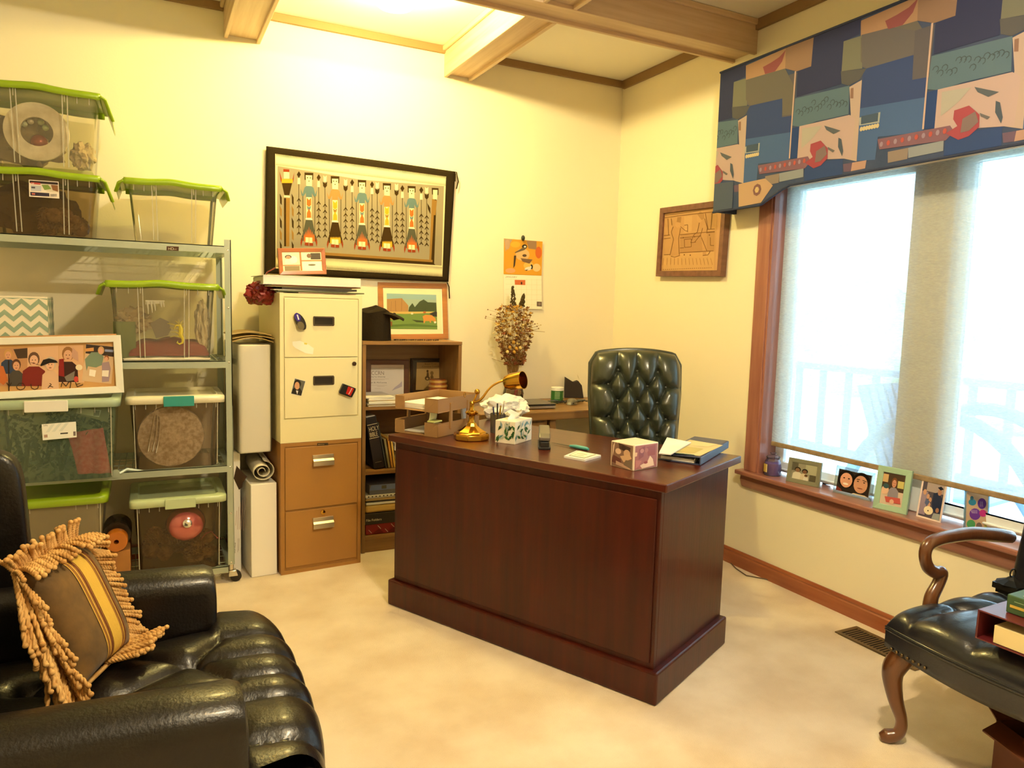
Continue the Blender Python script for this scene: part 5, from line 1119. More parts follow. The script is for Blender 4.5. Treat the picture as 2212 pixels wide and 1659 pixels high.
# ================================================================ STORAGE BINS
tubc = clear('clear_bin', '#f8f5e8', .14, '#d9d2b8', .12)
tubb = clear('brown_clear_bin', '#d4c6a8', .16, '#8a7350', .12)
tubg = clear('green_clear_bin', '#dbe6d4', .24, '#8fa48c', .15)
def wave(x): return .010*math.exp(-((x-.47)/.17)**2)
def storage_bin(lb, x0, x1, y0, dep, z0, z1, tm, lidc, style='wave', rz=0, taper=.022, latch=None, latch_m=None, drop=.032):
    """x0..x1 front width of the lid, y0 front, z0 floor, z1 top of the lid"""
    cx = (x0+x1)/2; w_ = x1-x0; t = thing('storage_bin', lb, 'storage bin', (cx, y0+dep/2, z0), rz)
    hgt = z1-z0; bw, bd = (w_-.075 if style == 'wave' else w_-.035), dep-.035; bh = hgt-.03
    m = MB(); n = 5; rings = []
    N = 9
    for k in range(N):
        f = k/(N-1); q = rrect(bw-taper*2*(1-f), bd-taper*2*(1-f), .03, n); rings.append([m.v((x, y, .002+bh*f)) for x, y in q])
    for A_, B_r in zip(rings, rings[1:]):
        L_ = len(A_)
        for k in range(L_): m.f([A_[k], A_[(k+1) % L_], B_r[(k+1) % L_], B_r[k]])
    m.f(rings[0][::-1])
    nf = len(m.bm.faces)
    for s in (-1, 1):
        for xx in ((.19, .235) if style == 'wave' else (.45,)):
            m.prism([(s*xx*bw-.002, -bd/2+taper, .01), (s*xx*bw+.002, -bd/2+taper, .01), (s*(xx+.01)*bw+.002, -bd/2, bh), (s*(xx+.01)*bw-.002, -bd/2, bh)], (0, -.003, 0))
    for k in range(9):
        if abs(k-4) > 1: m.b6((k-4)*bw*.11-.0015, (k-4)*bw*.11+.0015, -bd/2-.004, -bd/2, bh-.03, bh)
    m.bm.faces.ensure_lookup_table()
    for k in range(nf, len(m.bm.faces)): m.bm.faces[k].material_index = 1
    m.build('tub', [tm, clear('rib_plastic', '#f6f2e2', .5, '#e8e2cc', .15)], t, smooth=True, ang=50)
    lw, ld = (w_-.04, dep) if style == 'wave' else (w_, dep)
    if style == 'wave':
        m = MB(); nx = 34
        def lid(u, v):                      # v runs over the section: skirt, top, skirt
            x = (u-.5)*lw; e = wave(u)*.9
            ys, zs = [(-ld/2, -.026), (-ld/2, -.004), (-ld/2+.008, .004), (-ld/2+.03, .005), (-ld/2+.05, -.004), (ld/2-.05, -.004), (ld/2-.03, .005), (ld/2-.008, .004), (ld/2, -.004), (ld/2, -.026)][int(round(v*9))]
            c = 1 if abs(u-.5) < .46 else 1
            return Vector((x, ys*(1-.03*max(0, abs(u-.5)-.4)/.1), bh+.02+zs+e*(1 if abs(ys) > ld/2-.06 else .2)))
        m.grid(lid, nx, 10)
        m.build('lid', lidc, t, ang=60, solid=.003)
        for s in (-1, 1):
            m = MB(); x = s*lw/2; e = wave(0)
            P0, P1, P2 = (x, bh+.020+e), (x+s*.018, bh+.010+e), (x+s*(.022+drop*.3), bh-drop)
            for (a_, b_) in ((P0, P1), (P1, P2)):
                m.prism([(a_[0], -ld/2+.012, a_[1]), (b_[0], -ld/2+.05, b_[1]), (b_[0], ld/2-.05, b_[1]), (a_[0], ld/2-.012, a_[1])], (-s*.002, 0, -.011))
            m.tube([(P0[0], -ld/2+.006, P0[1]-.012), (P1[0], -ld/2+.012, P1[1]-.012), (P2[0], -ld/2+.052, P2[1]-.004)], .011, 8, flat=.6)
            m.build('handle_wing', lidc, t, bev=.002)
    else:
        m = MB(); zc = bh+.028; q1 = rrect(lw, ld, .035, n); q0 = rrect(lw-.012, ld-.012, .03, n); q2 = rrect(lw-.07, ld-.07, .03, n)
        rr = [[m.v((x, y, zc-.034)) for x, y in q1], [m.v((x, y, zc-.006)) for x, y in q1], [m.v((x, y, zc)) for x, y in q0], [m.v((x, y, zc+.002)) for x, y in q2], [m.v((x, y, zc-.012)) for x, y in rrect(lw-.085, ld-.085, .03, n)]]
        for A_, B_r in zip(rr, rr[1:]):
            L_ = len(A_)
            for k in range(L_): m.f([A_[k], A_[(k+1) % L_], B_r[(k+1) % L_], B_r[k]])
        m.f(rr[-1]); m.build('lid', lidc, t, solid=.002, ang=50)
        if latch:
            m = MB(); m.prism([(latch[0]-latch[1], -ld/2-.001, zc+.002), (latch[0]+latch[1], -ld/2-.001, zc+.002), (latch[0]+latch[1], -ld/2-.001, zc-.046), (latch[0]-latch[1], -ld/2-.001, zc-.046)], (0, -.010, 0)); m.build('latch', latch_m, t, smooth=False, bev=.003)
    t['bh'] = bh; return t
LB = 'lime-lidded clear bin '
bins = []
def bot(k): return SHZ[k]+.0005
b2 = storage_bin(LB+'of pine cones on the top shelf, under another bin', -.63, -.152, 3.70, .40, bot(0), 1.915, tubb, LIME, drop=.075)
b1 = storage_bin(LB+'holding a round white wreath, topmost on the rack', -.63, -.142, 3.70, .40, 1.926, 2.262, tubc, LIME, drop=.075)
b3 = storage_bin(LB+'standing empty at the right end of the top shelf', -.103, .345, 3.735, .38, bot(0), 1.925, tubc, LIME)
b4 = storage_bin(LB+'with red cloth and a yellow seahorse on the second shelf', -.185, .322, 3.70, .40, bot(1), 1.466, tubc, LIME, rz=R(0))
CREAML = mat('cream_lid', '#e6dfc0', .35, coat=.2); PGREEN = mat('pale_green_lid', '#bccca0', .35, coat=.2); SEAG = mat('sea_green_lid', '#a3b79c', .35, coat=.2); TEAL = mat('teal_latch', '#2f9089', .35)
b5 = storage_bin('clear storage bin with a cream lid and teal latch, a sparkly disc inside', -.10, .324, 3.70, .40, bot(2), .938, clear('pinkish_clear_bin', '#ecdfcb', .14, '#a8937a', .12), CREAML, 'flat', latch=(.01, .065), latch_m=TEAL)
b6 = storage_bin('large greenish clear storage bin below the white photo frame, with a pink cloth inside', -.62, -.115, 3.58, .48, bot(2), .948, tubg, SEAG, 'flat', rz=R(0), latch=(-.02, .078), latch_m=WHITE)
b7 = storage_bin('pale green lidded clear bin with a pink bauble and pine cones, bottom shelf', -.095, .325, 3.695, .42, bot(3), .455, tubb, PGREEN, 'flat', latch=(.005, .066), latch_m=PGREEN)
b8 = storage_bin(LB+'on the bottom shelf behind the fringed cushion', -.60, -.175, 3.66, .42, .2295, .505, clear('misty_bin', '#cfc7a8', .5, '#a79a78', .3), LIME, 'flat')
BY = 3.74                                    # plane just inside the bin fronts
def inb(px, py, y=BY): return at(px, py, 1, y)
# bin labels
e = thing('bin_label', 'white product label with a photo stuck on the pine cone bin of the top shelf', 'label'); 
a = Art((0, 3.712, 0), (0, -1, 0), (0, 150, 3.95)); a.lay(1).poly([(245, 940), (500, 958), (507, 1102), (250, 1085)], '#e9ddd0'); a.lay(2).poly([(252, 948), (494, 965), (496, 985), (254, 968)], '#2c1c20').poly([(258, 1045), (420, 1056), (422, 1085), (260, 1076)], '#2a2440').poly([(262, 962), (345, 968), (346, 984), (264, 978)], '#c0504c').poly([(262, 990), (350, 996), (352, 1040), (264, 1034)], '#b9bcc8').poly([(350, 980), (495, 988), (498, 1050), (400, 1042)], '#d9cdb4')
a.lay(3).poly([(355, 985), (410, 985), (440, 1020), (380, 1030)], '#7f9a4c').poly([(435, 985), (494, 990), (496, 1045), (450, 1030)], '#8a5c38').poly([(268, 1000), (300, 1002), (300, 1016), (268, 1014)], '#4a4450').poly([(272, 1055), (300, 1057), (300, 1070), (272, 1068)], '#c86a5c')
for k in range(8): a.poly([(432+k*7, 1062), (435+k*7, 1062), (435+k*7, 1086), (432+k*7, 1086)], '#3a3434')
a.lay(4).text('HD', 268, 984-4, 12, '#ffffff'); a.build('label_print', e, GLOSS)
e = thing('bin_label', 'white striped product label stuck on the front of the large greenish bin', 'label')
a = Art((0, 3.588, 0), (0, -1, 0), (0, 560, 3.95)); a.lay(1).poly([(355, 1408), (648, 1385), (655, 1518), (365, 1545)], '#eeeee4'); 
a.lay(2).poly([(440, 1405), (470, 1402), (420, 1475), (390, 1478)], '#dadfd6').poly([(500, 1400), (530, 1397), (470, 1470), (440, 1473)], '#dadfd6').poly([(560, 1396), (590, 1393), (530, 1466), (500, 1468)], '#dadfd6').poly([(515, 1482), (580, 1477), (580, 1488), (515, 1493)], '#3a3a34').poly([(375, 1498), (405, 1495), (407, 1520), (377, 1523)], '#b09080').poly([(625, 1470), (645, 1468), (646, 1505), (627, 1507)], '#7a6a64')
a.text('hefty', 370, 1425, 14, '#6a6a60', -5); a.build('label_print', e)
# contents --------------------------------------------------------------
def disc(name, lb, cat, px, py, rx, y, th, m_, hole=0, tilt=0, mm=None):
    c = at(px, py, 1, y); r = (at(px+rx, py, 1, y)-c).length
    e = thing(name, lb, cat, (c.x, c.y, c.z-r)); m = MB(); rot = Matrix.Rotation(R(90+tilt), 4, 'X')
    if hole: m.lathe([(r*hole, -th/2), (r*hole*1.05, -th*.7), (r*.8, -th), (r, -th/2), (r, th/2), (r*.8, th), (r*hole, th/2), (r*hole, -th/2)], (0, 0, r), 44, rot, False)
    else: m.lathe([(.001, -th/2), (r*.97, -th/2), (r, 0), (r*.97, th/2), (.001, th/2)], (0, 0, r), 44, rot)
    m.build('body', m_, e, ang=50); return e, r
snow = mat('silver_glitter', '#e2ddd2', .7, col2='#b4ac9c', vs=60, bump=.8, bs=300)
disc('white_wreath', 'round white ring wreath seen through the topmost bin', 'wreath', 80, 285, 70, 3.765, .018, mat('white_birch', '#efe6d2', .8, col2='#c2b498', vs=12, bump=.5, bs=40), hole=.5)
disc('glitter_disc', 'big round silver glitter disc behind the clear front of the cream lidded bin', 'decoration', 370, 942, 72, 3.76, .02, snow)
e = thing('ribbon', 'white ribbon tied on the round glitter disc', 'ribbon', tuple(inb(345, 960, 3.735)))
m = MB()
for pts in (((393, 876), (365, 874), (340, 880), (330, 895)), ((335, 893), (330, 920), (325, 945), (320, 975)), ((340, 895), (338, 930), (330, 975)), ((338, 896), (346, 905), (343, 950), (337, 978))): m.tube(spl([rel(e) @ inb(x, y, 3.735) for x, y in pts]), .005, 6, flat=.4)
m.build('ribbon_strands', WHITE, e)
# pine cones
conem = mat('pine_cone', '#7d5c38', .8, col2='#a5835a', vs=20)
cone_me = None
def cone_mesh():
    m = MB(); n = 0
    m.sph((0, 0, 0), (.022, .022, .034), 8)
    for k in range(46):
        f = k/45; a_ = k*2.39996; z = -.036+.074*f; r = .030*math.sin(PI*(.12+.8*f))**.7
        p = Vector((r*math.cos(a_), r*math.sin(a_), z)); o_ = Vector((math.cos(a_), math.sin(a_), .45)).normalized(); s_ = Vector((-math.sin(a_), math.cos(a_), 0))
        m.prism([p-o_*.014+s_*.006, p-o_*.014-s_*.006, p+o_*.006-s_*.007, p+o_*.010, p+o_*.006+s_*.007], o_.cross(s_)*.003)
    return m
cm0 = cone_mesh().build('pine_cone', conem, None, smooth=False); first = [cm0]
rnd = random.Random(21)
def cone(px, py, y, lb, grp):
    o = first.pop() if first else cm0.copy()
    if o.name not in C.objects: C.objects.link(o)
    o.location = at(px, py, 1, y); o.rotation_euler = (rnd.uniform(0, 6), rnd.uniform(0, 6), 0); s = rnd.uniform(.75, 1.05); o.scale = (s, s, s)
    tag(o, lb, 'pine cone', grp)
for k in range(16):
    cone(95+rnd.random()*82, 462+rnd.random()*36, 3.775+rnd.random()*.12, 'brown pine cone in the heap at the lower right of the top-shelf bin', 'pine cones in the top shelf bin')
for k in range(34):
    cone(318+rnd.random()*148, 1150+rnd.random()*50, 3.765+rnd.random()*.14, 'brown pine cone in the heap below the pink bauble in the bottom-shelf bin', 'pine cones in the bottom shelf bin')
for k, (x, y, c_, lb_) in enumerate(((52, 268, '#b9bfa0', 'pale green'), (66, 262, '#c8b8a4', 'pearly'), (88, 264, '#a9b080', 'sage green'), (98, 276, '#98a870', 'olive green'), (85, 308, '#8c3428', 'dark red'))):
    c0_ = at(x, y, 1, 3.80); r0 = .034 if k == 4 else .013
    e = thing('bauble', lb_+' bauble seen through the ring wreath in the topmost bin', 'bauble', (c0_.x, 3.80, c0_.z-r0)); m = MB(); m.sph((0, 0, r0), r0, 16); m.build('ball', mat('bauble_'+c_[1:], c_, .25, .3), e)
foil = mat('crinkled_beige_paper', '#b39c74', .6, bump=.6, bs=30)
q = inb(178, 330, 3.80); crumple('tissue_paper', 'crumpled beige tissue paper at the right inside the topmost bin', 'tissue paper', (q.x, q.y+.03, 1.945), (.045, .05, .055), foil, 3, .5, seedv=1)
q = inb(80, 215, 3.86); crumple('brown_paper', 'bundle of brown wrapping paper behind the ring wreath in the topmost bin', 'wrapping paper', (q.x-.05, 3.92, 1.945), (.13, .07, .12), mat('brown_wrapping', '#8a744c', .7, col2='#5c4526', vs=9), 2.5, .4, seedv=2)  # brown paper added as a dark backdrop behind the wreath
q = inb(70, 440, 3.9); crumple('brown_cloth', 'dark brown cloth bundle behind the label in the pine cone bin of the top shelf', 'cloth', (q.x, 3.93, bot(0)+.01), (.16, .06, .11), mat('dark_brown_cloth', '#5c4422', .85), 2.5, .3, seedv=3)
# bin 4 : red cloth, white cloth, green board, seahorse, gloves
e = thing('red_cloth', 'folded dark red cloth along the bottom of the second-shelf bin', 'cloth', (.09, 3.86, bot(1)+.022))
m = MB(); m.grid(lambda u, v: Vector(((u-.5)*.34, (v-.5)*.2, .012+.075*(1-abs(2*u-1)**4)**.5*(1-abs(2*v-1)**4)**.5*(.8+.2*math.sin(u*9)*math.cos(v*7)))), 30, 16); m.b6(-.17, .17, -.1, .1, 0, .0125); m.build('folds', mat('dark_red_cloth', '#8c2a2a', .8), e, weld=False)
e = thing('white_cloth', 'folded white cloth under the red cloth at the bottom of the second-shelf bin', 'cloth', (.08, 3.84, bot(1)+.005))
m = MB(); m.grid(lambda u, v: Vector(((u-.5)*.37, (v-.5)*.23, .006+.009*(1-abs(2*u-1)**6)*(1-abs(2*v-1)**6)*(.7+.3*math.sin(u*17+v*4)))), 40, 12); m.b6(-.18, .18, -.11, .11, 0, .0065); m.build('folds', PAPER, e, weld=False)
e = thing('green_board', 'olive green card standing in the left of the second-shelf bin', 'card', (-.105, 3.77, bot(1)+.008))
m = MB(); m.b6(-.035, .055, 0, .02, 0, .17); m.build('board', mat('olive_card', '#6f7c48', .7), e, smooth=False)
e = thing('seahorse_ornament', 'yellow glittery seahorse ornament seen through the second-shelf bin', 'ornament', tuple(inb(385, 740, 3.735)))
hs = mat('yellow_glitter', '#c9b53c', .5, bump=.7, bs=200)
m = MB(); S8 = lambda x, y: rel(e) @ inb(200+x/7.373, 590+y/7.373, 3.735)
m.tube([S8(*p) for p in ((1290, 900), (1330, 830), (1390, 830), (1410, 900), (1400, 980), (1440, 1050), (1430, 1110), (1385, 1130), (1345, 1105), (1360, 1080))], [.004, .007, .009, .011, .010, .007, .005, .004, .0035, .002], 8)
for p, q in (((1380, 830), (1310, 760)), ((1380, 830), (1370, 740)), ((1390, 840), (1430, 760)), ((1370, 900), (1230, 870)), ((1370, 960), (1250, 940)), ((1390, 1010), (1230, 1020)), ((1410, 900), (1470, 850)), ((1420, 960), (1475, 960)), ((1350, 850), (1190, 800)), ((1400, 860), (1450, 800))): m.tube([S8(*p), S8((p[0]+q[0])/2, (p[1]+q[1])/2-14), S8(*q)], [.004, .003, .0015], 6)
m.build('body', hs, e)
e = thing('white_gloves', 'white gloves with the fingers hanging down inside the second-shelf bin', 'gloves', tuple(inb(335, 650, 3.75)))
m = MB(); G8 = lambda x, y: rel(e) @ inb(200+x/7.373, 590+y/7.373, 3.75)
m.prism([G8(840, 430), G8(1150, 435), G8(1130, 480), G8(840, 500)], (0, .006, 0))
for x, y in ((890, 650), (950, 630), (1000, 600), (1100, 545), (1140, 540)): m.tube([G8(x-25, 450), G8(x-8, (450+y)/2), G8(x, y)], [.006, .0055, .003], 8, flat=.7)
m.build('glove_fingers', WHITE, e)
q = inb(255, 660, 3.85); crumple('cellophane', 'crinkled clear cellophane in the upper left of the second-shelf bin', 'cellophane', (-.06, 3.90, bot(1)+.12), (.07, .05, .06), foil, 3.5, .5, seedv=5)
q = inb(430, 700, 3.85); crumple('white_paper', 'crumpled white paper standing at the right of the second-shelf bin', 'paper', (.235, 3.82, bot(1)+.03), (.032, .06, .12), mat('cream_tissue', '#d8c8a4', .7, bump=.5, bs=30), 3, .4, seedv=6)
q = inb(345, 730, 3.8); e = thing('grey_tag', 'grey square card hanging beside the seahorse ornament in the second-shelf bin', 'card', tuple(inb(350, 728, 3.745)))
m = MB(); m.prism([(rel(e) @ inb(200+p[0]/7.373, 590+p[1]/7.373, 3.745)) for p in ((920, 800), (1080, 710), (1210, 770), (1250, 900), (1200, 990), (1010, 1040))], (0, .003, 0)); m.build('card', mat('grey_card2', '#75695a', .7), e, smooth=False)
# bin 6 : greenery and pink cloth ; bin 7 : bauble
e = thing('garland', 'green leafy garland packed inside the large greenish bin', 'garland', (-.37, 3.80, bot(2)+.006))
gl_ = mat('garland_green', '#4d5a36', .85); m = MB(); rnd = random.Random(5)
for k in range(520):
    p = Vector((rnd.uniform(-.2, .2), rnd.uniform(-.14, .14), rnd.uniform(.01, .26))); d = Vector((rnd.uniform(-1, 1), rnd.uniform(-1, 1), rnd.uniform(-1, 1))).normalized(); s_ = d.orthogonal().normalized()*.007
    m.prism([p, p+d*.012+s_, p+d*.03, p+d*.012-s_], d.cross(s_).normalized()*.001)
o = m.build('leaves', gl_, e, smooth=False); m = MB(); m.tube([(-.19+k*.02, .05*math.sin(k), .1+.09*math.sin(k*1.7)) for k in range(20)], .01, 6); m.build('stem', gl_, e)
for k in range(12):
    x, y = rnd.uniform(-.19, .2), -.14; z_ = rnd.uniform(.02, .26)
e = thing('pink_cloth', 'bright pink sparkly cloth at the right inside the large greenish bin', 'cloth', tuple(at(190, 1030, 1, 3.625)))
PK = lambda x, y: rel(e) @ at(x, y, 1, 3.625)
def pkf(u, v):
    a_ = PK(145, 938).lerp(PK(222, 926), u); b_ = PK(168, 1024).lerp(PK(240, 1022), u); p = a_.lerp(b_, v); return p + Vector((0, .006*math.sin(u*12+v*3)+.03*(1-v), 0))
m = MB(); m.grid(pkf, 26, 18); m.build('folds', mat('pink_glitter_cloth', '#dc4a58', .75, col2='#ee7478', vs=60, bump=.7, bs=200), e, weld=False, solid=.01)
e = thing('boxed_gift', 'small boxed gift with a barcode sticker lying at the top inside the large greenish bin', 'box', tuple(at(205, 905, 1, 3.64)))
m = MB(); q = [rel(e) @ at(x, y, 1, 3.64) for x, y in ((150, 890), (168, 876), (240, 880), (232, 912))]; m.prism(q, (0, .05, 0)); m.build('carton', mat('olive_box', '#8b8464', .6), e, smooth=False)
a = Art((0, 3.64, 0), (0, -1, 0)); a.lay(1).poly([(168, 882), (219, 886), (214, 901), (165, 893)], '#dcd8c6'); [a.lay(2).poly([(203+k*1.6, 887), (204+k*1.6, 887), (203+k*1.6, 898), (202+k*1.6, 898)], '#3a3630') for k in range(8)]; a.build('sticker', e)
c = at(402, 1128, 1, 3.725); r = (at(442, 1128, 1, 3.725)-c).length*1.1; 
e = thing('glass_bauble', 'shiny pink glass bauble at the front of the bottom-shelf bin', 'bauble', (c.x, 3.765, c.z-r*1.12))
m = MB(); m.sph((0, 0, r*.95), (r, r*.9, r*.95), 16); m.build('ball', mat('pink_glass', '#b8605a', .1, .35, coat=1), e)
m = MB(); m.lathe([(.022, 0), (.020, .012), (.012, .016), (.001, .016)], (.004, -r*.82, r*1.15), 18, Matrix.Rotation(R(75), 4, 'X')); m.build('cap', CHROME, e)
e = thing('pink_ribbon', 'small pink ribbon bow right of the glass bauble in the bottom-shelf bin', 'ribbon', tuple(at(455, 1160, 1, 3.735)))
m = MB(); Q = lambda x, y: rel(e) @ at(x, y, 1, 3.735); m.tube([Q(434, 1165), Q(445, 1152), Q(456, 1148), Q(470, 1162)], [.004, .008, .005, .008], 8, flat=.4); m.build('bow', mat('pink_satin', '#c05a58', .4), e)
# chevron fabric box
e = thing('fabric_box', 'white box with grey-green chevron stripes and a blank label on the second shelf', 'box', (-.52, 3.80, bot(1)))
bc = mat('cream_box_card', '#e6dcc4', .7); zt_ = at(60, 640, 1, 3.74).z; xR = at(103, 680, 1, 3.735).x
e.location = (xR-.15, 3.735+.11, bot(1)); hb = zt_-bot(1)
m = MB(); m.b6(-.15, .15, -.11, -.105, 0, hb); m.b6(-.15, .15, .105, .11, 0, hb); m.b6(-.15, -.145, -.105, .105, 0, hb); m.b6(.145, .15, -.105, .105, 0, hb); m.b6(-.145, .145, -.105, .105, 0, .005); m.build('box_walls', bc, e, smooth=False)
a = Art((0, 3.735, 0), (0, -1, 0), fn=lambda x, y: Vector((xR-x, 3.735, bot(1)+y))); a.n = Vector((0, -1, 0)); cg = '#93a892'
def chev(a, W_, p, h):
    y = -.02
    while y < h:
        k = 0; x = 0
        while x < W_-1e-6:
            x2 = min(x+p/2, W_); up_ = (k % 2 == 0); ya, yb = (y, y+.03) if up_ else (y+.03, y)
            t_ = .022; cl = lambda v: min(max(v, 0), h-.008)
            a.poly([(x, cl(ya)), (x2, cl(yb)), (x2, cl(yb+t_)), (x, cl(ya+t_))], cg); x = x2; k += 1
        y += .048
chev(a.lay(1), .30, .062, hb); a.lay(2).rect(.055, .05, .20, .085, '#efe9d6'); a.build('chevron_print', e)
a = Art((xR, 0, 0), (1, 0, 0), fn=lambda x, y: Vector((xR+.0001, 3.735+x, bot(1)+y))); a.n = Vector((1, 0, 0)); chev(a.lay(1), .22, .062, hb); a.build('chevron_print', e)
crumple('orange_cloth', 'orange brown cloth heaped in the chevron box', 'cloth', (xR-.16, 3.845, bot(1)+.03), (.12, .09, .07), mat('orange_brown_cloth', '#8a4a20', .8), 2.5, .3, seedv=12)
# white collage frame
def collage(a, g):
    b7 = a; a.lay(1).poly([(-60, 210), (1985, 165), (2040, 1105), (-60, 1200)], '#b98a5c').lay(2).poly([(-60, 350), (1975, 285), (2040, 1105), (-60, 1200)], '#c9995e').line([(-60, 345), (1970, 285)], 9, '#5a2c14')
    a.lay(3).poly([(-60, 420), (475, 400), (460, 1050), (-60, 1060)], '#c08d62').poly([(230, 430), (470, 410), (470, 580), (300, 590)], '#4a3626')
    a.person(140, 430, 420, '#33405a', '#d9a07c', '#c99a5c', 260).person(280, 600, 460, '#4c443c', '#d9a07c', '#5c3824', 250); a.lay(8).poly([(-60, 700), (60, 720), (140, 960), (60, 1040), (-60, 950)], '#c46a34').line([(150, 620), (155, 1140)], 22, '#2a1a10')
    a.lay(3).poly([(470, 400), (1000, 370), (1000, 1010), (470, 1040)], '#e0b48c').person(580, 480, 580, '#7a2018', '#e3b394', '#6a4a34', 420); a.lay(8).person(860, 560, 560, '#d8b090', '#e6b494', '#c9b8a4', 300); a.lay(12).poly([(690, 700), (740, 610), (840, 585), (960, 620), (990, 660), (850, 665), (700, 720)], '#1c1210').line([(520, 660), (590, 660)], 6, '#33241c').line([(610, 680), (680, 700)], 6, '#33241c')
    a.lay(3).poly([(1005, 375), (1420, 360), (1440, 1000), (1005, 1010)], '#dcae84').person(1160, 390, 600, '#3a1c14', '#dba884', '#9a6a3c', 360); a.lay(8).poly([(1010, 600), (1090, 590), (1100, 900), (1000, 880)], '#8a1c18').poly([(1240, 400), (1330, 480), (1340, 640), (1220, 560)], '#c89c84').ell(1350, 740, 60, 50, '#e8d8b8').ell(1300, 940, 40, 50, '#cc4438').poly([(1100, 900), (1280, 800), (1260, 960), (1140, 980)], '#7d7368')
    a.lay(3).poly([(1470, 340), (1960, 385), (1900, 1020), (1400, 970)], '#d3b490').poly([(1470, 345), (1955, 390), (1940, 560), (1460, 500)], '#3a2c24'); a.lay(4).poly([(1450, 420), (1600, 400), (1600, 460), (1460, 470)], '#d89c5c').poly([(1790, 430), (1940, 440), (1930, 480), (1790, 470)], '#8c96c0')
    a.lay(5).poly([(1450, 600), (1560, 480), (1700, 480), (1770, 560), (1740, 700), (1640, 740), (1500, 720), (1480, 800)], '#7a8c74').ell(1725, 450, 55, 70, '#c9a070').lay(6).ell(1718, 460, 38, 52, '#dba484').lay(5).poly([(1740, 660), (1860, 640), (1890, 760), (1860, 980), (1740, 990)], '#a48c94').ell(1820, 580, 40, 48, '#9a5c34').lay(6).ell(1815, 595, 30, 36, '#dba484').poly([(1530, 770), (1640, 790), (1620, 900), (1520, 880)], '#efe6da').poly([(1745, 790), (1860, 790), (1850, 900), (1740, 890)], '#efe6da')
    L8 = a.lay(14)
    bk_ = '#33200f'
    a.line([(120, 1000), (160, 1070), (155, 1140)], 16, bk_); a.line([(160, 1070), (200, 1000)], 16, bk_)
    a.line([(285, 1060), (300, 1105), (355, 1122), (410, 1105), (435, 1060)], 14, bk_); a.line([(430, 1060), (400, 1010), (330, 1010), (290, 1060)], 10, bk_)
    a.line([(530, 1020), (540, 1090), (595, 1118), (650, 1095), (660, 1040)], 14, bk_)
    a.line([(820, 1090), (880, 1030), (850, 1010)], 12, bk_); a.line([(840, 1050), (910, 1075)], 12, bk_)
    a.line([(1045, 1075), (1065, 990), (1130, 1060), (1180, 980), (1215, 990), (1195, 1100)], 14, bk_)
    a.line([(1290, 990), (1320, 1070), (1420, 1030)], 13, bk_); a.line([(1310, 1030), (1370, 1010)], 11, bk_)
e = qframe('picture_frame', 'wide white shadow-box frame of family photos lettered YOU & ME on the greenish bin', (0, 3.60, 0), (0, -1, .06), (-110, 868), (268, 848), (-115, 732), .030, .035, WHITE, collage, ('kraft_mount', '#c0905e', .8), crop=(0, 700, 7.9), inset=.6, gloss=ART)
# roll & cardboard box on the bottom shelf
e = thing('cardboard_box', 'brown cardboard box on the bottom shelf between the two bins', 'box', (-.15, 3.83, bot(3)))
zt_ = .2285; m = MB(); m.b6(-.42, .055, -.13, .14, 0, zt_-bot(3)); m.build('carton', KRAFT, e, smooth=False, bev=.003)
topz = .2285
m = MB(); m.b6(-.01, .0, -.1305, -.13, .02, topz-bot(3)); m.build('tape', mat('brown_tape', '#9a6430', .4), e, smooth=False)
c = at(251, 1163, 1, 3.68); r = (at(276, 1163, 1, 3.68)-c).length
e = thing('ribbon_roll', 'roll of orange ribbon in clear wrap standing end-on on the cardboard box', 'roll', (c.x, 3.69, topz+.0005))
m = MB(); rot = Matrix.Rotation(R(-90), 4, 'X'); m.lathe([(r*.22, 0), (r*.95, 0), (r, .004), (r, .19), (r*.22, .19), (r*.22, 0)], (0, 0, r), 30, rot, False); m.build('roll', mat('orange_ribbon', '#b06418', .35, coat=.5), e)
m = MB(); m.lathe([(r*1.25, .06), (r*1.32, .07), (r*1.3, .21), (.001, .212)], (0, 0, r*1.32), 24, rot); m.build('outer_wrap', clear('dark_wrap', '#6a5c48', .3, '#4a3c2c', .15), e)
# white boxes between rack and cabinets
WB = mat('matte_white_card', '#f4f0e6', .6)
e = thing('white_carton', 'tall narrow white box standing on the carpet between the rack and the tan cabinet', 'box', (.489, 3.935, 0), R(5))
m = MB(); m.b6(-.064, .062, -.18, .18, 0, .478); m.build('carton', WB, e, smooth=False, bev=.004)
e = thing('labelled_carton', 'white upright box printed with small text and a dark diamond behind the rack post', 'box', (.40, 4.02, 0))
m = MB(); m.b6(-.036, .004, -.16, .17, .0, .63); m.build('carton', WB, e, smooth=False, bev=.004)
a = Art((0, 3.86, 0), (0, -1, 0), (490, 960, 5.72)); a.lay(1).poly([(120, 262), (180, 330), (250, 398), (200, 470), (190, 530), (150, 560), (84, 420)], '#3a2612')
for k, (x, y0, y1) in enumerate(((110, 820, 1000), (135, 770, 1050), (160, 720, 1050), (182, 680, 1050), (205, 640, 1060), (228, 600, 1040))): a.lay(1).line([(x+12, y0), (x-2, y1)], 4, '#c09a84')
a.lay(1).text('dorxcu', 104, 1345, 30, '#4a3c2c', -88, 1.1); a.line([(140, 1160), (134, 1330)], 3, '#8a7a64'); a.line([(154, 1160), (146, 1310)], 3, '#8a7a64'); a.build('carton_print', e)
e = thing('wrapped_panel', 'large white padded panel in clear plastic resting upright on the narrow white boxes', 'panel', (.458, 3.96, .632), R(5))
m = MB(); m.prism([(x, y, 0) for x, y in rrect(.155, .34, .02, 4)], (0, 0, .54)); m.build('foam_panel', WB, e, ang=50, bev=.006)
m = MB(); m.prism([(x-.003, y-.003, 0.001) for x, y in rrect(.165, .35, .02, 4)], (0, 0, .548)); m.build('plastic_sleeve', clear('sleeve_plastic', '#fcfaf2', .05, '#e8e2cc', .1), e, ang=50)
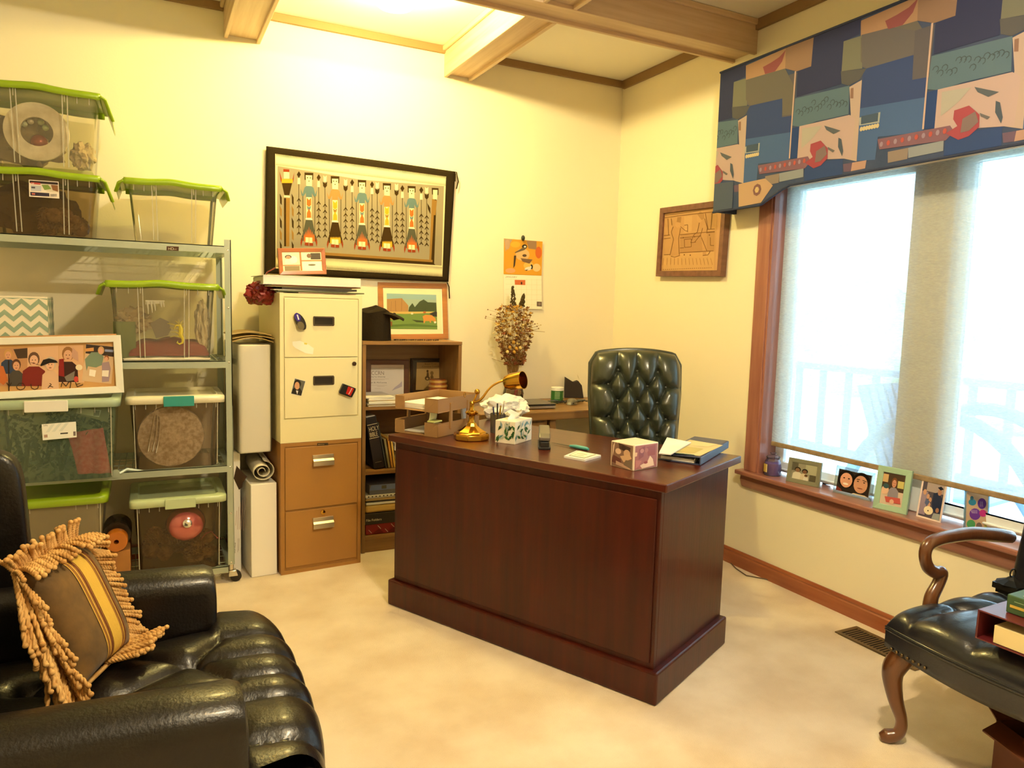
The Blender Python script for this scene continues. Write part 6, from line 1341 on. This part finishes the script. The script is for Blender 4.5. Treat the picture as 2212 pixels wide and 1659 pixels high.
e = thing('folded_papers', 'curved cream card folders lying on top of the plastic-wrapped white panel', 'folders', (.465, 3.97, 1.183))
m = MB()
for k, (z_, x) in enumerate(((.002, 0), (.018, .006), (.036, -.01))): m.grid(lambda u, v: Vector((x+(u-.5)*.2, (v-.5)*.3, z_+.022*math.sin(u*PI)*(1 if k == 0 else .7))), 16, 3)
m.build('cards', MANILA, e, solid=.004, weld=False)
e = thing('rolled_plastic', 'rolled white plastic sheeting lying on the narrow white box', 'roll', (.500, 3.93, .480))
rot = Matrix.Rotation(R(-90), 4, 'X'); m = MB()
sp = [(.012+.0075*a_/1.0, a_) for a_ in [k*.35 for k in range(40)]]
m.grid(lambda u, v: Vector((min(.012+.0032*u*14, .058)*math.cos(u*14)*1.05, -.17+.36*v, .058+min(.012+.0032*u*14, .058)*math.sin(u*14)*.95+.003*math.sin(v*20+u*9))), 70, 10); m.build('spiral_sheet', mat('creased_white_sheet', '#dcd4be', .45, bump=.6, bs=20), e, solid=.002, weld=False)
# red cellophane ball
c = on(567, 632, (0, 3.80, 0), (0, 1, 0))
e = crumple('red_foil_ball', 'crumpled dark red shiny foil bundle hanging at the left corner of the cream cabinet top', 'foil bundle', (c.x, 3.87, c.z-.063), (.072, .06, .062), mat('red_foil', '#7d1a14', .22, .3, coat=.6), 2.6, .35, seedv=20)
m = MB(); m.tube([(.01, 0, .11), (.03, -.01, .165), (.07, -.02, .19)], .003, 6); m.build('tie', mat('red_foil', '#7d1a14'), e)
# ================================================================ BLACK LEATHER ARMCHAIR (front left)
blk = mat('black_leather', '#0e0907', .36, bump=.25, bs=140, coat=.12, spec=.42)
t = thing('leather_armchair', 'black leather wing armchair with a tufted seat at the front left of the room', 'armchair', (-.2, 1.835, 0), R(90))
# local: x = toward the back wall side, -y = the way the chair faces
def arm(xo, xi, s):
    """rolled-top arm: section swept from back to front"""
    sec = []
    xc, rr = (xo+xi)/2, abs(xo-xi)/2
    for k in range(13):
        a_ = PI*k/12; sec.append((xc+math.cos(a_)*rr*1.0, .56+.062*math.sin(a_)**.8))
    sec = [(xo+(xi-xo)*0 if s > 0 else xo, .06)] + sec[::1] + [(xi, .06)] if False else [(xc+rr, .08)]+sec+[(xc-rr, .08)]
    m = MB(); n = len(sec); ys = [.42, .2, 0, -.2, -.33, -.352, -.358]
    rings = []
    for i, y in enumerate(ys):
        k = 1 if i < 5 else (.97 if i == 5 else .88); dz = .03*(y+.36)/.78
        rings.append([m.v((xc+(x-xc)*k, y, (z if z < .1 else (z-.3)*k+.3)+dz*(z > .3))) for x, z in sec])
    for A_, B_r in zip(rings, rings[1:]):
        for k in range(n-1): m.f([A_[k], A_[k+1], B_r[k+1], B_r[k]])
    m.f(rings[-1]); return m.build('armrest', blk, t, ang=50)
aN = arm(-.44, -.275, -1); aF = arm(.30, .44, 1)
m = MB()
for k in range(38): m.sph((-.290, -.359, .10+k*.0115), (.0042, .003, .0042), 6)
m.build('nailhead_trim', mat('nail_brass', '#6e5e44', .35, 1), aN)
# seat: T cushion
segs = []
bx = [-.30, -.10, .10, .30]; by = [.10, -.09, -.28]
btn = [(x, y) for y in (.10, -.28) for x in bx[1:3]] + [(x, -.09) for x in (-.2, 0, .2)]
btn = [(-.13, -.28), (.10, -.28), (-.02, -.10), (.22, -.10), (-.24, -.10), (-.13, .08), (.10, .08)]
for a_ in btn:
    for b_ in btn:
        if a_ < b_ and .12 < math.hypot(a_[0]-b_[0], a_[1]-b_[1]) < .26 and abs(a_[1]-b_[1]) > .05: segs.append((a_, b_))
for x in (-.13, .10): segs.append(((x, -.28), (x-.02, -.62)))
for x in (-.31, -.02, .22): segs.append(((x, -.36), (x-.02, -.62)))
segs += [((-.13, -.28), (-.02, -.38)), ((.10, -.28), (-.02, -.36)), ((.10, -.28), (.22, -.36)), ((-.13, -.28), (-.31, -.36)), ((.22, -.10), (.36, -.3)), ((-.24, -.10), (-.4, -.3))]
tf2 = tuft_fn(segs, btn, .022, .030, .03, .8)
def seat(u, v):
    y = .30 - v*.85; 
    fr = min(max((-.36-y)/.12, 0), 1); hw_ = .285 + .125*min(max((-.335-y)/.03, 0), 1) - .03*fr
    x = (2*u-1)*hw_
    top = .455 + tf2(x, y) - .02*abs(2*u-1)**6
    L0 = -.44
    if y < L0:                                # wraps over the front edge
        a_ = min((L0-y)/.11, 1)*PI*.72; zz_ = top - .085*(1-math.cos(a_)) ; yy = L0 - .075*math.sin(min(a_, PI))
        return Vector((x, yy - .0*x + .03*(1-abs(2*u-1)**3)*-math.sin(a_), zz_))
    return Vector((x, y, top))
m = MB(); m.grid(seat, 110, 110); m.build('seat_cushion', blk, t, ang=60, weld=False)
m = MB(); m.prism([(-.385, -.485, .07), (.385, -.485, .07), (.385, .3, .07), (-.385, .3, .07)][:0] or [(-.40, -.50, .10), (.40, -.50, .10), (.40, -.37, .10), (.26, -.37, .10), (.26, .30, .10), (-.26, .30, .10), (-.26, -.37, .10), (-.40, -.37, .10)], (0, 0, .32)); m.build('seat_rail', blk, t, smooth=False, bev=.02)
m = MB()
for x, y in btn: m.sph((x, y, .457+tf2(x, y)+.002), (.011, .011, .006), 8)
m.build('tufting_buttons', blk, t)
# back and wings
def cush(x0, x1, y0, y1, z0, z1, r=.05, lean=0):
    def f(u, v):
        a_, b_ = 2*PI*u, PI*(v-.5); q = .35
        sx = math.copysign(abs(math.cos(a_)*math.cos(b_))**q, math.cos(a_)*math.cos(b_)); sy = math.copysign(abs(math.sin(a_)*math.cos(b_))**q, math.sin(a_)*math.cos(b_)); sz = math.copysign(abs(math.sin(b_))**q, math.sin(b_))
        z = (z0+z1)/2+sz*(z1-z0)/2
        return Vector(((x0+x1)/2+sx*(x1-x0)/2, (y0+y1)/2+sy*(y1-y0)/2+lean*(z-z0), z))
    m = MB(); m.grid(f, 48, 30, cu=True); return m
cush(-.42, .42, .27, .42, .10, 1.10, lean=.10).build('backrest', blk, t, ang=60)
wgF = cush(.345, .435, .08, .40, .58, .99, lean=.05).build('wing', blk, t, ang=60); cush(-.435, -.345, .16, .40, .58, 1.03, lean=.05).build('wing', blk, t, ang=60)
dw = wood('dark_chair_leg', '#3a2010', '#2a150a', 2, .35, .4)
for x in (-.36, .36):
    for y in (-.42, .36):
        m = MB(); m.tube([(x, y, .0), (x, y, .11)], [.018, .03], 10); m.build('leg', dw, t)

# ---------------------------------------------------------------- fringed cushion
PW, PH_, PN = Vector((-.319, .93, .182)), Vector((0, 0, 0)), Vector((0, 0, 0))
rx_ = [Vector((.857, -.319, .406)), Vector((.365, .93, -.04)), Vector((-.364, .182, .913))]
PN, PW, PHh = rx_[0].normalized(), rx_[1].normalized(), rx_[2].normalized()
PC_ = Vector((-.168, 1.945, .637)); sW, sH = .135, .15
t = thing('fringed_cushion', 'brown velvet cushion with a gold stripe and thick twisted rope fringe in the black armchair', 'cushion', (PC_.x, PC_.y, PC_.z-sH*.9))
cr_ = rel(t)
velvet = mat('brown_velvet', '#4a3410', .85, col2='#6d4e1c', vs=14, sheen=.1, bump=.2, bs=60)
def pil(u, v, s=1):
    a_, b_ = 2*u-1, 2*v-1; e = max(0, (1-a_**4)*(1-b_**4))**.5; k = 1-.06*(1-abs(b_))*0
    x = a_*sW*(1-.09*(1-b_*b_)*abs(a_)**3*-1*-1); y = b_*sH*(1-.09*(1-a_*a_)*abs(b_)**3)
    return PC_ + PW*x + PHh*y + PN*s*(.055*e)
m = MB(); m.grid(lambda u, v: cr_ @ pil(u, v, 1), 40, 40); m.grid(lambda u, v: cr_ @ pil(u, v, -1), 30, 30); pc = m.build('velvet_cover', velvet, t, ang=80)
def stripe(u0, u1, c, off, nm):
    m = MB(); m.grid(lambda u, v: cr_ @ (pil(u0+(u1-u0)*u, .01+.98*v, 1)+PN*off), 6, 40); return m.build(nm, mat('stripe_'+c[1:], c, .75, bump=.3, bs=200), t, weld=False)
stripe(.40, .76, '#8a5a1e', .0012, 'stripe_band'); stripe(.43, .445, '#c89c3c', .002, 'stripe_line'); stripe(.50, .66, '#c9a23c', .0022, 'gold_stripe'); stripe(.47, .482, '#6a2c10', .002, 'stripe_line'); stripe(.70, .712, '#c89c3c', .002, 'stripe_line'); stripe(.735, .747, '#6a2c10', .002, 'stripe_line'); stripe(.90, .93, '#c09238', .0015, 'stripe_line')
stripe(.385, .397, '#c89c3c', .002, 'stripe_line')
rope = mat('gold_rope', '#d3a968', .7, col2='#b48446', vs=30, spec=.3)
rnd = random.Random(4); m = MB()
def cord(p0, d, L_, droop, r=.0036):
    pts = []; n = 34
    side = d.cross(PN).normalized()
    for k in range(n+1):
        f = k/n; p = p0 + d*L_*f + droop*(f*f)*L_; pts.append(p)
    for ph in (0, PI):
        q = []
        for k, p in enumerate(pts):
            tt = (pts[min(k+1, n)]-pts[max(k-1, 0)]).normalized(); a_ = tt.orthogonal().normalized(); b_ = tt.cross(a_); w = ph + k*.85
            q.append(cr_ @ (p + (a_*math.cos(w)+b_*math.sin(w))*r*.62))
        m.tube(q, r, 5)
    m.sph(cr_ @ pts[-1], r*1.7, 6)
down = Vector((0, 0, -1))
N = 46
def edge(fp, d, n, L_, droop):
    for k in range(n):
        f = (k+.5)/n; cord(fp(f), (d(f)+Vector((rnd.uniform(-.12, .12), rnd.uniform(-.12, .12), rnd.uniform(-.1, .1)))+PN*rnd.uniform(-.05, .18)).normalized(), L_*rnd.uniform(.85, 1.1), droop+PN*.15*rnd.random())
E1 = lambda f: PC_ + PHh*sH + PW*(2*f-1)*sW
edge(E1, lambda f: (PHh*.28+PN*.75-PW*.55*(1-f*.9)).normalized(), 34, .085, down*.55)          # top edge folds forward over the face
edge(E1, lambda f: (PHh*.7-PW*.5*(1-f)+PN*.2).normalized(), 30, .07, down*.3)
E2 = lambda f: PC_ - PW*sW + PHh*(1-2*f)*sH
edge(E2, lambda f: (-PW*.7+PN*.25-PHh*.5).normalized(), 52, .11, down*.6)                       # near side hangs
edge(E2, lambda f: (-PW*.5+PN*.6-PHh*.4).normalized(), 30, .08, down*.5)
E3 = lambda f: PC_ + PW*sW + PHh*(1-2*f)*sH
edge(E3, lambda f: (PW*.8+PN*.35-PHh*(.2+.3*f)).normalized(), 44, .062, down*.2)
E4 = lambda f: PC_ - PHh*sH*.95 + PW*(.1+.9*f)*sW
edge(E4, lambda f: (PN*.9-PHh*.15+PW*.35*f).normalized(), 34, .085, down*.0)
o = m.build('rope_fringe', rope, t, weld=False, ang=80); o['kind'] = 'stuff'
m = MB(); lp_ = [cr_ @ (PC_+PW*x*sW+PHh*y*sH) for x, y in [(-1+2*k/20, 1) for k in range(21)]+[(1, 1-2*k/20) for k in range(1, 21)]+[(1-2*k/20, -1) for k in range(1, 21)]+[(-1, -1+2*k/20) for k in range(1, 20)]]
m.tube(lp_, .006, 8, closed=True); m.build('edge_cord', rope, t)

# ================================================================ QUEEN ANNE ARMCHAIR (right)
nvy = mat('dark_navy_leather', '#171a22', .3, bump=.15, bs=140, coat=.35, spec=.55)
wal2 = wood('walnut_queen_anne', '#6a4024', '#4f2c15', 2, .28, .6, k=10)
t = thing('open_armchair', 'dark blue leather armchair with carved wooden arms and a bowed leg at the right edge', 'armchair', (2.42, 1.165, 0), R(-90))
# local: -y faces into the room, -x is the far side (toward the desk)
HX = .315
def qseat(u, v):
    a_, b_ = 2*u-1, 2*v-1
    x = a_*(HX+.015)*(1-.08*(b_+1)/2)+0; bow = -.035*(1-a_*a_) if b_ < 0 else 0
    return x, b_*.285+bow*(-b_)
btn = [(x, y) for y in (-.10, .06) for x in (-.2, -.0, .2)] + [(x, y) for y in (-.02, .16) for x in (-.1, .1)]
btn = [(-.21, -.08), (-.03, -.08), (.15, -.08), (-.12, .06), (.06, .06), (-.21, .2), (-.03, .2), (.24, .06)]
segs = [(a_, b_) for a_ in btn for b_ in btn if a_ < b_ and .1 < math.hypot(a_[0]-b_[0], a_[1]-b_[1]) < .2 and abs(a_[1]-b_[1]) > .05]
segs += [((-.21, -.08), (-.25, -.32)), ((-.03, -.08), (-.05, -.36)), ((.15, -.08), (.15, -.36)), ((-.21, -.08), (-.4, -.1)), ((-.12, .06), (-.4, .08)), ((-.21, .2), (-.4, .2))]
tf3 = tuft_fn(segs, btn, .026, .026, .028, .8)
def qtop(u, v):
    x, y = qseat(u, v); a_, b_ = 2*u-1, 2*v-1; e = max(0, (1-abs(a_)**10)*(1-abs(b_)**10))**.5
    return Vector((x, y, .385 + .055*e + (tf3(x, y))*e + .02*(1-a_*a_)*(1-b_*b_)))
m = MB(); m.grid(lambda u, v: qtop(.5-.5*math.cos(PI*u), .5-.5*math.cos(PI*v)), 90, 90); m.build('seat_cushion', nvy, t, ang=60, weld=False)
m = MB()
def rail(u, v):                                # scalloped leather apron round the seat
    P_ = u*4; k = int(P_) % 4; f = P_-int(P_); c = [(0, 0), (1, 0), (1, 1), (0, 1)]; A_, B_r = c[k], c[(k+1) % 4]
    uu, vv = A_[0]+(B_r[0]-A_[0])*f, A_[1]+(B_r[1]-A_[1])*f; x, y = qseat(uu, vv)
    depth = (.070 + .018*math.sin(PI*f)) if k == 0 else .075
    return Vector((x, y, .388 - v*depth - (.0)))
m.grid(rail, 120, 5, cu=False); m.build('seat_apron', nvy, t, ang=50, solid=.02, weld=True)
for dz in (-.004, -.012):
    m = MB(); m.tube([rail(k/120, 0)+Vector((0, 0, dz)) for k in range(120)], .0035, 6, closed=True); m.build('welt_cord', nvy, t)
m = MB()
for k in range(7): q = rail(.012+k*.008, 0); m.sph((q.x, q.y-.003, .322), (.0055, .004, .0055), 6)
m.build('nailheads', mat('nail_brass', '#6e5e44', .35, 1), t)
def cab(x, y, sx):                             # cabriole leg
    P_ = [(0, 0, .36), (0, 0, .31), (sx*.018, -.018, .26), (sx*.022, -.022, .22), (sx*.012, -.012, .15), (-sx*.004, .004, .08), (0, 0, .035), (sx*.022, -.024, .018), (sx*.036, -.04, .012)]
    m = MB(); m.tube(*spl([(x+a_, y+b_, z_) for a_, b_, z_ in P_], [.036, .038, .036, .031, .024, .018, .019, .024, .012]), 12); return m
for x, y, sx in ((-.28, -.25, -1), (.28, -.25, 1)): cab(x, y, sx).build('front_leg', wal2, t)
for x in (-.25, .25):
    m = MB(); m.tube([(x, .24, .36), (x, .27, .2), (x*1.05, .33, .0)], [.026, .022, .02], 8); m.build('rear_leg', wal2, t)
for s in (-1, 1):
    Aw = lambda px, py, yy=1.46: (rel(t) @ at(px, py, 1, yy))
    pts_ = [(2008, 1318), (2012, 1290), (2026, 1262), (2034, 1238), (2020, 1236), (2004, 1224), (1998, 1198), (2006, 1176), (2030, 1164), (2060, 1158), (2100, 1153), (2150, 1156), (2184, 1160)]
    rr_ = [.026, .024, .022, .022, .021, .021, .021, .022, .022, .022, .024, .025, .022]
    w_ = [Aw(*p) for p in pts_]
    q = [Vector((s*abs(p.x), p.y, p.z)) for p in w_]
    m = MB(); m.tube(*spl(q, rr_), 12, flat=.85); m.build('armrest', wal2, t)
def qback(u, v):
    a_, b_ = 2*PI*u, v
    z = .36 + .72*b_; w_ = .275 - .02*b_ - .0*b_; hx = w_*(1 - (max(0, b_-.72)/.28)**3*.55); th = .055*(1-max(0, b_-.9)/.1*.9)
    q_ = .5; cx_, sy_ = math.copysign(abs(math.cos(a_))**q_, math.cos(a_)), math.copysign(abs(math.sin(a_))**q_, math.sin(a_))
    return Vector((cx_*hx, .285 + sy_*th + .13*b_, z+.02*(1-cx_*cx_)*b_))
m = MB(); m.grid(qback, 48, 40, cu=True); m.build('backrest', nvy, t, ang=70)
# binder, book, lantern on the seat
SZ = .489
b0, b1, b2 = at(2106, 1378, 2, SZ), at(2225, 1425, 2, SZ), at(2200, 1350, 2, SZ)
ux = (b1-b0).normalized(); az = math.atan2(ux.y, ux.x)
zt2 = on(2108, 1296, b0, (-.3, -.95, 0)).z
t = thing('maroon_binder', 'thick maroon ring binder of papers lying on the navy leather seat', 'binder', (b0.x, b0.y, SZ), az)
mar = mat('maroon_vinyl', '#5a1c20', .35, coat=.3); hB = min(max(zt2-SZ, .05), .085)
m = MB(); m.b6(0, .29, 0, .26, 0, .004); m.b6(0, .29, 0, .26, hB-.004, hB); m.b6(0, .005, 0, .26, .004, hB-.004); m.build('cover', mar, t, smooth=False, bev=.0015)
m = MB(); m.b6(.045, .28, .006, .25, .006, hB-.03); m.build('pages', mat('cream_pages', '#e0cf9c', .8), t, smooth=False)
g0 = at(2172, 1322, 2, SZ+hB); 
t = thing('green_book', 'green hardback with an orange and white cover lying on the maroon binder', 'book', (g0.x, g0.y, SZ+hB+.0005), az)
gh = .052
m = MB(); m.b6(0, .2, 0, .15, 0, gh); m.build('cover', mat('green_book_cloth', '#3e5a3a', .45), t, smooth=False, bev=.003)
TT = rel(t).inverted(); a = Art((0, 0, 0), (0, 0, 1), fn=lambda x, y: TT @ Vector((x, y, gh+.0003))); a.n = Vector((0, 0, 1)); a.lay(1).rect(.03, .02, .19, .14, '#ece2c4'); a.lay(2).poly([(.06, .03), (.19, .05), (.19, .13), (.09, .12)], '#d8963c'); a.build('cover_print', t)
a = Art((0, 0, 0), (0, 0, 1), fn=lambda x, y: TT @ Vector((x, -.0003, y))); a.n = Vector(TT.to_3x3() @ Vector((0, -1, 0))); a.lay(1).rect(.01, .018, .2, .026, '#c9a84a').rect(.02, .036, .2, .038, '#9ab08a'); a.build('spine_print', t)
l0 = at(2165, 1292, 1, 1.40)
t = thing('metal_lantern', 'small black metal lantern with a ring handle standing behind the maroon binder', 'lantern', (l0.x+.02, 1.385, SZ-.012))
zz_ = lambda py: at(2168, py, 1, 1.385).z-(SZ-.012)
m = MB(); m.b6(-.042, .042, -.04, .04, 0, .02); m.b6(-.034, .034, -.032, .032, .02, zz_(1285)); m.b6(-.03, .03, -.03, .03, zz_(1285), zz_(1272)); m.lathe([(.04, zz_(1268)), (.05, zz_(1264)), (.02, zz_(1256)), (.008, zz_(1250)), (.001, zz_(1249))], (0, 0, 0), 8)
m.lathe([(.03, zz_(1274)), (.036, zz_(1268)), (.001, zz_(1268))], (0, 0, 0), 8); m.build('lantern_body', mat('black_iron', '#15130f', .45, .4), t, smooth=False)
m = MB(); rz_ = zz_(1250)+.012; m.tube([(.016*math.cos(k*PI/8), 0, rz_+.014*math.sin(k*PI/8)) for k in range(16)], .0025, 6, closed=True); m.build('ring_handle', mat('black_iron', '#15130f'), t)
# box with plastic below the chair
q = at(2165, 1645, 2, .10)
t = thing('wooden_crate', 'reddish brown open box with flaps on the carpet below the navy armchair', 'box', (q.x+.13, q.y-.12, 0), R(-20))
rb = mat('redbrown_board', '#5a2a0e', .55)
m = MB(); m.b6(-.14, .14, -.13, -.122, 0, .19); m.b6(-.14, .14, .122, .13, 0, .19); m.b6(-.14, -.132, -.122, .122, 0, .19); m.b6(.132, .14, -.122, .122, 0, .19); m.b6(-.13, .13, -.12, .12, 0, .006); m.build('box_sides', rb, t, smooth=False)
m = MB(); m.prism([(-.14, .13, .19), (.14, .13, .19), (.13, .22, .235), (-.13, .22, .235)], (0, 0, .005)); m.prism([(-.14, -.12, .19), (-.14, .12, .19), (-.2, .11, .17), (-.2, -.11, .17)], (0, 0, .005)); m.build('flap', rb, t, smooth=False)
crumple('clear_plastic_bag', 'crumpled translucent plastic bag in the brown box under the navy armchair', 'plastic bag', (q.x+.13, q.y-.11, .012), (.105, .09, .12), clear('bag_plastic', '#b0a698', .45, '#8a8078', .15), 3, .35, seedv=30)

# ================================================================ THINGS ON THE WINDOW SILL
SX = 2.905
def sz_(px, py): return at(px, py, 2, SILL)
# candle
cb = sz_(1668, 1026); t = thing('jar_candle', 'purple candle in a lidded glass jar at the left end of the window sill', 'candle', (cb.x+.0, cb.y, SILL+.0005))
r_ = .043; hh = on(1668, 976, cb, (1, 0, 0)).z-SILL
m = MB(); m.lathe([(.001, .0), (r_, .0), (r_+.001, hh*.35), (r_*.9, hh*.62), (r_*.75, hh*.7), (r_*.78, hh*.74)], (0, 0, 0), 30); m.build('glass_jar', clear('candle_glass', '#efe8f4', .1, '#c8bcd0', .05), t)
m = MB(); m.lathe([(.001, .004), (r_*.94, .004), (r_*.94, hh*.52), (.001, hh*.52)], (0, 0, 0), 30); m.build('wax', mat('purple_wax', '#6a3f8a', .4), t)
m = MB(); m.lathe([(r_*.8, hh*.74), (r_*.85, hh*.8), (r_*.5, hh*.86), (r_*.3, hh*.9), (r_*.4, hh*.97), (.001, hh)], (0, 0, 0), 30); m.build('glass_lid', clear('candle_glass', '#efe8f4'), t)
a = Art(cb, (-1, 0, 0), fn=lambda x, y: Vector((cb.x-math.cos(x)*(r_+.0015), cb.y+math.sin(x)*(r_+.0015), SILL+y))); a.n = Vector((0, 0, 0))
for k in range(8):
    f0, f1 = -.1+k*.14, -.1+(k+1)*.14; a.rect(f0, .018, f1, hh*.5, '#b99a4a' if k not in (0, 7) else '#e0cf9c'); 
a.build('label', t)
def pic_family(a, g, bgc, ppl):
    uv(a, g); a.lay(1).rect(0, 0, 1, 1, bgc); a.lay(2); ppl(a, g)
W1 = wood('grey_green_wood', '#77745c', '#5f5c46', 0, .6, 0)
def sframe(name, lb, bl, br, tl_, b, dep, m_, art, nrm=None, **k):
    P0, P1 = sz_(*bl), sz_(*br); d = P1-P0; d.z = 0; n = Vector((d.y, -d.x, 0)).normalized()
    if (CAM-P0).dot(n) < 0: n = -n
    n = (n + Vector((0, 0, .14))).normalized()
    return qframe(name, lb, P0, n, bl, br, tl_, b, dep, m_, art, **k)
def p1(a, g):
    uv(a, g); a.lay(1).rect(0, 0, 1, 1, '#8f8c7a').rect(.55, 0, 1, .6, '#a6a58c').rect(0, 0, .25, .5, '#5c5a4c').rect(.75, .6, 1, 1, '#55503f'); a.lay(2).person(.25, .25, .75, '#d4cfbc', '#8a6a50', '#2a241c', .4); a.lay(6).person(.55, .3, .7, '#cdbfa4', '#7a5a44', '#1e1a14', .35); a.lay(10).person(.62, .62, .38, '#d8d4c4', '#6a4c38', '#1e1a14', .2)
e = sframe('picture_frame', 'ribbed grey-green frame with a black and white family photo on the window sill', (1697, 1039), (1768, 1054), (1704, 987), .022, .014, mat('ribbed_grey_green', '#7b7a64', .6), p1)
m = MB(); A0 = Vector((0, 0, 0)); 
e = sframe('picture_frame', 'clear etched glass frame with a close photo of a smiling couple on the window sill', (1798, 1063), (1880, 1084), (1806, 1004), .015, .010, clear('etched_glass', '#dfe8ea', .25, '#b9b6a8', .25), lambda a, g: (uv(a, g), a.lay(1).rect(0, 0, 1, 1, '#2e2622'), a.lay(2).ell(.27, .4, .27, .42, '#1c1512').ell(.27, .45, .19, .34, '#d9a086', 18).ell(.73, .35, .25, .4, '#18120f', 18), a.lay(3).ell(.72, .5, .21, .4, '#c9967a', 18), a.lay(4).ell(.2, .36, .03, .03, '#2a1a14', 8).ell(.35, .36, .03, .03, '#2a1a14', 8).ell(.27, .62, .09, .05, '#f0e4dc', 10).line([(.58, .3), (.68, .28)], .03, '#1c1512').line([(.76, .28), (.88, .32)], .03, '#1c1512').ell(.63, .38, .03, .025, '#2a1a14', 8).ell(.82, .39, .03, .025, '#2a1a14', 8).ell(.72, .68, .09, .025, '#8a4a3c', 8).poly([(.55, .95), (.9, .95), (1, 1), (.5, 1)], '#d8c8ac'), a.lay(3).poly([(0, .8), (.15, .9), (.2, 1), (0, 1)], '#7a3428')))
e = sframe('picture_frame', 'sea-green painted frame with a photo of a child, middle of the window sill', (1884, 1096), (1957, 1113), (1902, 1005), .026, .016, mat('seafoam_paint', '#9dbda4', .6, bump=.1, bs=60), lambda a, g: (uv(a, g), a.lay(1).rect(0, 0, 1, 1, '#4a3a2e').rect(.0, .05, .25, .3, '#c9a878').rect(.7, .2, .98, .42, '#c4b870').rect(0, .55, 1, 1, '#cdb9a8'), a.lay(2).person(.55, .12, .75, '#8d8794', '#c99078', '#7a4c30', .5), a.lay(6).ell(.18, .55, .17, .14, '#d8b49c').ell(.2, .42, .14, .08, '#3a5558').poly([(.2, .75), (.9, .72), (.95, .9), (.3, .92)], '#c05a54').ell(.55, .88, .1, .08, '#dcb09a')))
e = sframe('picture_frame', 'pale pink edged photo of a graduate with a crowd on the window sill', (1978, 1115), (2031, 1130), (1993, 1032), .008, .006, mat('pale_pink_edge', '#e3cfcc', .5), lambda a, g: (uv(a, g), a.lay(1).rect(0, 0, 1, 1, '#57505e').rect(.2, 0, 1, .28, '#a89a9a').rect(0, .3, .3, .95, '#96869c'), a.lay(2).poly([(.55, .3), (.75, .25), (1, .4), (1, .85), (.65, .8), (.55, .6)], '#2c3450'), a.lay(3).ell(.83, .24, .09, .09, '#b08470').poly([(.7, .12), (.85, .07), (.98, .13), (.85, .18)], '#1c2438'), a.lay(3).ell(.15, .32, .08, .08, '#c49880').ell(.33, .42, .07, .07, '#c49880').ell(.45, .5, .07, .07, '#bb8d76').ell(.42, .64, .08, .07, '#c49880').ell(.45, .8, .22, .12, '#e4d8bc').ell(.85, .74, .08, .07, '#9c7460').poly([(.7, .84), (1, .82), (1, 1), (.65, 1)], '#9aa0a4').poly([(.25, .48), (.45, .55), (.35, .7), (.22, .62)], '#5c6890'), a.lay(4).ell(.44, .81, .03, .02, '#3a3028')))
e = sframe('picture_frame', 'clear block frame holding a card of purple, pink and green handprints, nearest the navy chair', (2084, 1143), (2136, 1147), (2088, 1060), .004, .016, clear('acrylic_block', '#d9ecf4', .2, '#a8c4d4', .08), lambda a, g: (uv(a, g), a.lay(1).rect(0, 0, 1, 1, '#c2a584'), a.lay(2).ell(.28, .28, .18, .09, '#2f7f9a').ell(.25, .17, .08, .06, '#2c5c70').ell(.72, .3, .2, .15, '#5a2f80').ell(.42, .6, .26, .16, '#6a3a96').ell(.78, .56, .17, .1, '#b8307c').ell(.25, .88, .2, .12, '#4e9a5c').ell(.62, .92, .14, .1, '#6f6058').rect(.86, .82, .97, 1, '#b8bf5c'), [a.lay(3).line([(.3+.05*k, .58), (.2+.07*k, .48)], .012, '#d8c8d8') for k in range(5)], [a.lay(3).line([(.64+.05*k, .24), (.66+.05*k, .38)], .01, '#c8b4d8') for k in range(3)]))
e = thing('black_clip', 'small dark rounded object standing on the sill between the first two picture frames', 'trinket', (*sz_(1779, 1046).xy, SILL+.0005))
m = MB(); m.lathe([(.001, 0), (.02, 0), (.022, .03), (.015, .055), (.001, .062)], (.02, 0, 0), 14); m.build('body', mat('dark_blue_black', '#171b26', .5), e)
# ================================================================ put every Empty at the base of its thing
bpy.context.view_layer.update()
def kids(o): return [c for c in o.children]
for o in [x for x in bpy.data.objects if x.type == 'EMPTY' and not x.parent]:
    ch = kids(o); allc = ch + [g for c in ch for g in kids(c)]
    allc = [c for c in allc if c.type == 'MESH' and len(c.data.vertices)]
    if not allc: continue
    lo = Vector((1e9,)*3); hi = Vector((-1e9,)*3)
    for c in allc:
        for v in c.data.vertices:
            for k in range(3): lo[k] = min(lo[k], v.co[k]); hi[k] = max(hi[k], v.co[k])
    d = Vector(((lo.x+hi.x)/2, (lo.y+hi.y)/2, lo.z))
    if d.length < .02: continue
    done = set()
    for c in allc:
        if c.data.name in done: continue
        done.add(c.data.name); c.data.transform(Matrix.Translation(-d))
    o.location = o.location + o.rotation_euler.to_matrix() @ d
for o in bpy.data.objects:
    if 'bh' in o: del o['bh']
